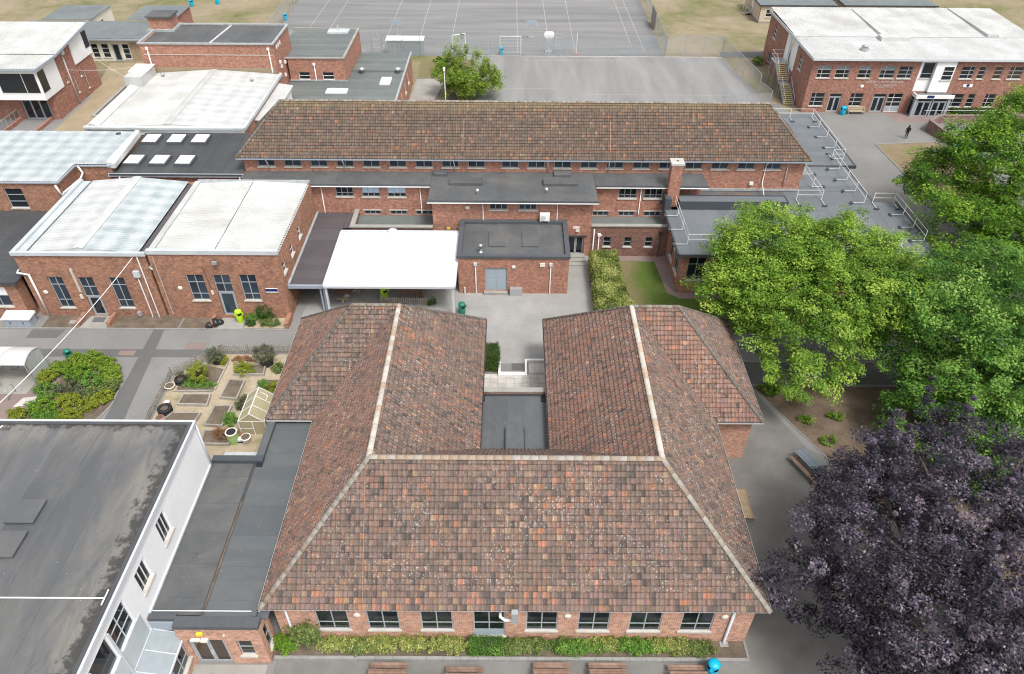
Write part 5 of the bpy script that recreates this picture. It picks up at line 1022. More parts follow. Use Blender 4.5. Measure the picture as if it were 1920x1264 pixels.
# central projection with entrance
cw = [(-2.0, -.38, 4.98, 5.9), (.68, 2.3, 4.98, 5.9)]
wall(HB, 'S', 58.9, -7.25, 7.45, 0, 6.05, 'brick_rear', cw+[(5.3, 6.9, 0, 2.1)]); wall(HB, 'W', -7.25, 59.2, 61.75, 0, 6.05, 'brick_rear'); wall(HB, 'E', 7.45, 59.2, 61.75, 0, 6.05, 'brick_rear')
for q in cw: win(HB, 'S', 58.9, *q, (.34, .33, .33), (1,), gl='glass_blue')
door(HB, 'S', 58.9, 5.3, 6.9, .05, 2.1, 2, 'frame_grey', True, set_=.25)
obj('door_lintel', B(5.1, 7.1, 58.86, 58.897, 2.12, 2.3), 'dark_metal', HB)
for k in range(3): obj('entrance_step', B(5.25, 7.0, 57.2+k*.5, 58.85, .0+.0*k, .12+.11*k), 'concrete', HB)
for x in (3.1, 3.9, 4.9, 5.9, -6.3, -5.6, -4.8): obj('eaves_vent', B(x-.12, x+.12, 58.75, 58.897, 5.8, 5.95), 'dark_metal', HB)
obj('wall_light', B(-6.0, -5.7, 58.8, 58.897, 2.9, 3.1), 'yellow_box', HB); obj('wall_box', B(-4.9, -4.6, 58.8, 58.897, 2.9, 3.15), 'white_cream', HB); light_disc(HB, 'S', 58.9, -4.0, 5.2, .2)
for x in (-2.6, 4.2): downpipe(HB, 'S', 58.9, x, 4.0, 6.05, .04, 'pipe_white')
for x, y in ((-24.9, 61.75), (-20.9, 61.75), (-17.9, 61.75), (-8.6, 61.75), (12.2, 61.75)): downpipe(HB, 'S', y, x, 3.0, 6.08, .045, 'pipe_white')
obj('wall_sensor', B(6.0, 6.35, 58.75, 58.897, 2.75, 2.95), 'white_cream', HB); obj('sign_plate', B(5.75, 6.35, 58.85, 58.897, 3.05, 3.3), 'white_cream', HB)
# mid flat roofs
felt_roof(HB, -25.4, -20.6, 61.95, 64.0, 6.1, 'x', 1.05, 'felt_mid'); felt_roof(HB, -20.57, -7.6, 61.4, 64.0, 6.14, 'y', 1.0, 'felt_mid'); felt_roof(HB, -7.57, 7.82, 58.45, 64.0, 6.16, 'y', 1.0, 'felt_mid'); felt_roof(HB, 7.85, 18.35, 61.45, 64.0, 6.14, 'y', 1.0, 'felt_mid')
obj('roof_edge', MB().box(-25.45, -20.6, 61.82, 61.94, 5.95, 6.16).box(-20.57, -7.62, 61.27, 61.39, 5.97, 6.19).box(-7.62, 7.9, 58.3, 58.44, 5.98, 6.22).box(7.92, 18.4, 61.32, 61.44, 5.97, 6.19), 'felt_edge', HB)
obj('roof_drip', MB().box(-25.45, -20.6, 61.75, 61.815, 5.93, 6.0).box(-20.57, -7.62, 61.2, 61.265, 5.95, 6.02).box(-7.62, 7.9, 58.24, 58.295, 5.96, 6.03).box(7.92, 18.4, 61.25, 61.315, 5.95, 6.02), 'paint_white', HB)
for (x0, x1, ya, yb_) in ((-5.8, -2.7, 61.2, 62.2), (2.95, 6.15, 61.2, 62.3), (-7.4, -6.1, 63.0, 63.8), (4.0, 5.6, 63.0, 63.8)):
    o = obj('roof_plinth', B(x0, x1, ya, yb_, 6.1, 6.48), 'felt_mid', HB); bevel(o, .05, 2)
for x, y in ((-3.1, 59.6), (3.2, 59.9)): obj('roof_vent', MB().lathe([(.06, 0), (.06, .3), (.11, .31), (.11, .5)], (x, y, 6.18)), 'pipe_white', HB, True)
# low lean-tos in front of the wings
wall(HB, 'S', 58.6, -14.9, -7.28, 0, 3.2, 'brick_old'); wall(HB, 'W', -14.9, 58.9, 61.74, 0, 3.2, 'brick_old'); wall(HB, 'S', 58.95, 7.47, 14.75, 0, 3.25, 'brick_old', [(8.7, 9.42, 1.05, 2.1), (10.65, 11.37, 1.05, 2.1), (12.65, 13.35, 1.05, 2.1)])
for a in (8.7, 10.65, 12.65): win(HB, 'S', 58.95, a, a+.71, 1.05, 2.1, (1,), (.5, .5), fw=.05)
felt_roof(HB, -14.6, -7.28, 58.9, 61.74, 2.66, 'x', 1.0, 'felt_green'); felt_roof(HB, 7.47, 14.75, 59.25, 61.74, 2.66, 'x', 1.0, 'felt_green')
obj('coping', MB().box(-15.0, -7.28, 58.5, 58.95, 3.203, 3.32).box(-15.0, -14.55, 58.953, 61.72, 3.203, 3.32).box(7.47, 14.8, 58.85, 59.3, 3.253, 3.36), 'concrete', HB)
downpipe(HB, 'S', 58.95, 7.75, 0, 3.0, .05, 'pipe_white'); downpipe(HB, 'S', 58.95, 8.25, 0, 2.3, .045, 'pipe_white', True); downpipe(HB, 'S', 58.95, 14.0, 0, 2.5, .045, 'dark_metal', True); light_disc(HB, 'S', 58.95, 8.45, 2.3, .08)
CH = thing('brick_chimney', 'square brick chimney with white cap beside the hall wing roof', 'chimney', (15.1, 61.4, 4.4))
obj('stack', B(14.55, 15.6, 60.85, 61.9, 4.3, 8.5), 'brick_rear', CH); o = obj('chimney_cap', B(14.47, 15.68, 60.77, 61.98, 8.503, 8.72), 'slab_white', CH); obj('flue_hole', B(15.0, 15.22, 61.32, 61.5, 8.721, 8.74), 'dark_metal', o)
AC = thing('air_conditioner_unit', 'white air conditioning unit on the wall above the flat roofed store', 'air conditioner', (3.05, 58.6, 4.1))
o = obj('casing', B(2.6, 3.5, 58.3, 58.75, 4.15, 4.85), 'paint_white', AC); bevel(o, .03); obj('fan_grille', MB().tube([(2.9, 58.297, 4.5), (2.9, 58.27, 4.5)], .25, 18), 'pipe_grey', AC); obj('bracket', MB().box(2.65, 2.72, 58.35, 58.9, 4.05, 4.148).box(3.38, 3.45, 58.35, 58.9, 4.05, 4.148), 'paint_white', AC)
# ================================================================ FLAT ROOFED STORE
CF = thing('flat_roofed_store', 'square brick store with parapet felt roof and grey double doors in the yard', 'building', (.2, 55.8, 0))
wall(CF, 'S', 52.8, -4.62, 5.02, 0, 3.75, 'brick_rear', [(-2.28, -.36, .28, 2.72)]); wall(CF, 'W', -4.62, 53.1, 58.88, 0, 3.75, 'brick_rear'); wall(CF, 'E', 5.02, 53.1, 58.88, 0, 3.75, 'brick_rear')
door(CF, 'S', 52.8, -2.28, -.36, .28, 2.72, 2, 'door_grey', False, fr='door_grey'); obj('door_step', B(-2.4, -.3, 52.5, 52.79, 0, .27), 'concrete', CF)
felt_roof(CF, -4.3, 4.7, 53.1, 58.7, 3.72, 'y', 1.0, 'felt_mid'); rim(CF, -4.72, 5.12, 52.7, 58.88, 3.753, 4.0, .42, 'felt_edge', 'SNWE')
for x0, x1 in ((-2.0, -.55), (.98, 2.38)): obj('roof_hatch', B(x0, x1, 54.6, 57.1, 3.7, 3.86), 'felt_mid', CF)
obj('roof_cowl', MB().lathe([(.2, 0), (.2, .08), (.1, .1), (.1, .55), (.17, .56), (.17, .8), (.05, .85)], (-2.65, 53.7, 3.74)), 'galv', CF, True)
for x in (-3.1, 3.45): downpipe(CF, 'S', 52.8, x, 0, 3.1, .05, 'light_metal', True)
light_disc(CF, 'S', 52.8, .22, 2.85, .18); obj('wall_box', B(2.5, 2.95, 52.68, 52.797, 2.95, 3.3), 'white_cream', CF); obj('pipe_stub', MB().tube([(-4.1, 52.7, .7), (-4.1, 52.65, .05)], .06, 8), 'white_cream', CF)
obj('meter_cabinet', B(-.1, 1.0, 52.35, 52.79, 0, .75), 'galv', CF)
# ================================================================ WHITE CANOPY AND COVERED WALKWAY
CN = thing('white_canopy', 'large white fabric canopy on grey posts over the outdoor tables', 'canopy', (-10.2, 53.5, 0))
mb = MB(); NX, NY = 14, 10
for j in range(NY+1):
    for i in range(NX+1):
        u, v = i/NX, j/NY; mb.v.append((-15.5+10.75*u, 49.35+8.25*v, 3.24+.10*v+.22*math.sin(math.pi*u)*math.sin(math.pi*v)))
mb.f = [(j*(NX+1)+i, j*(NX+1)+i+1, (j+1)*(NX+1)+i+1, (j+1)*(NX+1)+i) for j in range(NY) for i in range(NX)]
obj('canopy_sheet', mb, 'canopy_white', CN, True)
obj('frame_beam', MB().bar((-15.6, 49.3, 3.14), (-4.68, 49.3, 3.14), .16, .2).bar((-15.6, 49.4, 3.17), (-15.6, 57.7, 3.25), .16, .2).bar((-4.68, 49.4, 3.17), (-4.68, 57.7, 3.25), .16, .2).bar((-15.6, 57.75, 3.28), (-4.68, 57.75, 3.28), .25, .2), 'light_metal', CN)
for x in (-15.45, -4.85): obj('post', MB().bar((x, 49.42, 0), (x, 49.42, 3.04), .18), 'light_metal', CN)
for x in (-15.45, -12.0, -8.4, -4.85): obj('post', MB().bar((x, 57.7, 0), (x, 57.7, 3.15), .14), 'light_metal', CN)
obj('vent_cowl', MB().lathe([(.45, 0), (.45, .08), (.3, .2)], (-10.9, 57.7, 3.35)), 'light_metal', CN, True)
WK = thing('covered_walkway', 'dark felt roofed covered walkway between the white workshop and the canopy', 'walkway', (-17.2, 55, 0))
felt_roof(WK, -18.65, -15.72, 49.8, 61.7, 2.95, 'x', 1.0, 'felt_purple'); felt_roof(WK, -15.7, -14.95, 58.9, 61.7, 2.95, 'x', 1.0, 'felt_purple')
obj('fascia_beam', B(-18.66, -15.7, 49.62, 49.78, 2.7, 3.02), 'grey_metal', WK); obj('side_beam', B(-15.72, -15.66, 49.8, 58.5, 2.7, 3.02), 'grey_metal', WK)
for x in (-16.05, -15.8): obj('post', MB().bar((x, 49.9, 0), (x, 49.9, 2.7), .13), 'door_grey', WK)
obj('post', MB().bar((-15.85, 54.5, 0), (-15.85, 54.5, 2.7), .13), 'door_grey', WK); obj('side_flashing', B(-18.676, -18.5, 49.8, 61.6, 3.0, 3.12), 'lead', WK)
# ================================================================ RIGHT FLAT ROOFED WING
RG = thing('flat_roofed_wing', 'long single storey brick wing with blue grey flat roof right of the hall', 'building', (26, 60, 0))
rs = [(15.43, 17.0, 1.4, 3.75)]+[(18.6+2.9*k, 20.3+2.9*k, 1.4, 3.75) for k in range(6)]
wall(RG, 'S', 53.05, 14.75, 36.3, 0, 4.15, 'brick_rear', rs); wall(RG, 'W', 14.75, 53.35, 60.9, 0, 4.15, 'brick_rear', [(53.75, 55.2, 1.3, 3.45), (56.1, 57.5, 1.2, 3.3)]); wall(RG, 'E', 36.3, 53.35, 61.9, 0, 4.15, 'brick_rear'); wall(RG, 'E', 34.2, 61.9, 69.3, 0, 4.15, 'brick_rear'); wall(RG, 'N', 61.9, 34.2, 36.0, 0, 4.15, 'brick_rear')
wall(RG, 'S', 69.35, 34.2, 35.0, 0, 4.15, 'brick_rear'); wall(RG, 'E', 35.0, 69.65, 82.0, 0, 4.15, 'brick_rear'); wall(RG, 'N', 82.3, 28, 35.0, 0, 4.15, 'brick_rear')
for q in rs: win(RG, 'S', 53.05, *q, (.5, .5), (.15, .55, .3))
for q in ((53.75, 55.2, 1.3, 3.45), (56.1, 57.5, 1.2, 3.3)): win(RG, 'W', 14.75, *q, (.5, .5), (.6, .4))
light_disc(RG, 'W', 14.75, 55.7, 2.9, .2)
felt_roof(RG, 14.45, 36.65, 52.75, 60.3, 4.3, 'y', 1.15, 'felt_slate'); felt_roof(RG, 26.4, 34.4, 60.33, 64.0, 4.3, 'x', 1.1, 'felt_slate'); felt_roof(RG, 34.42, 36.65, 60.33, 62.0, 4.3, 'x', 1.1, 'felt_slate'); felt_roof(RG, 27.92, 34.4, 64.03, 69.3, 4.3, 'x', 1.1, 'felt_slate'); felt_roof(RG, 27.92, 35.3, 69.33, 82.3, 4.42, 'x', 1.1, 'felt_slate')
felt_roof(RG, 15.7, 25.7, 60.4, 61.5, 5.1, 'x', 1.15, 'felt_slate'); felt_roof(RG, 15.62, 18.1, 61.62, 62.88, 4.3, 'x', 1.1, 'felt_mid'); felt_roof(RG, 18.12, 26.37, 61.62, 63.98, 4.3, 'x', 1.1, 'felt_mid'); felt_roof(RG, 25.82, 26.37, 60.33, 61.6, 4.3, 'x', 1.1, 'felt_slate'); obj('upstand_face', MB().box(15.62, 25.8, 60.3, 60.38, 4.3, 5.16).box(25.72, 25.8, 60.38, 61.6, 4.3, 5.16).box(15.62, 25.72, 61.52, 61.6, 4.3, 5.16), 'slate_edge', RG)
obj('upstand_cap', B(14.3, 14.88, 60.2, 61.6, 4.3, 5.45), 'slate_edge', RG); obj('lead_flashing', B(18.15, 27.85, 63.86, 63.99, 4.37, 4.58), 'lead', RG)
obj('roof_edge', MB().box(14.4, 36.7, 52.6, 52.74, 4.12, 4.34).box(14.3, 14.43, 52.74, 60.2, 4.12, 4.34).box(36.66, 36.8, 52.74, 62.05, 4.12, 4.34).box(34.41, 34.5, 62.05, 69.2, 4.12, 4.33).box(34.5, 35.5, 69.18, 69.32, 4.12, 4.46).box(35.32, 35.46, 69.32, 82.4, 4.12, 4.46), 'slate_edge', RG)
obj('pond_stain', B(20.5, 23.3, 63.1, 63.5, 4.32, 4.33), 'soil_dark', RG)
def guard(label, pts, z, step=2.2):
    t = thing('roof_guardrail', label, 'guardrail', (pts[0][0], pts[0][1], z), 'white roof edge guardrails'); P = [Vector((*p, z)) for p in pts]
    for hh in (1.05, .55): obj('rail', MB().tube([p+Vector((0, 0, hh)) for p in P], .02, 6), 'pipe_white', t)
    for i in range(len(P)-1):
        L = (P[i+1]-P[i]).length; n = max(1, int(L/step)); d = (P[i+1]-P[i]).normalized(); inn = Vector((-d.y, d.x, 0))
        for k in range(n+1 if i == len(P)-2 else n):
            b = P[i]+d*(L*k/n); q = obj('rail_post', MB().bar(b, b+Vector((0, 0, 1.07)), .05), 'pipe_white', t); e = b+inn*1.15
            obj('foot_arm', MB().bar(b+Vector((0, 0, .05)), e+Vector((0, 0, .05)), .05), 'light_metal', q); obj('counterweight', MB().bar(e-d*.22+Vector((0, 0, .06)), e+d*.22+Vector((0, 0, .06)), .2, .08), 'slate_edge', q)
guard('white guardrail on the near left corner of the blue grey flat roof', [(15.35, 61.5), (15.35, 54.2), (34, 54.2)][::-1], 4.36)
guard('white guardrail stepping along the far right edge of the blue grey roof', [(29.5, 81.2), (34.6, 81.2), (34.6, 70.7), (33.4, 70.7), (33.4, 61.5)][::-1], 4.46)
guard('short white guardrail on the projecting right corner of the flat roof', [(34.3, 61.7), (36.3, 61.7), (36.3, 55)][::-1], 4.36)
guard('white guardrail round the corner of the hall end wall', [(29.5, 67.4), (29.6, 62.2), (27.2, 62.2)], 4.36, 1.8)
# ================================================================ TWO STOREY BLOCK
BK = thing('two_storey_block', 'two storey brick teaching block with large white roof and glazed porch at upper right', 'building', (52, 100, 0))
by = 93.5; up = [(38.95, 40.7), (41.3, 43.05), (44.2, 45.85), (47.0, 48.85), (49.28, 51.08), (57.3, 58.95), (59.5, 60.35), (61.5, 62.6), (63.4, 65.2), (66.3, 68)]
lo = [(39.0, 40.75), (44.15, 45.8), (57.1, 58.9), (59.5, 60.4), (61.7, 63.1), (64.2, 65.6)]; dr = [(41.4, 43.02), (47.15, 48.83)]
ops = [(a, b, 4.55, 6.12) for a, b in up]+[(a, b, .85, 2.58) for a, b in lo]+[(a, b, .05, 2.52) for a, b in dr]+[(49.05, 51.0, .1, 2.58), (51.9, 56.2, 2.9, 7.05), (52.3, 56.5, 0, 2.5)]
wall(BK, 'S', by, 38.15, 70, 0, 7.05, 'brick_far', ops)
for i, (a, b) in enumerate(up): win(BK, 'S', by, a, b, 4.55, 6.12, (.34, .66) if i in (0, 3, 8) else ((.66, .34) if b-a > 1.2 else (1,)), (.33, .33, .34), 'pipe_grey', 'glass' if i < 7 else 'glass_brown', blind='blind_grey' if i in (0, 1, 2, 3) else None)
for a, b in lo: win(BK, 'S', by, a, b, .85, 2.58, (.34, .66) if b-a > 1.2 else (1,), (.33, .33, .34), 'pipe_grey', fw=.05)
for a, b in dr: door(BK, 'S', by, a, b, .05, 2.52, 2, 'frame_grey', True, fr='frame_grey', transom=.42)
o = win(BK, 'S', by, 49.05, 51.0, .1, 2.58, (.4, .6), (.3, .23, .23, .24), 'frame_white', skip=((0, 0), (1, 0)), sill=False); obj('door_panel', fbox(MB(), 'S', by, 49.12, 50.93, .12, .16, .17, .8), 'door_grey', o)
obj('white_panel', B(51.9, 53.7, by+.02, by+.3, 2.9, 7.05), 'render_white', BK); obj('white_panel', B(53.7, 56.2, by-.35, by+.3, 2.9, 7.05), 'render_white', BK)
win(BK, 'S', by+.02, 52.2, 53.65, 4.6, 6.6, (1,), (.3, .7), 'frame_grey', set_=-.03, sill=True); win(BK, 'S', by-.35, 54.75, 56.1, 4.5, 6.25, (1,), (.33, .33, .34), 'frame_white', set_=-.03)
sv = [(109.2, 110.7, 4.2, 6.0), (97.1, 98.3, 4.1, 5.95), (109.3, 110.9, .1, 2.2)]
wall(BK, 'W', 38.15, by+.3, 113.3, 0, 7.05, 'brick_far', sv+[(99.9, 104.6, 3.0, 7.05)])
for q in sv[:2]: win(BK, 'W', 38.15, *q, (.5, .5), (.33, .33, .34), 'frame_white')
win(BK, 'W', 38.15, *sv[2], (.5, .5), (.3, .7), 'frame_white', sill=False); obj('white_panel', B(38.17, 38.4, 99.9, 101.6, 3.0, 7.05), 'render_white', BK); obj('white_panel', B(38.6, 38.9, 101.6, 103.2, 3.0, 7.05), 'render_white', BK); obj('white_panel', B(38.17, 38.4, 103.2, 104.6, 3.0, 7.05), 'render_white', BK)
door(BK, 'W', 38.6, 101.8, 103.0, 3.45, 5.6, 1, 'paint_white', False, fr='frame_white', set_=-.1)
corr(BK, 37.9, 70, 93.0, 100.8, lambda x, y: 7.2+.02*(y-93), 'y', 1.3, .32, .025, 'roof_white'); corr(BK, 37.9, 70, 100.9, 113.4, lambda x, y: 7.36+.02*(y-100.8), 'y', 1.3, .32, .025, 'roof_cream')
obj('roof_edge', MB().box(37.8, 70, 92.85, 92.99, 6.95, 7.25).box(37.78, 37.89, 92.99, 113.4, 6.95, 7.3), 'light_metal', BK); obj('step_flashing', B(37.9, 70, 100.8, 100.9, 7.3, 7.42), 'lead', BK)
obj('roof_duct', B(48.6, 52.4, 99.2, 100.6, 7.2, 7.85), 'roof_white', BK); obj('roof_duct', B(49.3, 50.2, 100.92, 112.5, 7.36, 7.7), 'roof_white', BK); obj('roof_duct', B(63.5, 65, 101, 113, 7.36, 7.75), 'roof_white', BK)
obj('roof_cowl', MB().lathe([(.5, 0), (.55, .2), (.3, .5), (.45, .55), (.1, .75)], (45.2, 95.9, 7.25)), 'galv', BK, True)
for x, z in ((45.2, 3.5), ): light_disc(BK, 'S', by, x, z, .22, 'paint_white')
rr = random.Random(5)
for z, x0, x1, h_ in ((4.12, 45.5, 50.4, .2), (3.68, 46.7, 49.6, .17), (3.42, 46.75, 49.2, .1)):
    x = x0
    while x < x1:
        ww = rr.choice((.1, .12, .14, .16)); k = rr.random(); mb = MB().box(x, x+.035, by-.03, by-.004, z-h_/2, z+h_/2)
        if k < .75: mb.box(x+.035, x+ww, by-.03, by-.004, z+h_/2-.035, z+h_/2)
        if k > .3: mb.box(x+.035, x+ww, by-.03, by-.004, z-h_/2, z-h_/2+.035)
        if k > .55: mb.box(x+ww-.035, x+ww, by-.028, by-.006, z-h_/2+.036, z+h_/2-.036)
        obj('sign_letter', mb, 'pipe_grey', BK); x += ww+(.06 if rr.random() > .15 else .22)
obj('sign_board', B(58.2, 59.4, by-.08, by-.003, 3.5, 3.86), 'paint_white', BK); obj('sign_panel', MB().tube([(58.8, by-.083, 3.74), (58.8, by-.1, 3.74)], .2, 16), 'sign_blue', BK)
PO = thing('glazed_porch', 'glazed entrance porch with white fascia on the two storey block', 'porch', (54.4, 92.9, 0))
obj('porch_roof', B(52.0, 56.7, 92.15, 93.1, 2.72, 2.82), 'felt_green', PO); obj('fascia_board', MB().box(51.9, 56.8, 92.0, 92.14, 2.5, 2.95).box(51.9, 52.04, 92.14, 93.14, 2.5, 2.95), 'paint_white', PO); obj('sign_panel', B(53.3, 54.2, 91.96, 91.997, 2.62, 2.95), 'sign_blue', PO)
for x in (52.15, 56.45): obj('column', B(x-.17, x+.17, 92.16, 92.5, 0, 2.5), 'grey_metal', PO)
door(PO, 'S', 92.2, 52.4, 54.25, 0, 2.48, 2, 'frame_grey', True, transom=.4, set_=.05); door(PO, 'S', 92.2, 54.4, 56.2, 0, 2.48, 2, 'frame_grey', True, transom=.4, set_=.05); win(PO, 'W', 52.0, 92.5, 93.45, 0, 2.5, (1,), (.8, .2), set_=.05, sill=False)
# fire escape
ST = thing('fire_escape_stair', 'grey steel fire escape stair with yellow treads on the end of the white roofed block', 'staircase', (37.3, 99, 0))
def flight(x0, x1, ya, yb_, z0, z1, n):
    for k in range(n):
        y = ya+(yb_-ya)*k/n; z = z0+(z1-z0)*(k+1)/n; t_ = obj('tread', B(x0+.06, x1-.06, y, y+(yb_-ya)/n+.03, z-.05, z), 'galv', ST); obj('nosing', B(x0+.06, x1-.06, y-.02, y+.16, z+.001, z+.012), 'yellow_paint', t_)
    for x in (x0, x1): obj('stringer', MB().bar((x, ya-.1, z0+.05), (x, yb_, z1-.05), .06, .28), 'grey_metal', ST); obj('handrail', MB().tube([(x, ya-.1, z0), (x, ya-.1, z0+1.05), (x, yb_, z1+1.05)], .03, 6), 'light_metal', ST)
    for k in range(1, 5):
        for x in (x0, x1): yy = ya+(yb_-ya)*k/5; zz = z0+(z1-z0)*k/5; obj('baluster', MB().bar((x, yy, zz), (x, yy, zz+1.0), .03), 'light_metal', ST)
flight(36.5, 37.75, 95.7, 98.6, 0, 1.75, 10); obj('landing', B(36.5, 37.75, 98.63, 99.7, 1.65, 1.74), 'galv', ST); flight(36.5, 37.75, 99.75, 102.2, 1.75, 3.4, 9); obj('landing', B(36.4, 38.1, 102.25, 104.4, 3.3, 3.39), 'galv', ST)
for x, y, z in ((36.55, 98.7, 1.65), (36.55, 99.6, 1.65), (36.5, 102.3, 3.3), (36.5, 104.3, 3.3), (38.0, 104.3, 3.3)): obj('post', MB().bar((x, y, 0), (x, y, z), .09), 'grey_metal', ST)
obj('handrail', MB().tube([(36.45, 102.2, 4.45), (36.45, 104.35, 4.45), (38.1, 104.35, 4.45)], .03, 6).tube([(36.45, 102.2, 3.95), (36.45, 104.35, 3.95), (38.1, 104.35, 3.95)], .025, 6), 'light_metal', ST)
# ramp walls
RM = thing('ramp_retaining_wall', 'dark purple brick ramp wall with pale coping near the glazed porch', 'wall', (54, 86, 0))
for a, b, ha, hb in (((52.3, 87.6), (54.6, 81.0), 1.5, .7), ((52.3, 87.6), (54.8, 90.3), 1.45, 1.0), ((54.8, 90.4), (66, 90.6), .95, .95)):
    a, b = Vector((*a, 0)), Vector((*b, 0)); d = (b-a).normalized(); n = Vector((-d.y, d.x, 0))*.17; z_ = Vector((0, 0, 1))
    obj('wall', MB().add([a-n, a+n, b+n, b-n, a-n+z_*ha, a+n+z_*ha, b+n+z_*hb, b-n+z_*hb], [(3, 2, 1, 0), (4, 5, 6, 7), (0, 1, 5, 4), (1, 2, 6, 5), (2, 3, 7, 6), (3, 0, 4, 7)]), 'brick_purple', RM); obj('coping', MB().bar(a+z_*(ha+.04), b+z_*(hb+.04), .4, .07), 'pink_paving', RM)
obj('handrail', MB().tube([(52.6, 87.4, 1.5), (52.6, 87.4, 2.5), (54.8, 81.2, 1.7), (54.8, 81.2, .8)], .03, 6).tube([(53.4, 91.6, .02), (53.4, 91.6, 1.1), (64, 91.8, 1.1), (64, 91.8, .02)], .03, 6), 'galv', RM)
# prefab cabins upper right
for i, (x0, x1, ya, yb_, lab) in enumerate(((42.2, 55.0, 131.4, 141, 'beige prefab cabin with timber steps behind the white roofed block'), (56.6, 72, 131.6, 141, 'second beige prefab cabin further right behind the white roofed block'))):
    P_ = thing('prefab_cabin', lab, 'cabin', ((x0+x1)/2, (ya+yb_)/2, 0), 'prefab cabins behind the block')
    wall(P_, 'S', ya, x0, x1, .2, 2.9, 'prefab_wall', [(x0+1.0, x0+2.1, 1.0, 2.2)], t=.12); wall(P_, 'W', x0, ya+.12, yb_, .2, 2.9, 'prefab_wall', [(yb_-5, yb_-4, .25, 2.4)], t=.12); win(P_, 'S', ya, x0+1.0, x0+2.1, 1.0, 2.2, (1,), (.5, .5), 'frame_white', set_=.03); door(P_, 'W', x0, yb_-5, yb_-4, .25, 2.4, 1, 'paint_white', False, fr='frame_white', set_=.03)
    felt_roof(P_, x0-.2, x1+.2, ya-.2, yb_, 2.95, 'x', 2.4, 'prefab_roof'); obj('roof_trim', MB().box(x0-.3, x1+.3, ya-.32, ya-.21, 2.78, 3.0).box(x0-.32, x0-.21, ya-.2, yb_, 2.78, 3.0), 'dark_metal', P_); obj('corner_trim', MB().bar((x0-.02, ya-.02, .2), (x0-.02, ya-.02, 2.8), .07).bar((x1-.3, ya-.02, .2), (x1-.3, ya-.02, 2.8), .07), 'dark_metal', P_); obj('plinth', B(x0+.05, x1-.05, ya+.05, yb_-.05, 0, .2), 'concrete', P_)
    if i == 0:
        for k in range(3): obj('step', B(40.8+.3*k, 42.1, 135.9, 137.1, 0, .12+.12*k), 'timber_grey', P_)
        for x, y in ((40.9, 135.85), (42.0, 135.85), (40.9, 137.2), (42.0, 137.2)): obj('handrail_post', MB().bar((x, y, 0), (x, y, 1.4), .08), 'timber_grey', P_)
        obj('handrail', MB().bar((40.9, 135.85, 1.1), (42.0, 135.85, 1.4), .06, .1).bar((40.9, 137.2, 1.1), (42.0, 137.2, 1.4), .06, .1), 'timber_grey', P_)
# ================================================================ STREET FURNITURE AND SMALL THINGS
def picnic(label, x, y, rz=0.0, L=2.0, timber='timber_brown', top=None, group='picnic tables with slatted tops', benches=(-1, 1), W=.75):
    t = thing('picnic_table', label, 'picnic table', (x, y, 0), group, rz); n = 6
    for k in range(n): a = -W/2+k*W/n; lpart('top_plank', B(-L/2, L/2, a+.008, a+W/n-.008, .70, .745+random.uniform(-.004, .004)), top or timber, t)
    for s in benches:
        for k in (0, 1): a = s*.72-.15+k*.15; lpart('seat_plank', B(-L/2, L/2, a+.007, a+.143, .40, .44+random.uniform(-.004, .004)), timber, t)
    for sx in (-1, 1):
        X = sx*(L/2-.3); mb = MB().bar((X, -.7, .36), (X, .7, .36), .05, .1).bar((X, -.33, .66), (X, .33, .66), .05, .09); lpart('crossbar', mb, timber, t)
        for sy in (-1, 1): lpart('leg', MB().bar((X+.05, sy*.62, 0), (X+.05, sy*.22, .7), .05, .1), timber, t)
    return t
picnic('brown slatted picnic table nearest the brick entrance door', -6.4, 18.05); picnic('brown picnic table cut by the frame below the grey glazed door', -2.35, 17.85)
picnic('brown slatted picnic table in the middle of the front path', 2.3, 18.1); picnic('brown slatted picnic table right of the middle one on the front path', 5.27, 18.1); picnic('brown slatted picnic table beside the cyan litter bin', 9.5, 18.0)
picnic('tan slatted picnic table half under the right tile eave', 15.05, 29.3, R_(90), 2.3, 'timber_tan', benches=())
picnic('picnic table with pale blue grey top and brown bench by the soil bed', 20.55, 32.7, R_(-65), 2.6, 'timber_brown', 'table_blue', benches=(-1,), W=.85)
t = thing('round_picnic_table', 'round brown table with curved benches under the white canopy', 'picnic table', (-14.6, 52.3, 0))
lpart('table_top', MB().lathe([(.72, .7), (.75, .72), (.75, .76), (.7, .77)], n=24), 'timber_brown', t); lpart('pedestal', MB().lathe([(.28, 0), (.12, .12), (.12, .7)]), 'white_cream', t)
for k in range(3):
    a = 2*math.pi*k/3+.4; c, s = math.cos(a), math.sin(a); lpart('seat', MB().bar((c*1.05-s*.5, s*1.05+c*.5, .44), (c*1.05+s*.5, s*1.05-c*.5, .44), .32, .06), 'timber_tan', t); lpart('leg', MB().bar((c*.1, s*.1, .3), (c*1.05, s*1.05, .38), .09).bar((c*1.05, s*1.05, 0), (c*1.05, s*1.05, .42), .09), 'white_cream', t)
t = thing('square_table', 'square brown slatted table with bench under the white canopy', 'picnic table', (-9.0, 52.3, 0))
for k in range(6): lpart('top_plank', B(-.85, .85, -.55+k*.19, -.55+k*.19+.18, .7, .75), 'timber_brown', t)
for x in (-.7, .7):
    for y in (-.4, .4): lpart('leg', B(x-.05, x+.05, y-.05, y+.05, 0, .7), 'timber_brown', t)
for k in range(2): lpart('seat_plank', B(1.0+k*.17, 1.15+k*.17, -.6, .6, .4, .45), 'timber_brown', t)
for y in (-.5, .5): lpart('bench_leg', B(1.05, 1.25, y-.05, y+.05, 0, .4), 'timber_brown', t)
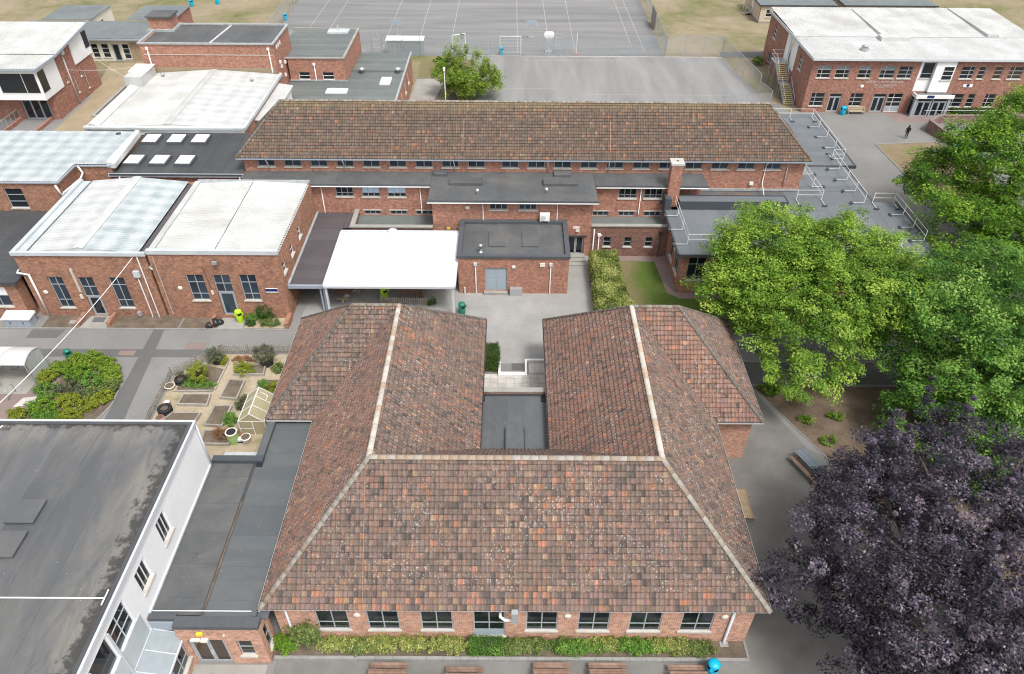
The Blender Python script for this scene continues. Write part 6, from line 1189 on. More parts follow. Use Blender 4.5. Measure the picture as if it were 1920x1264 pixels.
def bin_round(label, x, y, m, h=1.2, r=.3, rz=0, hood=True, group='hooded litter bins'):
    t = thing('litter_bin', label, 'litter bin', (x, y, 0), group, rz); o = lpart('body', MB().lathe([(r*.86, 0), (r*.92, .04), (r, h*.5), (r, h*.62)], n=20), m, t, True)
    lpart('hood', MB().lathe([(r, h*.80), (r*1.02, h*.84), (r*.92, h*.93), (r*.6, h*.985), (r*.15, h)], n=20), m, t, True)
    for k in range(3):
        a = k*2*math.pi/3+math.pi/2+.55; lpart('hood_panel', MB().bar((math.cos(a)*r*.93, math.sin(a)*r*.93, h*.61), (math.cos(a)*r*.93, math.sin(a)*r*.93, h*.81), .26, .05), m, t)
    lpart('liner', MB().lathe([(r*.8, h*.55), (r*.8, h*.78)], n=16), 'black_plastic', t); lpart('band', MB().lathe([(r*1.02, h*.58), (r*1.02, h*.62)], n=20), m, t); return t
bin_round('bright cyan litter bin at the corner of the front planting bed', 10.85, 18.62, 'cyan_plastic', 1.25, .32)
bin_round('lime green litter bin by the workshop door and clipped shrubs', -22.95, 48.55, 'lime_plastic', 1.25); bin_round('lime green litter bin under the white canopy', -11.15, 51.9, 'lime_plastic', 1.35, .33)
bin_round('dark green litter bin beside the right canopy post', -4.2, 49.75, 'green_plastic', 1.25); bin_round('blue litter bin against the two storey block', 43.4, 92.75, 'cyan_plastic', 1.15, .36); bin_round('blue litter bin by the white goal frame on the ball court', -1.75, 114.75, 'cyan_plastic', 1.2, .34)
bin_round('blue litter bin at the fence corner beside the tall brick block', -39.0, 131.2, 'cyan_plastic', 1.2, .34); bin_round('left of the two blue bins on the far field', -57.6, 138.9, 'cyan_plastic', 1.2, .36); bin_round('right of the two blue bins on the far field', -53.4, 140.3, 'cyan_plastic', 1.2, .36); bin_round('small green litter bin at the top of the shrub bed', -35.2, 43.75, 'green_plastic', .9, .25)
t = thing('wooden_bench', 'weathered wooden bench against the two storey block', 'bench', (45.2, 92.95, 0))
for k in range(4): lpart('seat_slat', B(-1.15, 1.15, -.25+k*.12, -.15+k*.12, .42, .46), 'timber_pale', t)
for k in range(4): lpart('back_slat', B(-1.15, 1.15, .24, .28, .5+k*.12, .6+k*.12), 'timber_pale', t)
for x in (-1.05, 1.05):
    lpart('leg', MB().box(x-.04, x+.04, -.25, -.17, 0, .62).box(x-.04, x+.04, .2, .285, 0, 1.0), 'timber_pale', t); lpart('arm', B(x-.05, x+.05, -.28, .2, .63, .67), 'timber_pale', t)
# bin bags
t = thing('rubbish_bag', 'pile of shiny black rubbish bags slumped by the workshop kerb', 'rubbish bag', (-25.0, 48.0, 0))
for i, (x, y, r) in enumerate(((-.3, -.25, .30), (.15, .05, .36), (.45, .2, .28), (-.05, .35, .28))):
    bm = bmesh.new(); bmesh.ops.create_icosphere(bm, subdivisions=3, radius=r)
    for v in bm.verts:
        d = v.co.normalized(); k = 1+.14*math.sin(d.x*9+i)*math.sin(d.y*8+2*i)+.08*math.sin(d.z*15+d.x*11)+.3*max(0, d.z-.75)*4; v.co = Vector((d.x*r*k*1.05, d.y*r*k, max(-r*.62, d.z*r*k*.8)))+Vector((0, 0, r*.62))
    me = bpy.data.meshes.new('bag'); bm.to_mesh(me); bm.free(); [setattr(p, 'use_smooth', True) for p in me.polygons]; o = link('bag', me, 'black_plastic'); o.parent = t; o.location = (x, y, 0)
# utility cabinet
t = thing('utility_cabinet', 'grey steel utility cabinet with white sloping top at the left road edge', 'cabinet', (-41.2, 48.0, 0))
lpart('casing', B(-1.1, 1.1, -.45, .45, 0, .85), 'grey_metal', t); lpart('lid', MB().prism(rect(-1.2, 1.2, -.55, .55), .853, lambda p: .92+.12*(p[1]+.55)), 'paint_white', t)
for x in (-1.05, .02): lpart('cabinet_door', B(x, x+1.0, -.475, -.453, .08, .8), 'grey_metal', t); lpart('handle', B(x+.44, x+.52, -.5, -.477, .4, .6), 'dark_metal', t)
# ---------------------------------------------------------------- garden
def picket(label, pts, h=.85, step=.17, m='timber_grey', group=None):
    t = thing('picket_fence', label, 'fence', (*pts[0], 0), group)
    for i in range(len(pts)-1):
        p, q = Vector((*pts[i], 0)), Vector((*pts[i+1], 0)); L = (q-p).length; d = (q-p)/L; n = int(L/step); nn = Vector((-d.y, d.x, 0))*.05
        for z in (.22, h-.2): obj('rail', MB().bar(p+nn+Vector((0, 0, z)), q+nn+Vector((0, 0, z)), .04, .08), m, t)
        for k in range(n):
            c = p+d*(k+.5)*L/n; hh = h+random.uniform(-.03, .03); a = d*.045; b = Vector((d.y, -d.x, 0))*.012; z = Vector((0, 0, 1))
            vs = [c-a-b, c+a-b, c+a+b, c-a+b]; vs = vs+[v+z*(hh-.06) for v in vs]+[c-b+z*hh, c+b+z*hh]
            obj('picket', MB().add(vs, [(0, 3, 2, 1), (0, 1, 5, 8, 4), (2, 3, 7, 9, 6), (1, 2, 6, 5), (3, 0, 4, 7), (5, 6, 9, 8), (7, 4, 8, 9)]), m, t)
        for k in range(int(L/2)+1): c = p+d*min(L, k*2.0)+nn*2; obj('post', MB().bar(c, c+Vector((0, 0, h+.05)), .09), m, t)
picket('grey picket fence bending round two sides of the gravel garden', [(-26.3, 41.75), (-23.15, 44.45), (-17.3, 44.5)])
picket('low grey picket fence along the left side of the gravel garden', [(-26.2, 30.0), (-26.3, 41.6)], .8, .2)
picket('short grey picket fence in front of the canopy tables', [(-11.4, 51.2), (-7.0, 51.0)], .75, .16)
def raised_bed(label, poly, h=.28):
    c = (sum(p[0] for p in poly)/len(poly), sum(p[1] for p in poly)/len(poly)); t = thing('raised_bed', label, 'raised bed', (*c, 0), 'timber edged vegetable beds'); n = len(poly)
    for i in range(n):
        a, b = Vector((*poly[i], h/2)), Vector((*poly[(i+1) % n], h/2)); d = (b-a).normalized()*.05; obj('edge_board', MB().bar(a-d, b-d*1.02, .1, h), 'timber_grey', t)
    obj('soil', MB().prism([(c[0]+(p[0]-c[0])*.94, c[1]+(p[1]-c[1])*.94) for p in poly], .02, h-.07), 'soil', t)
raised_bed('wide timber bed of bare soil in the middle left of the garden', [(-24.66, 38.45), (-22.5, 38.4), (-22.6, 39.5), (-24.6, 39.5)])
raised_bed('long narrow timber bed pointing away left of the greenhouse top', [(-21.75, 39.2), (-20.5, 39.05), (-20.45, 41.0), (-21.6, 41.1)])
raised_bed('timber bed with a golden bush at the back of the garden', [(-21.5, 41.75), (-19.2, 41.75), (-19.3, 42.85), (-21.4, 42.8)])
raised_bed('long narrow timber bed beside the greenhouse door', [(-22.0, 36.4), (-20.75, 36.3), (-20.65, 38.3), (-21.85, 38.3)])
raised_bed('timber bed half hidden by the felt roof edge', [(-25.4, 36.4), (-22.9, 36.4), (-22.7, 37.55), (-24.75, 37.55)]); raised_bed('timber bed with a straggly plant beside the green water butt', [(-21.7, 34.6), (-19.75, 34.55), (-19.95, 35.8), (-21.8, 35.8)])
for lab, p, q in (('grey timber edging across the left of the garden', (-25.6, 39.95), (-22.6, 40.0)), ('pale timber edging running up the garden', (-22.5, 40.1), (-22.4, 43.2)), ('timber edging by the right garden bushes', (-19.3, 38.8), (-19.4, 41.2))):
    t = thing('timber_edging', lab, 'edging', (*p, 0)); a, b = Vector((*p, .08)), Vector((*q, .08))
    for k in range(3): obj('sleeper', MB().bar(a.lerp(b, k/3+.005), a.lerp(b, (k+1)/3-.005), .12, .15), 'timber_grey', t)
sheet('herb_patch', [(-25.4, 40.1), (-22.6, 40.1), (-22.5, 42.5), (-24.2, 43.0), (-25.6, 41.6)], .05, 'soil'); sheet('shrub_patch', [(-19.2, 38.9), (-16.0, 38.9), (-16.0, 41.3), (-19.3, 41.3)], .05, 'soil')
GH = thing('greenhouse', 'small white framed greenhouse with yellowed plastic panels beside the tiled eave', 'greenhouse', (-18.2, 37, 0))
gx0, gx1, gy0, gy1, gze, gzr = -19.15, -17.3, 35.65, 38.35, 1.35, 2.1; gm = (gx0+gx1)/2
fr = MB()
for x in (gx0, gx1):
    for y in (gy0, (gy0+gy1)/2, gy1): fr.bar((x, y, 0), (x, y, gze), .045)
    fr.bar((x, gy0, gze), (x, gy1, gze), .045)
    for y in (gy0, gy0+.9, gy0+1.8, gy1): fr.bar((x, y, gze), (gm, y, gzr), .04)
fr.bar((gm, gy0, gzr), (gm, gy1, gzr), .06).bar((gx0, gy0, gze), (gx1, gy0, gze), .04).bar((gm+.05, gy0, 0), (gm+.05, gy0, gze), .045).bar((gx0, gy0, .65), (gm, gy0, .65), .03); obj('frame', fr, 'paint_white', GH)
for s, x in ((-1, gx0), (1, gx1)):
    for k in range(3): ya, yb_ = gy0+.9*k+.03, gy0+.9*(k+1)-.03; obj('roof_panel', MB().add([(x, ya, gze+.01), (x, yb_, gze+.01), (gm, yb_, gzr+.01), (gm, ya, gzr+.01)], [(0, 1, 2, 3)]), 'polycarb', GH); obj('side_panel', MB().add([(x, ya, .03), (x, yb_, .03), (x, yb_, gze-.03), (x, ya, gze-.03)], [(0, 1, 2, 3)]), 'polycarb', GH)
for y in (gy0, gy1): obj('gable_panel', MB().add([(gx0+.03, y, .03), (gx1-.03, y, .03), (gx1-.03, y, gze), (gm, y, gzr-.04), (gx0+.03, y, gze)], [(0, 1, 2, 3, 4)]), 'polycarb', GH)
obj('vent_frame', MB().bar((gm+.2, 37.4, 2.0), (gm+.65, 37.4, 1.65), .04).bar((gm+.2, 37.95, 2.0), (gm+.65, 37.95, 1.65), .04).bar((gm+.65, 37.4, 1.65), (gm+.65, 37.95, 1.65), .04), 'paint_white', GH); obj('shelf_clutter', B(gx0+.2, gx0+.9, gy0+.3, gy1-.4, .02, .55), 'terracotta', GH)
t = thing('water_butt', 'ribbed green plastic water butt with pale rim in the garden', 'water butt', (-19.5, 34.95, 0)); lpart('body', MB().lathe([(.33, 0), (.37, .1), (.35, .14), (.39, .3), (.37, .34), (.41, .5), (.38, .54), (.41, .72), (.38, .76), (.40, .92), (.40, .98)], n=20), 'butt_green', t, True); lpart('rim', MB().lathe([(.34, .98), (.42, .985), (.42, 1.04), (.34, 1.045)], n=20), 'white_cream', t); lpart('water', MB().lathe([(.33, 1.04), (.33, 1.05)], n=20), 'rubber', t)
def pot(label, x, y, r, h, m, fill='soil_dark', name='plant_pot'):
    t = thing(name, label, 'plant pot', (x, y, 0)); lpart('pot', MB().lathe([(r*.75, 0), (r, h*.85), (r*1.1, h*.86), (r*1.1, h), (r*.92, h)], n=16), m, t, True); lpart('compost', MB().lathe([(r*.9, h-.03), (r*.9, h+.003)], n=16), fill, t); return t
pot('large white plastic pot beside the water butt', -18.6, 34.95, .34, .55, 'paint_white'); pot('orange clay pot behind the water butt', -19.35, 35.55, .24, .3, 'terracotta'); pot('pale clay bowl by the left garden fence', -25.95, 40.35, .36, .3, 'white_cream'); pot('small orange pot above the stacked tyres', -25.55, 38.6, .25, .28, 'terracotta', 'white_cream'); pot('orange pot below the stacked tyres', -25.5, 37.05, .28, .25, 'terracotta')
t = thing('compost_bag', 'blue and white plastic compost bag beside the water butt', 'bag', (-19.05, 34.95, 0)); o = lpart('bag', B(-.2, .2, -.15, .15, 0, .45), 'paint_white', t); bevel(o, .08, 3); o = lpart('print_band', B(-.205, .205, -.155, .155, .05, .2), 'sign_blue', t)
def tyre(label, x, y, n=1, r=.42):
    t = thing('old_tyre', label, 'tyre', (x, y, 0))
    for k in range(n):
        z = k*.24; lpart('tyre', MB().lathe([(r*.55, z+.03), (r*.85, z), (r, z+.05), (r, z+.18), (r*.85, z+.23), (r*.55, z+.2), (r*.55, z+.03)], n=22), 'rubber', t, True)
    lpart('hollow', MB().lathe([(r*.54, .02), (r*.54, n*.24-.1)], n=16), 'soil_dark', t); return t
tyre('stack of old black tyres by the left garden fence', -25.4, 37.85, 2, .52); tyre('black tyre planter with grey plant in the garden corner', -25.35, 41.0, 2, .45); tyre('black tub holding the olive bush at the back fence', -19.3, 43.15, 2, .5); tyre('black tyre under the grey bush by the fence bend', -23.2, 43.35, 2, .42)
shrub('olive_bush', 'round grey green bush in a black tub at the back garden fence', -19.3, 43.2, .95, .9, 1.3, 'leaf_olive', 90, 40, .08, .45, cat='bush'); shrub('lavender_bush', 'grey green bush by the bend of the picket fence', -23.35, 43.3, .75, .65, 1.1, 'leaf_olive', 70, 36, .08, .3, cat='bush'); shrub('grey_plant', 'small grey plant in the tyre planter', -25.3, 41.05, .4, .4, .4, 'leaf_olive', 20, 30, .07, .45, cat='plant')
shrub('golden_conifer', 'golden green rounded conifer in the left garden patch', -24.0, 41.35, .85, .8, 1.45, 'leaf_gold', 90, 42, .09, cat='bush'); shrub('golden_bush', 'yellow green bush in the back timber bed', -20.85, 42.15, .8, .6, .75, 'leaf_gold', 70, 36, .08, .15, cat='bush'); shrub('golden_bush', 'yellow green bush beside the greenhouse ridge', -17.6, 40.0, .9, .8, .9, 'leaf_gold', 70, 36, .09, cat='bush'); shrub('small_shrub', 'green plant next to the golden bush by the tub', -22.7, 43.2, .4, .35, .8, 'leaf_gold', 30, 34, .08, cat='bush')
shrub('green_shrub', 'dark green shrub at the greenhouse corner', -20.2, 36.8, .5, .55, .95, 'leaf_mid', 50, 36, .09); shrub('green_shrub', 'grey green spreading plant left of the greenhouse', -19.8, 38.5, .5, .7, .7, 'leaf_olive', 50, 34, .09); shrub('straggly_plant', 'brown and green straggly plant in the bed by the water butt', -20.4, 35.3, .65, .5, .7, 'leaf_red', 40, 26, .08, .2); shrub('leafy_plant', 'low green plants under the golden conifer', -23.9, 40.7, 1.3, .5, .35, 'leaf_mid', 60, 30, .09); shrub('leafy_plant', 'low green plants at the left of the conifer patch', -25.0, 41.0, .5, .5, .3, 'leaf_mid', 30, 30, .09); shrub('leafy_plant', 'leafy green plant in the garden bed by the wing wall', -18.2, 42.5, .5, .6, .5, 'leaf_bed', 40, 30, .1); shrub('green_shrub', 'green shrub by the right garden edging', -18.9, 40.4, .4, .8, .5, 'leaf_mid', 40, 30, .09); shrub('leafy_plant', 'orange leaved plants under the back picket fence', -21.3, 43.55, .8, .3, .4, 'leaf_red', 30, 28, .09)
# ---------------------------------------------------------------- shrub bed by the road
ring = [(-35.9, 41.2, 'leaf_gold', .8, .95), (-35.3, 42.2, 'leaf_far', .8, 1.0), (-34.4, 43.1, 'leaf_far', .85, 1.0), (-33.2, 43.3, 'leaf_far', .85, 1.0), (-32.1, 42.8, 'leaf_far', .85, 1.0), (-31.3, 42.0, 'leaf_far', .85, .95), (-30.8, 41.1, 'leaf_far', .8, .95), (-30.55, 40.1, 'leaf_bed', .8, .95), (-30.6, 39.2, 'leaf_gold', .8, .8)]
lab = ['yellow tinged shrub at the left end of the curved hedge', 'second shrub of the curved hedge from the left', 'third shrub of the curved hedge from the left', 'middle shrub at the top of the curved hedge', 'shrub right of the top of the curved hedge', 'shrub on the upper right bend of the curved hedge', 'shrub on the right side of the curved hedge', 'lower right shrub of the curved hedge', 'golden shrub closing the lower right of the curved hedge']
RB = [-35.9, 40.9, -35.2, 42.0]
for (x, y, m, r, h), l in zip(ring, lab): shrub('hedge_shrub', l, x+.2, y-.1, r*.85, r*.85, h*.85, m, 90, 36, .12, group='shrubs of the curved hedge')
for l, x, y, rx, ry, h, m in (('dark leafy shrub inside the curved hedge', -33.4, 41.6, 1.1, .8, .8, 'leaf_dark'), ('tall grassy clump in the middle of the shrub bed', -32.2, 40.8, 1.0, .9, .8, 'leaf_mid'), ('grey green shrub in the middle of the shrub bed', -33.4, 40.0, 1.2, .9, .7, 'leaf_olive'), ('green shrub at the left of the shrub bed', -35.0, 39.6, .9, .9, .7, 'leaf_mid'), ('dark green shrub at the lower left of the shrub bed', -34.6, 38.2, 1.2, .9, .6, 'leaf_dark'), ('golden mound in the lower middle of the shrub bed', -32.9, 38.7, .9, .7, .7, 'leaf_gold'), ('golden mound near the kerb of the shrub bed', -31.3, 38.3, .8, .6, .6, 'leaf_gold'), ('golden mound at the roof edge below the shrub bed', -32.2, 37.3, .9, .6, .6, 'leaf_gold'), ('green ground cover shrub behind the felt roof edge', -33.9, 37.2, 1.1, .7, .5, 'leaf_mid'), ('yellow shrub at the lower left tip of the shrub bed', -35.9, 37.2, .7, .6, .7, 'leaf_gold'), ('green mound at the right kerb of the shrub bed', -31.2, 39.6, .8, .7, .6, 'leaf_bed'), ('pale leafy clump among the bed shrubs', -32.3, 39.6, .8, .6, .55, 'leaf_olive')):
    shrub('bed_shrub', l, x, y, rx, ry, h, m, 80, 34, .11, group='shrubs filling the road side bed')
# ---------------------------------------------------------------- shrubs by the workshop door, hedges
shrub('ball_shrub', 'clipped round green shrub by the workshop door', -20.9, 48.95, .72, .65, 1.45, 'leaf_box', 110, 46, .08, cat='bush'); shrub('blue_shrub', 'blue green shrub left of the clipped ball', -22.0, 48.75, .65, .45, .7, 'leaf_mid', 50, 36, .08, cat='bush'); shrub('low_shrub', 'low bright green shrub right of the clipped ball', -20.3, 48.1, .85, .45, .65, 'leaf_bed', 70, 36, .08, cat='bush'); shrub('low_shrub', 'small green mound below the blue shrub', -22.0, 48.1, .45, .35, .4, 'leaf_box', 30, 34, .08, cat='bush')
hedge_mass('variegated_hedge', 'tall yellow green variegated hedge beside the yard steps', [(7.35, 46.9), (11.6, 46.9), (11.2, 48.3), (10.0, 49.6), (9.75, 53), (9.7, 57.2), (7.4, 57.2)], 1.75, 'leaf_hedge', 620, .14, rough=.2)
hedge_mass('low_hedge', 'low dark green hedge in front of the two storey block', rect(57.6, 63.5, 92.3, 93.3), .8, 'leaf_box', 150, .16); shrub('yard_planter_shrub', 'small green plant at the end of the canopy picket fence', -6.9, 51.1, .35, .35, .7, 'leaf_box', 30, 30, .09, cat='bush')
shrub('dark_bush', 'dark round bush left of the far tree', -10.5, 107.5, 1.1, 1.0, 2.2, 'leaf_dark', 110, 34, .16, cat='bush'); shrub('stray_bush', 'light green bush top peeping over the hall ridge', -20.0, 80.0, 1.4, 1.1, 4.2, 'leaf_far', 130, 26, .16, cat='bush', shell=(.3, 1.05)); shrub('verge_shrub', 'low green shrub behind the hall ridge by the path', -9.6, 93.0, 1.6, .9, 1.2, 'leaf_far', 90, 30, .16, cat='bush'); shrub('corner_bush', 'dark bush at the end of the two storey block', 37.0, 111.0, .8, 1.0, 1.2, 'leaf_dark', 60, 30, .15, cat='bush'); shrub('soil_bush', 'dark clipped bush at the tip of the bare soil', 19.9, 40.3, .8, .6, .9, 'leaf_dark', 80, 36, .1, cat='bush')
for i, (x, y, l) in enumerate(((21.6, 37.3, 'small dark plant in the upper bare soil'), (22.6, 35.2, 'small dark plant in the middle of the bare soil'), (24.0, 37.6, 'green seedling clump in the bare soil'))): shrub('soil_plant', l, x, y, .6, .45, .5, 'leaf_dark', 26, 24, .1)
# front planting bed
FBd = thing('front_bed_kerb', 'pale concrete edging along the front planting bed', 'kerb', (0, 19.25, 0)); FBd['kind'] = 'structure'
for k in range(28): x = -12.68+k*.915; obj('kerb_stone', B(x+.006, x+.909, 19.16, 19.34, 0, .3+random.uniform(-.008, .008)), 'kerb', FBd)
obj('bed_soil', B(-12.7, 12.93, 19.345, 20.327, 0, .22), 'soil', FBd); obj('kerb_stone', B(12.94, 13.06, 19.16, 20.9, 0, .25), 'kerb', FBd)
PL = [('dark green shrub in the bed corner by the entrance block', -12.2, 19.85, .5, .4, .9, 'leaf_dark'), ('tall leafy climber covering the first downpipe', -11.0, 19.95, .7, .4, 2.3, 'leaf_bed'), ('pale variegated plants below the first window', -9.5, 19.9, 1.0, .42, .75, 'leaf_hedge'), ('green plant between first and second window', -8.2, 19.8, .55, .38, .6, 'leaf_bed'), ('pale variegated plants below the second window', -6.9, 19.9, 1.1, .42, .8, 'leaf_hedge'), ('yellow green plants below the third window', -4.9, 19.9, 1.2, .42, .85, 'leaf_hedge'), ('pale plants left of the clipped block', -3.2, 19.85, .8, .4, .8, 'leaf_hedge'), ('reddish stemmed plants right of the grey door', 1.4, 19.85, 1.0, .4, .7, 'leaf_bed'), ('mixed green plants right of the clipped hedge block', .2, 19.8, .6, .4, .6, 'leaf_bed'), ('green strappy plants below the sixth window', 3.6, 19.8, 1.3, .4, .75, 'leaf_mid'), ('pale yellow plants between the sixth and seventh window', 5.2, 19.9, .9, .38, .75, 'leaf_hedge'), ('deep green plants below the seventh window', 6.9, 19.8, 1.2, .42, .8, 'leaf_mid'), ('pale plants below the last window', 8.8, 19.9, 1.1, .4, .7, 'leaf_hedge'), ('green plants at the right end of the front bed', 10.2, 19.8, .8, .4, .6, 'leaf_bed')]
for l, x, y, rx, ry, h, m in PL: shrub('bed_plant', l, x, y+.02, rx*1.3, ry*1.12, h*.9, m, 130, 40, .085, .2, group='plants along the front bed', shell=(.25, 1.1))
hedge_mass('clipped_hedge_block', 'bright green clipped hedge block below the grey door', rect(-2.2, -.35, 19.4, 20.2), .95, 'leaf_mid', 420, .08, rough=.1)
# ---------------------------------------------------------------- cycle shelter
CS = thing('cycle_shelter', 'curved roof cycle shelter with clear sides at the left edge', 'shelter', (-41, 41.3, 0)); N = 8
for k in range(5):
    xa, xb = -46+k*1.98, -46+(k+1)*1.98-.03; mb = MB()
    for x in (xa, xb):
        for i in range(N+1): a = i/N; mb.v.append((x, 40.3+2.2*a, 2.1+.55*math.sin(math.pi*(.12+.80*a))))
    mb.f = [(i, i+1, N+2+i, N+1+i) for i in range(N)]; obj('roof_sheet', mb, 'canopy_white' if k < 4 else 'roof_cream', CS, True)
for x in (-42, -38.9, -36.15):
    obj('post', MB().bar((x, 42.45, 0), (x, 42.45, 2.3), .07), 'galv', CS); obj('post', MB().bar((x, 40.4, 0), (x, 40.35, 2.25), .07), 'galv', CS)
    obj('roof_rib', MB().tube([(x, 40.3+2.2*i/N, 2.08+.55*math.sin(math.pi*(.12+.80*i/N))) for i in range(N+1)], .03, 6), 'galv', CS)
obj('side_panel', MB().add([(-36.14, 40.5, .15), (-36.14, 42.4, .15), (-36.14, 42.4, 2.2), (-36.14, 41.5, 2.55), (-36.14, 40.5, 2.3)], [(0, 1, 2, 3, 4)]), 'polycarb_clear', CS); obj('back_panel', MB().add([(-46, 42.47, .3), (-36.2, 42.47, .3), (-36.2, 42.47, 2.2), (-46, 42.47, 2.2)], [(0, 1, 2, 3)]), 'polycarb_clear', CS)
for k in range(7): x = -44.5+k*1.2; obj('wheel_hoop', MB().tube([(x, 42.3, 1.15), (x, 41.8, .95), (x+.1, 41.6, .7), (x+.25, 41.8, .55), (x+.3, 42.3, .6)], .02, 6), 'dark_metal', CS)
for i, x in enumerate((-37.5, -38.8)):
    t = thing('cycle_stand', ('right' if i == 0 else 'left')+' steel hoop stand in front of the cycle shelter', 'cycle stand', (x, 39.4, 0), 'steel cycle stands'); lpart('hoop', MB().tube([(0, -.45, 0), (0, -.45, .8), (-.02, -.38, .88), (0, .38, .88), (0, .45, .8), (0, .45, 0)], .028, 8), 'galv', t, True); lpart('lower_bar', MB().tube([(0, -.45, .4), (0, .45, .4)], .02, 6), 'galv', t)
# overhead cables
def cable(label, p, q, sag, r=.025, m='paint_white'):
    p, q = Vector(p), Vector(q); t = obj('overhead_cable', MB().tube([p.lerp(q, i/24)-Vector((0, 0, sag*4*(i/24)*(1-i/24))) for i in range(25)], r, 6), m); return tag(t, label, 'cable')
cable('white overhead cable from the workshop wall down to the felt roof', (-30.4, 49.15, 6.05), (-31.2, 28.0, 7.75), .5)
cable('thin wire from the white panel block to the tall brick block', (-57.4, 94.5, 4.6), (-43.8, 88.55, 7.4), .3, .015); cable('thin wire slung above the narrow flat roofed store', (-57.4, 99.5, 5.6), (-46.5, 88.0, 6.0), .3, .015)
# ---------------------------------------------------------------- courts
def mesh_fence(label, pts, h, ax, step=2.6, gate=False):
    t = thing('mesh_fence', label, 'fence', (*pts[0], 0), 'wire mesh court fences'); 
    for i in range(len(pts)-1):
        p, q = Vector((*pts[i], 0)), Vector((*pts[i+1], 0)); L = (q-p).length; n = max(1, int(L/step)); d = (q-p)/n; z = Vector((0, 0, 1))
        for k in range(n+1): c = p+d*k; obj('post', MB().bar(c, c+z*(h+.05), .07), 'grey_metal', t)
        for k in range(n): a, b = p+d*k, p+d*(k+1); obj('mesh_panel', MB().add([a+z*.05, b+z*.05, b+z*h, a+z*h], [(0, 1, 2, 3)]), 'mesh_x' if abs(d.x) > abs(d.y) else 'mesh_y', t)
        obj('top_rail', MB().bar(p+z*h, q+z*h, .04), 'grey_metal', t)
mesh_fence('tall wire mesh fence between the ball court and the playground', [(-22, 113.6), (23.4, 114.3)], 3.1, 0); mesh_fence('tall wire mesh fence on the right side of the ball court', [(23.5, 114.4), (23.9, 150)], 3.1, 1); mesh_fence('tall wire mesh fence from the ball court corner along the grass', [(23.5, 114.2), (32.2, 114.5)], 3.1, 0)
mesh_fence('wire mesh fence on the right side of the playground', [(32.3, 114.3), (34.0, 99.5)], 2.8, 1); mesh_fence('wire mesh gate at the near end of the playground fence', [(34.0, 99.4), (34.7, 95.9)], 1.9, 1); mesh_fence('tall wire mesh fence on the left side of the ball court', [(-38.3, 116), (-39.6, 150)], 3.1, 1); mesh_fence('low wire mesh fence along the near playground edge', [(28.5, 95.6), (34.6, 95.9)], 1.5, 0)
t = thing('timber_gate', 'brown timber gate in the right court fence', 'gate', (24.0, 128, 0))
for k in range(9): obj('gate_board', B(23.78, 23.84, 127+k*.45, 127.4+k*.45, .1, 3.0), 'timber_tan', t)
CT = thing('steel_container', 'long grey steel store with white roof against the court fence', 'container', (-16.4, 114.6, 0))
obj('roof_sheet', MB().prism(rect(-19.3, -13.5, 113.9, 116.0), 2.2, lambda p: 2.3+.05*(p[1]-113.9)), 'paint_white', CT); obj('body', B(-19.1, -13.7, 114.05, 115.9, 0, 2.19), 'grey_metal', CT)
for k in range(9): obj('wall_rib', B(-18.9+k*.62, -18.75+k*.62, 113.98, 114.047, .05, 2.15), 'galv', CT)
def hoop(label, x, y, h, bm, rz=0, s=1.0):
    t = thing('basketball_hoop', label, 'basketball hoop', (x, y, 0), 'basketball hoops', rz); lpart('post', MB().tube([(0, .9, 0), (0, .9, h-.9), (0, .25, h-.3)], .07, 8), 'light_metal', t); 
    lpart('backboard', MB().prism([(-.8*s, 0), (.8*s, 0), (.8*s, .04), (-.8*s, .04)], h-.75, h+.25) if bm == 'door_grey' else MB().add([(-.75, 0, h-.5), (-.45, 0, h-.8), (.45, 0, h-.8), (.75, 0, h-.5), (.75, 0, h), (.5, 0, h+.25), (-.5, 0, h+.25), (-.75, 0, h), (-.75, .05, h-.5), (-.45, .05, h-.8), (.45, .05, h-.8), (.75, .05, h-.5), (.75, .05, h), (.5, .05, h+.25), (-.5, .05, h+.25), (-.75, .05, h)], [tuple(range(8)), tuple(range(15, 7, -1))]+[(i, 8+i, 8+(i+1) % 8, (i+1) % 8) for i in range(8)]), bm, t)
    lpart('rim', MB().tube([(.23*math.cos(a), -.3+.23*math.sin(a), h-.55) for a in [2*math.pi*k/14 for k in range(15)]], .018, 6), 'terracotta', t); lpart('base', B(-.5, .5, .6, 1.3, 0, .2), 'galv', t); return t
hoop('white fan shaped basketball board near the court fence', 5.6, 115.0, 3.2, 'paint_white'); hoop('grey basketball board left on the ball court', -18.7, 122.0, 2.8, 'door_grey'); hoop('grey basketball board right on the ball court', 3.05, 121.9, 2.8, 'door_grey')
def goal(label, x, y, w, h, m, rz=0.0):
    t = thing('goal_frame', label, 'goal', (x, y, 0), 'goal frames on the court', rz); lpart('frame', MB().bar((-w/2, 0, 0), (-w/2, 0, h), .09).bar((w/2, 0, 0), (w/2, 0, h), .09).bar((-w/2-.04, 0, h), (w/2+.04, 0, h), .09), m, t); lpart('back_stay', MB().bar((-w/2, 0, h*.9), (-w/2, 1.0, 0), .05).bar((w/2, 0, h*.9), (w/2, 1.0, 0), .05).bar((-w/2, 1, .03), (w/2, 1, .03), .05), m, t)
    mb = MB()
    for k in range(1, 8): mb.bar((-w/2+w*k/8, .03, h), (-w/2+w*k/8, 1.0, .03), .015)
    for k in range(1, 5): mb.bar((-w/2, .03+k*.2, h*(1-k*.2)), (w/2, .03+k*.2, h*(1-k*.2)), .015)
    lpart('net', mb, 'pipe_white', t); return t
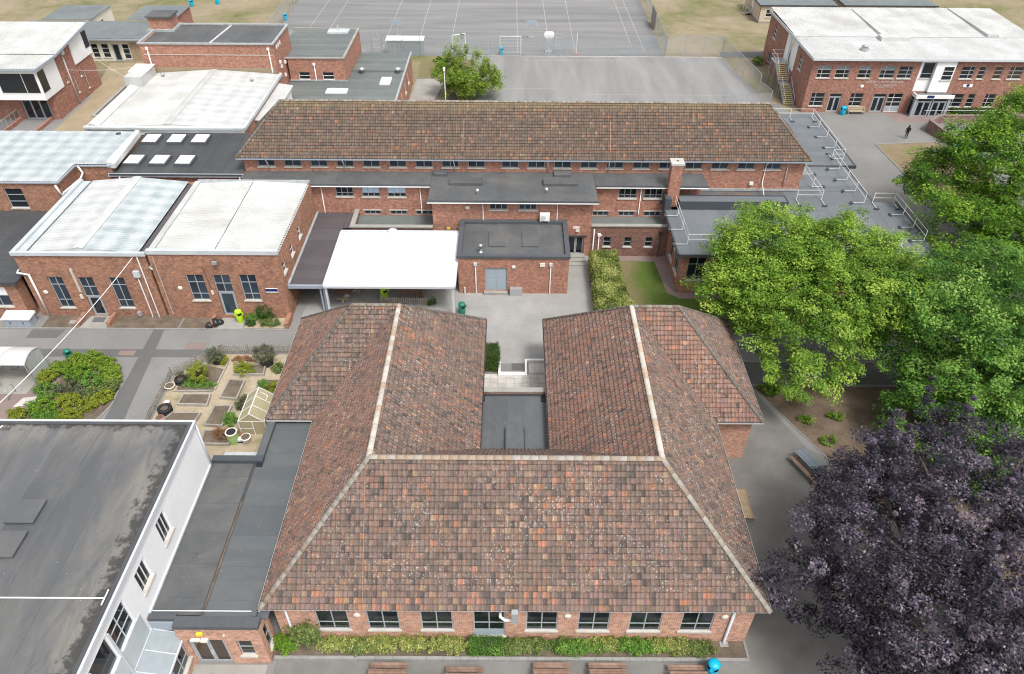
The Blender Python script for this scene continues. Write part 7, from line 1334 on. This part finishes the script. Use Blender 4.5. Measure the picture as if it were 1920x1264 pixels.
goal('white goal frame beside the blue bin on the court', -.3, 114.9, 3.2, 2.7, 'paint_white'); goal('white goal frame half hidden by the far tree', -8.3, 116.0, 2.2, 2.6, 'paint_white', .5); goal('grey practice frame right of the white basketball board', 7.3, 115.3, 1.5, 3.0, 'grey_metal'); goal('grey practice frame left of the steel container', -20.9, 114.9, 1.6, 3.3, 'grey_metal')
t = thing('netball_post', 'thin white post on a red base in the ball court', 'post', (9.9, 115.4, 0)); lpart('post', MB().tube([(0, 0, .1), (0, 0, 3.1)], .05, 8), 'paint_white', t); lpart('base', MB().lathe([(.4, 0), (.4, .08), (.1, .14)]), 'terracotta', t)
for i, (x, y, hh) in enumerate(((-8.4, 101.0, 2.6), (-8.8, 94.5, 3.2))):
    t = thing('lamp_post', ('white lamp post among the far tree branches', 'white lamp post rising behind the hall ridge')[i], 'lamp post', (x, y, 0)); lpart('pole', MB().tube([(0, 0, 0), (0, 0, hh+1.5)], .06, 8), 'paint_white', t); lpart('lamp_head', MB().lathe([(.09, hh+1.5), (.15, hh+1.55), (.15, hh+1.95), (.05, hh+2.05)]), 'paint_white', t)
t = thing('recycling_box', 'bright blue box half hidden behind the dark tree leaves', 'box', (53.3, 81.9, 0)); o = lpart('body', B(-.4, .4, -.3, .3, 0, .8), 'cyan_plastic', t); bevel(o, .05); lpart('lid', B(-.43, .43, -.33, .33, .803, .88), 'cyan_plastic', t)
t = thing('road_handrail', 'galvanised handrail at the path edge below the flat roof', 'handrail', (38.2, 66, 0)); lpart('rail', MB().tube([(-.6, 6, 0), (-.6, 6, 1.0), (.8, -1.5, 1.0), (.8, -1.5, 0)], .03, 6).tube([(-.1, 2.3, 0), (-.1, 2.3, 1.0)], .03, 6), 'galv', t); lpart('edge_wall', MB().bar((-1.0, 6.5, .12), (.6, -1.8, .12), .2, .24), 'pink_paving', t)
# ---------------------------------------------------------------- person walking
def person(label, x, y, rz):
    t = thing('person', label, 'person', (x, y, 0), None, rz)
    V_ = [(0, 0, .95, .13), (0, .01, 1.18, .135), (0, .02, 1.38, .15), (0, .02, 1.5, .06), (0, 0, 1.62, .1), (.09, -.02, .9, .095), (.10, -.20, .5, .065), (.10, -.30, .09, .045), (.10, -.44, .03, .04), (-.09, .02, .9, .095), (-.10, .08, .5, .065), (-.10, .34, .14, .045), (-.10, .26, .03, .04), (.2, .02, 1.4, .06), (.25, .12, 1.13, .045), (.24, .0, .9, .035), (.23, -.07, .82, .03), (-.2, .02, 1.4, .06), (-.25, -.08, 1.13, .045), (-.22, -.24, .93, .035), (-.2, -.3, .87, .03)]
    E_ = [(0, 1), (1, 2), (2, 3), (3, 4), (0, 5), (5, 6), (6, 7), (7, 8), (0, 9), (9, 10), (10, 11), (11, 12), (2, 13), (13, 14), (14, 15), (15, 16), (2, 17), (17, 18), (18, 19), (19, 20)]
    me = bpy.data.meshes.new('body'); me.from_pydata([v[:3] for v in V_], E_, []); o = bpy.data.objects.new('body', me); COL.objects.link(o); o.parent = t; me.materials.append(MATS['cloth_black'])
    sk = o.modifiers.new('skin', 'SKIN'); sv_ = me.skin_vertices[0].data
    for i, v in enumerate(V_): sv_[i].radius = (v[3], v[3])
    sv_[0].use_root = True; s = o.modifiers.new('sub', 'SUBSURF'); s.levels = s.render_levels = 2
    lpart('head', MB().lathe([(.03, -.12), (.075, -.08), (.09, 0), (.085, .06), (.05, .11), (.01, .12)], (0, -.01, 1.64), 14), 'skin', t, True); lpart('hair', MB().lathe([(.098, -.08), (.104, .02), (.09, .09), (.05, .125), (.01, .13)], (0, .015, 1.65), 14), 'hair', t, True); lpart('nose', MB().bar((0, -.09, 1.63), (0, -.115, 1.61), .02), 'skin', t)
    for s_ in (1, -1):
        hx, hy_, hz_ = (.23, -.07, .80) if s_ == 1 else (-.2, -.31, .85); mb = MB().tube([(hx, hy_+.02, hz_+.06), (hx, hy_, hz_), (hx, hy_-.01, hz_-.03)], [.03, .036, .03], 8)
        for f in range(4): mb.tube([(hx, hy_-.03+f*.018, hz_-.03), (hx, hy_-.04+f*.018, hz_-.07), (hx-.01*s_, hy_-.045+f*.018, hz_-.10+.005*f)], [.009, .008, .006], 6)
        mb.tube([(hx, hy_-.03, hz_+.01), (hx, hy_-.065, hz_-.03)], [.01, .008], 6); lpart('hand', mb, 'skin', t, True)
    for sx, y_ in ((.10, -.38), (-.10, .30)): o = lpart('shoe', B(sx-.05, sx+.05, y_-.16, y_+.1, .0, .09), 'paint_white' if sx < 0 else 'dark_metal', t); bevel(o, .03, 2)
person('person in black clothes walking towards the glazed porch', 48.75, 85.5, R_(150))
# ================================================================ TREES
def rb(cx, cy, cz, R, H, n, r, seed, zc=0.0):
    rg = np.random.default_rng(seed); out = []
    for i in range(n):
        a = rg.uniform(0, 2*math.pi); d = math.sqrt(rg.random())*.8; q = rg.uniform(.75, 1.25)*r; zz = cz+(rg.uniform(-1, 1)*.7)*H*math.sqrt(max(.1, 1-d*d))+zc
        out.append((cx+math.cos(a)*d*R[0], cy+math.sin(a)*d*R[1], zz, q*1.15, q*1.1, q*.75))
    return out
tree('purple_maple', 'large dark purple leaved tree filling the lower right corner', (22.5, 21.4, 0), [(22.6, 21.4, 6.0, 7.0, 6.8, 4.8), (24.0, 25.8, 7.4, 4.8, 3.8, 3.2), (15.6, 21.2, 4.6, 2.2, 1.8, 1.3)]+rb(22.6, 21.5, 6.0, (8.2, 7.5), 4.6, 26, 2.3, 1), 'leaf_purple', 1000, 165, .15, 'bark', .38, (23, 21.3, 6.0), 12, (.38, .85), flat=.7, upb=.75, spires=30, shell=(.78, 1.08), twigs=1, vr=(.02, .70))
tree('light_green_tree', 'broad light yellow green tree over the service road', (23.2, 48.6, 0), [(22.8, 45.2, 7.0, 6.6, 5.4, 3.4), (21.5, 41.0, 5.2, 4.4, 3.4, 2.6)]+rb(22.8, 45.6, 7.6, (7.2, 5.8), 3.4, 24, 2.7, 2)+[(21.0, 38.4, 4.2, 3.0, 2.4, 1.8), (15.6, 44.6, 6.2, 1.9, 2.0, 1.5)], 'leaf_light', 1350, 110, .18, 'bark', .3, (23, 46, 7.8), 20, (.42, 1.0), flat=.5, upb=.8, shell=(.62, 1.1), twigs=3, vr=(.08, .72))
tree('mid_green_tree', 'dense mid green tree right of the bare soil', (34.3, 39.5, 0), [(34.3, 39.5, 6.8, 6.4, 5.6, 5.2), (33.4, 38, 4.5, 6.0, 5.2, 4.5), (37, 36, 5, 6, 5, 4.5)]+rb(34.2, 39.0, 6.2, (7.8, 6.4), 4.8, 20, 2.5, 3)+[(29.6, 35.4, 2.2, 3.8, 3.2, 2.4), (31.8, 32.6, 2.0, 3.8, 3.0, 2.4), (36, 31.5, 2.5, 5, 3.6, 2.8), (32.6, 41.5, 10.6, 2.4, 2.3, 2.2)], 'leaf_mid', 1650, 105, .19, 'bark', .35, (34, 40, 7), 16, (.4, 1.05), flat=.65, upb=.75, shell=(.74, 1.08), vr=(.05, .7))
tree('dark_green_tree', 'tall dark green tree at the right edge beyond the flat roof', (46.5, 61, 0), [(45.5, 62, 7.5, 6.2, 5.6, 6.0), (47.5, 58, 5.5, 6.8, 6, 5.2)]+rb(46.5, 61, 7.4, (8.3, 6.6), 5.4, 20, 2.6, 4)+[(46.6, 64.5, 12.0, 2.2, 2.2, 3.0), (39.6, 55.0, 5.0, 3.6, 3.4, 3.8), (52, 68, 9, 4.5, 4, 5), (42, 52.5, 4.2, 4.0, 3.4, 3.6), (46, 52, 4.5, 4.5, 3.6, 4)], 'leaf_dark', 1650, 100, .215, 'bark', .4, (46.5, 61, 8.5), 16, (.45, 1.15), flat=.6, upb=.75, shell=(.72, 1.08), vr=(.05, .7))
tree('far_tree', 'open branched bright green tree behind the hall ridge', (-6.5, 98, 0), rb(-6.0, 97.6, 2.7, (3.7, 2.6), 2.2, 18, 1.35, 5)+[(-6.4, 98, 6.0, .6, .6, 2.2), (-8.5, 98.5, 5.0, .7, .7, 2.0), (-2.4, 96.5, 2.8, 1.3, 1.2, 1.6), (-4.8, 98, 5.2, .6, .6, 1.9), (-7.4, 97.5, 5.6, .5, .5, 1.8), (-3.4, 97, 4.2, .6, .6, 1.5), (-9.3, 97.5, 3.2, .9, .9, 1.5)], 'leaf_far', 560, 50, .2, 'bark_pale', .14, (-6.3, 98, 4.2), 16, (.28, .7), flat=1.1, upb=.5, shell=(.3, 1.2), twigs=3)
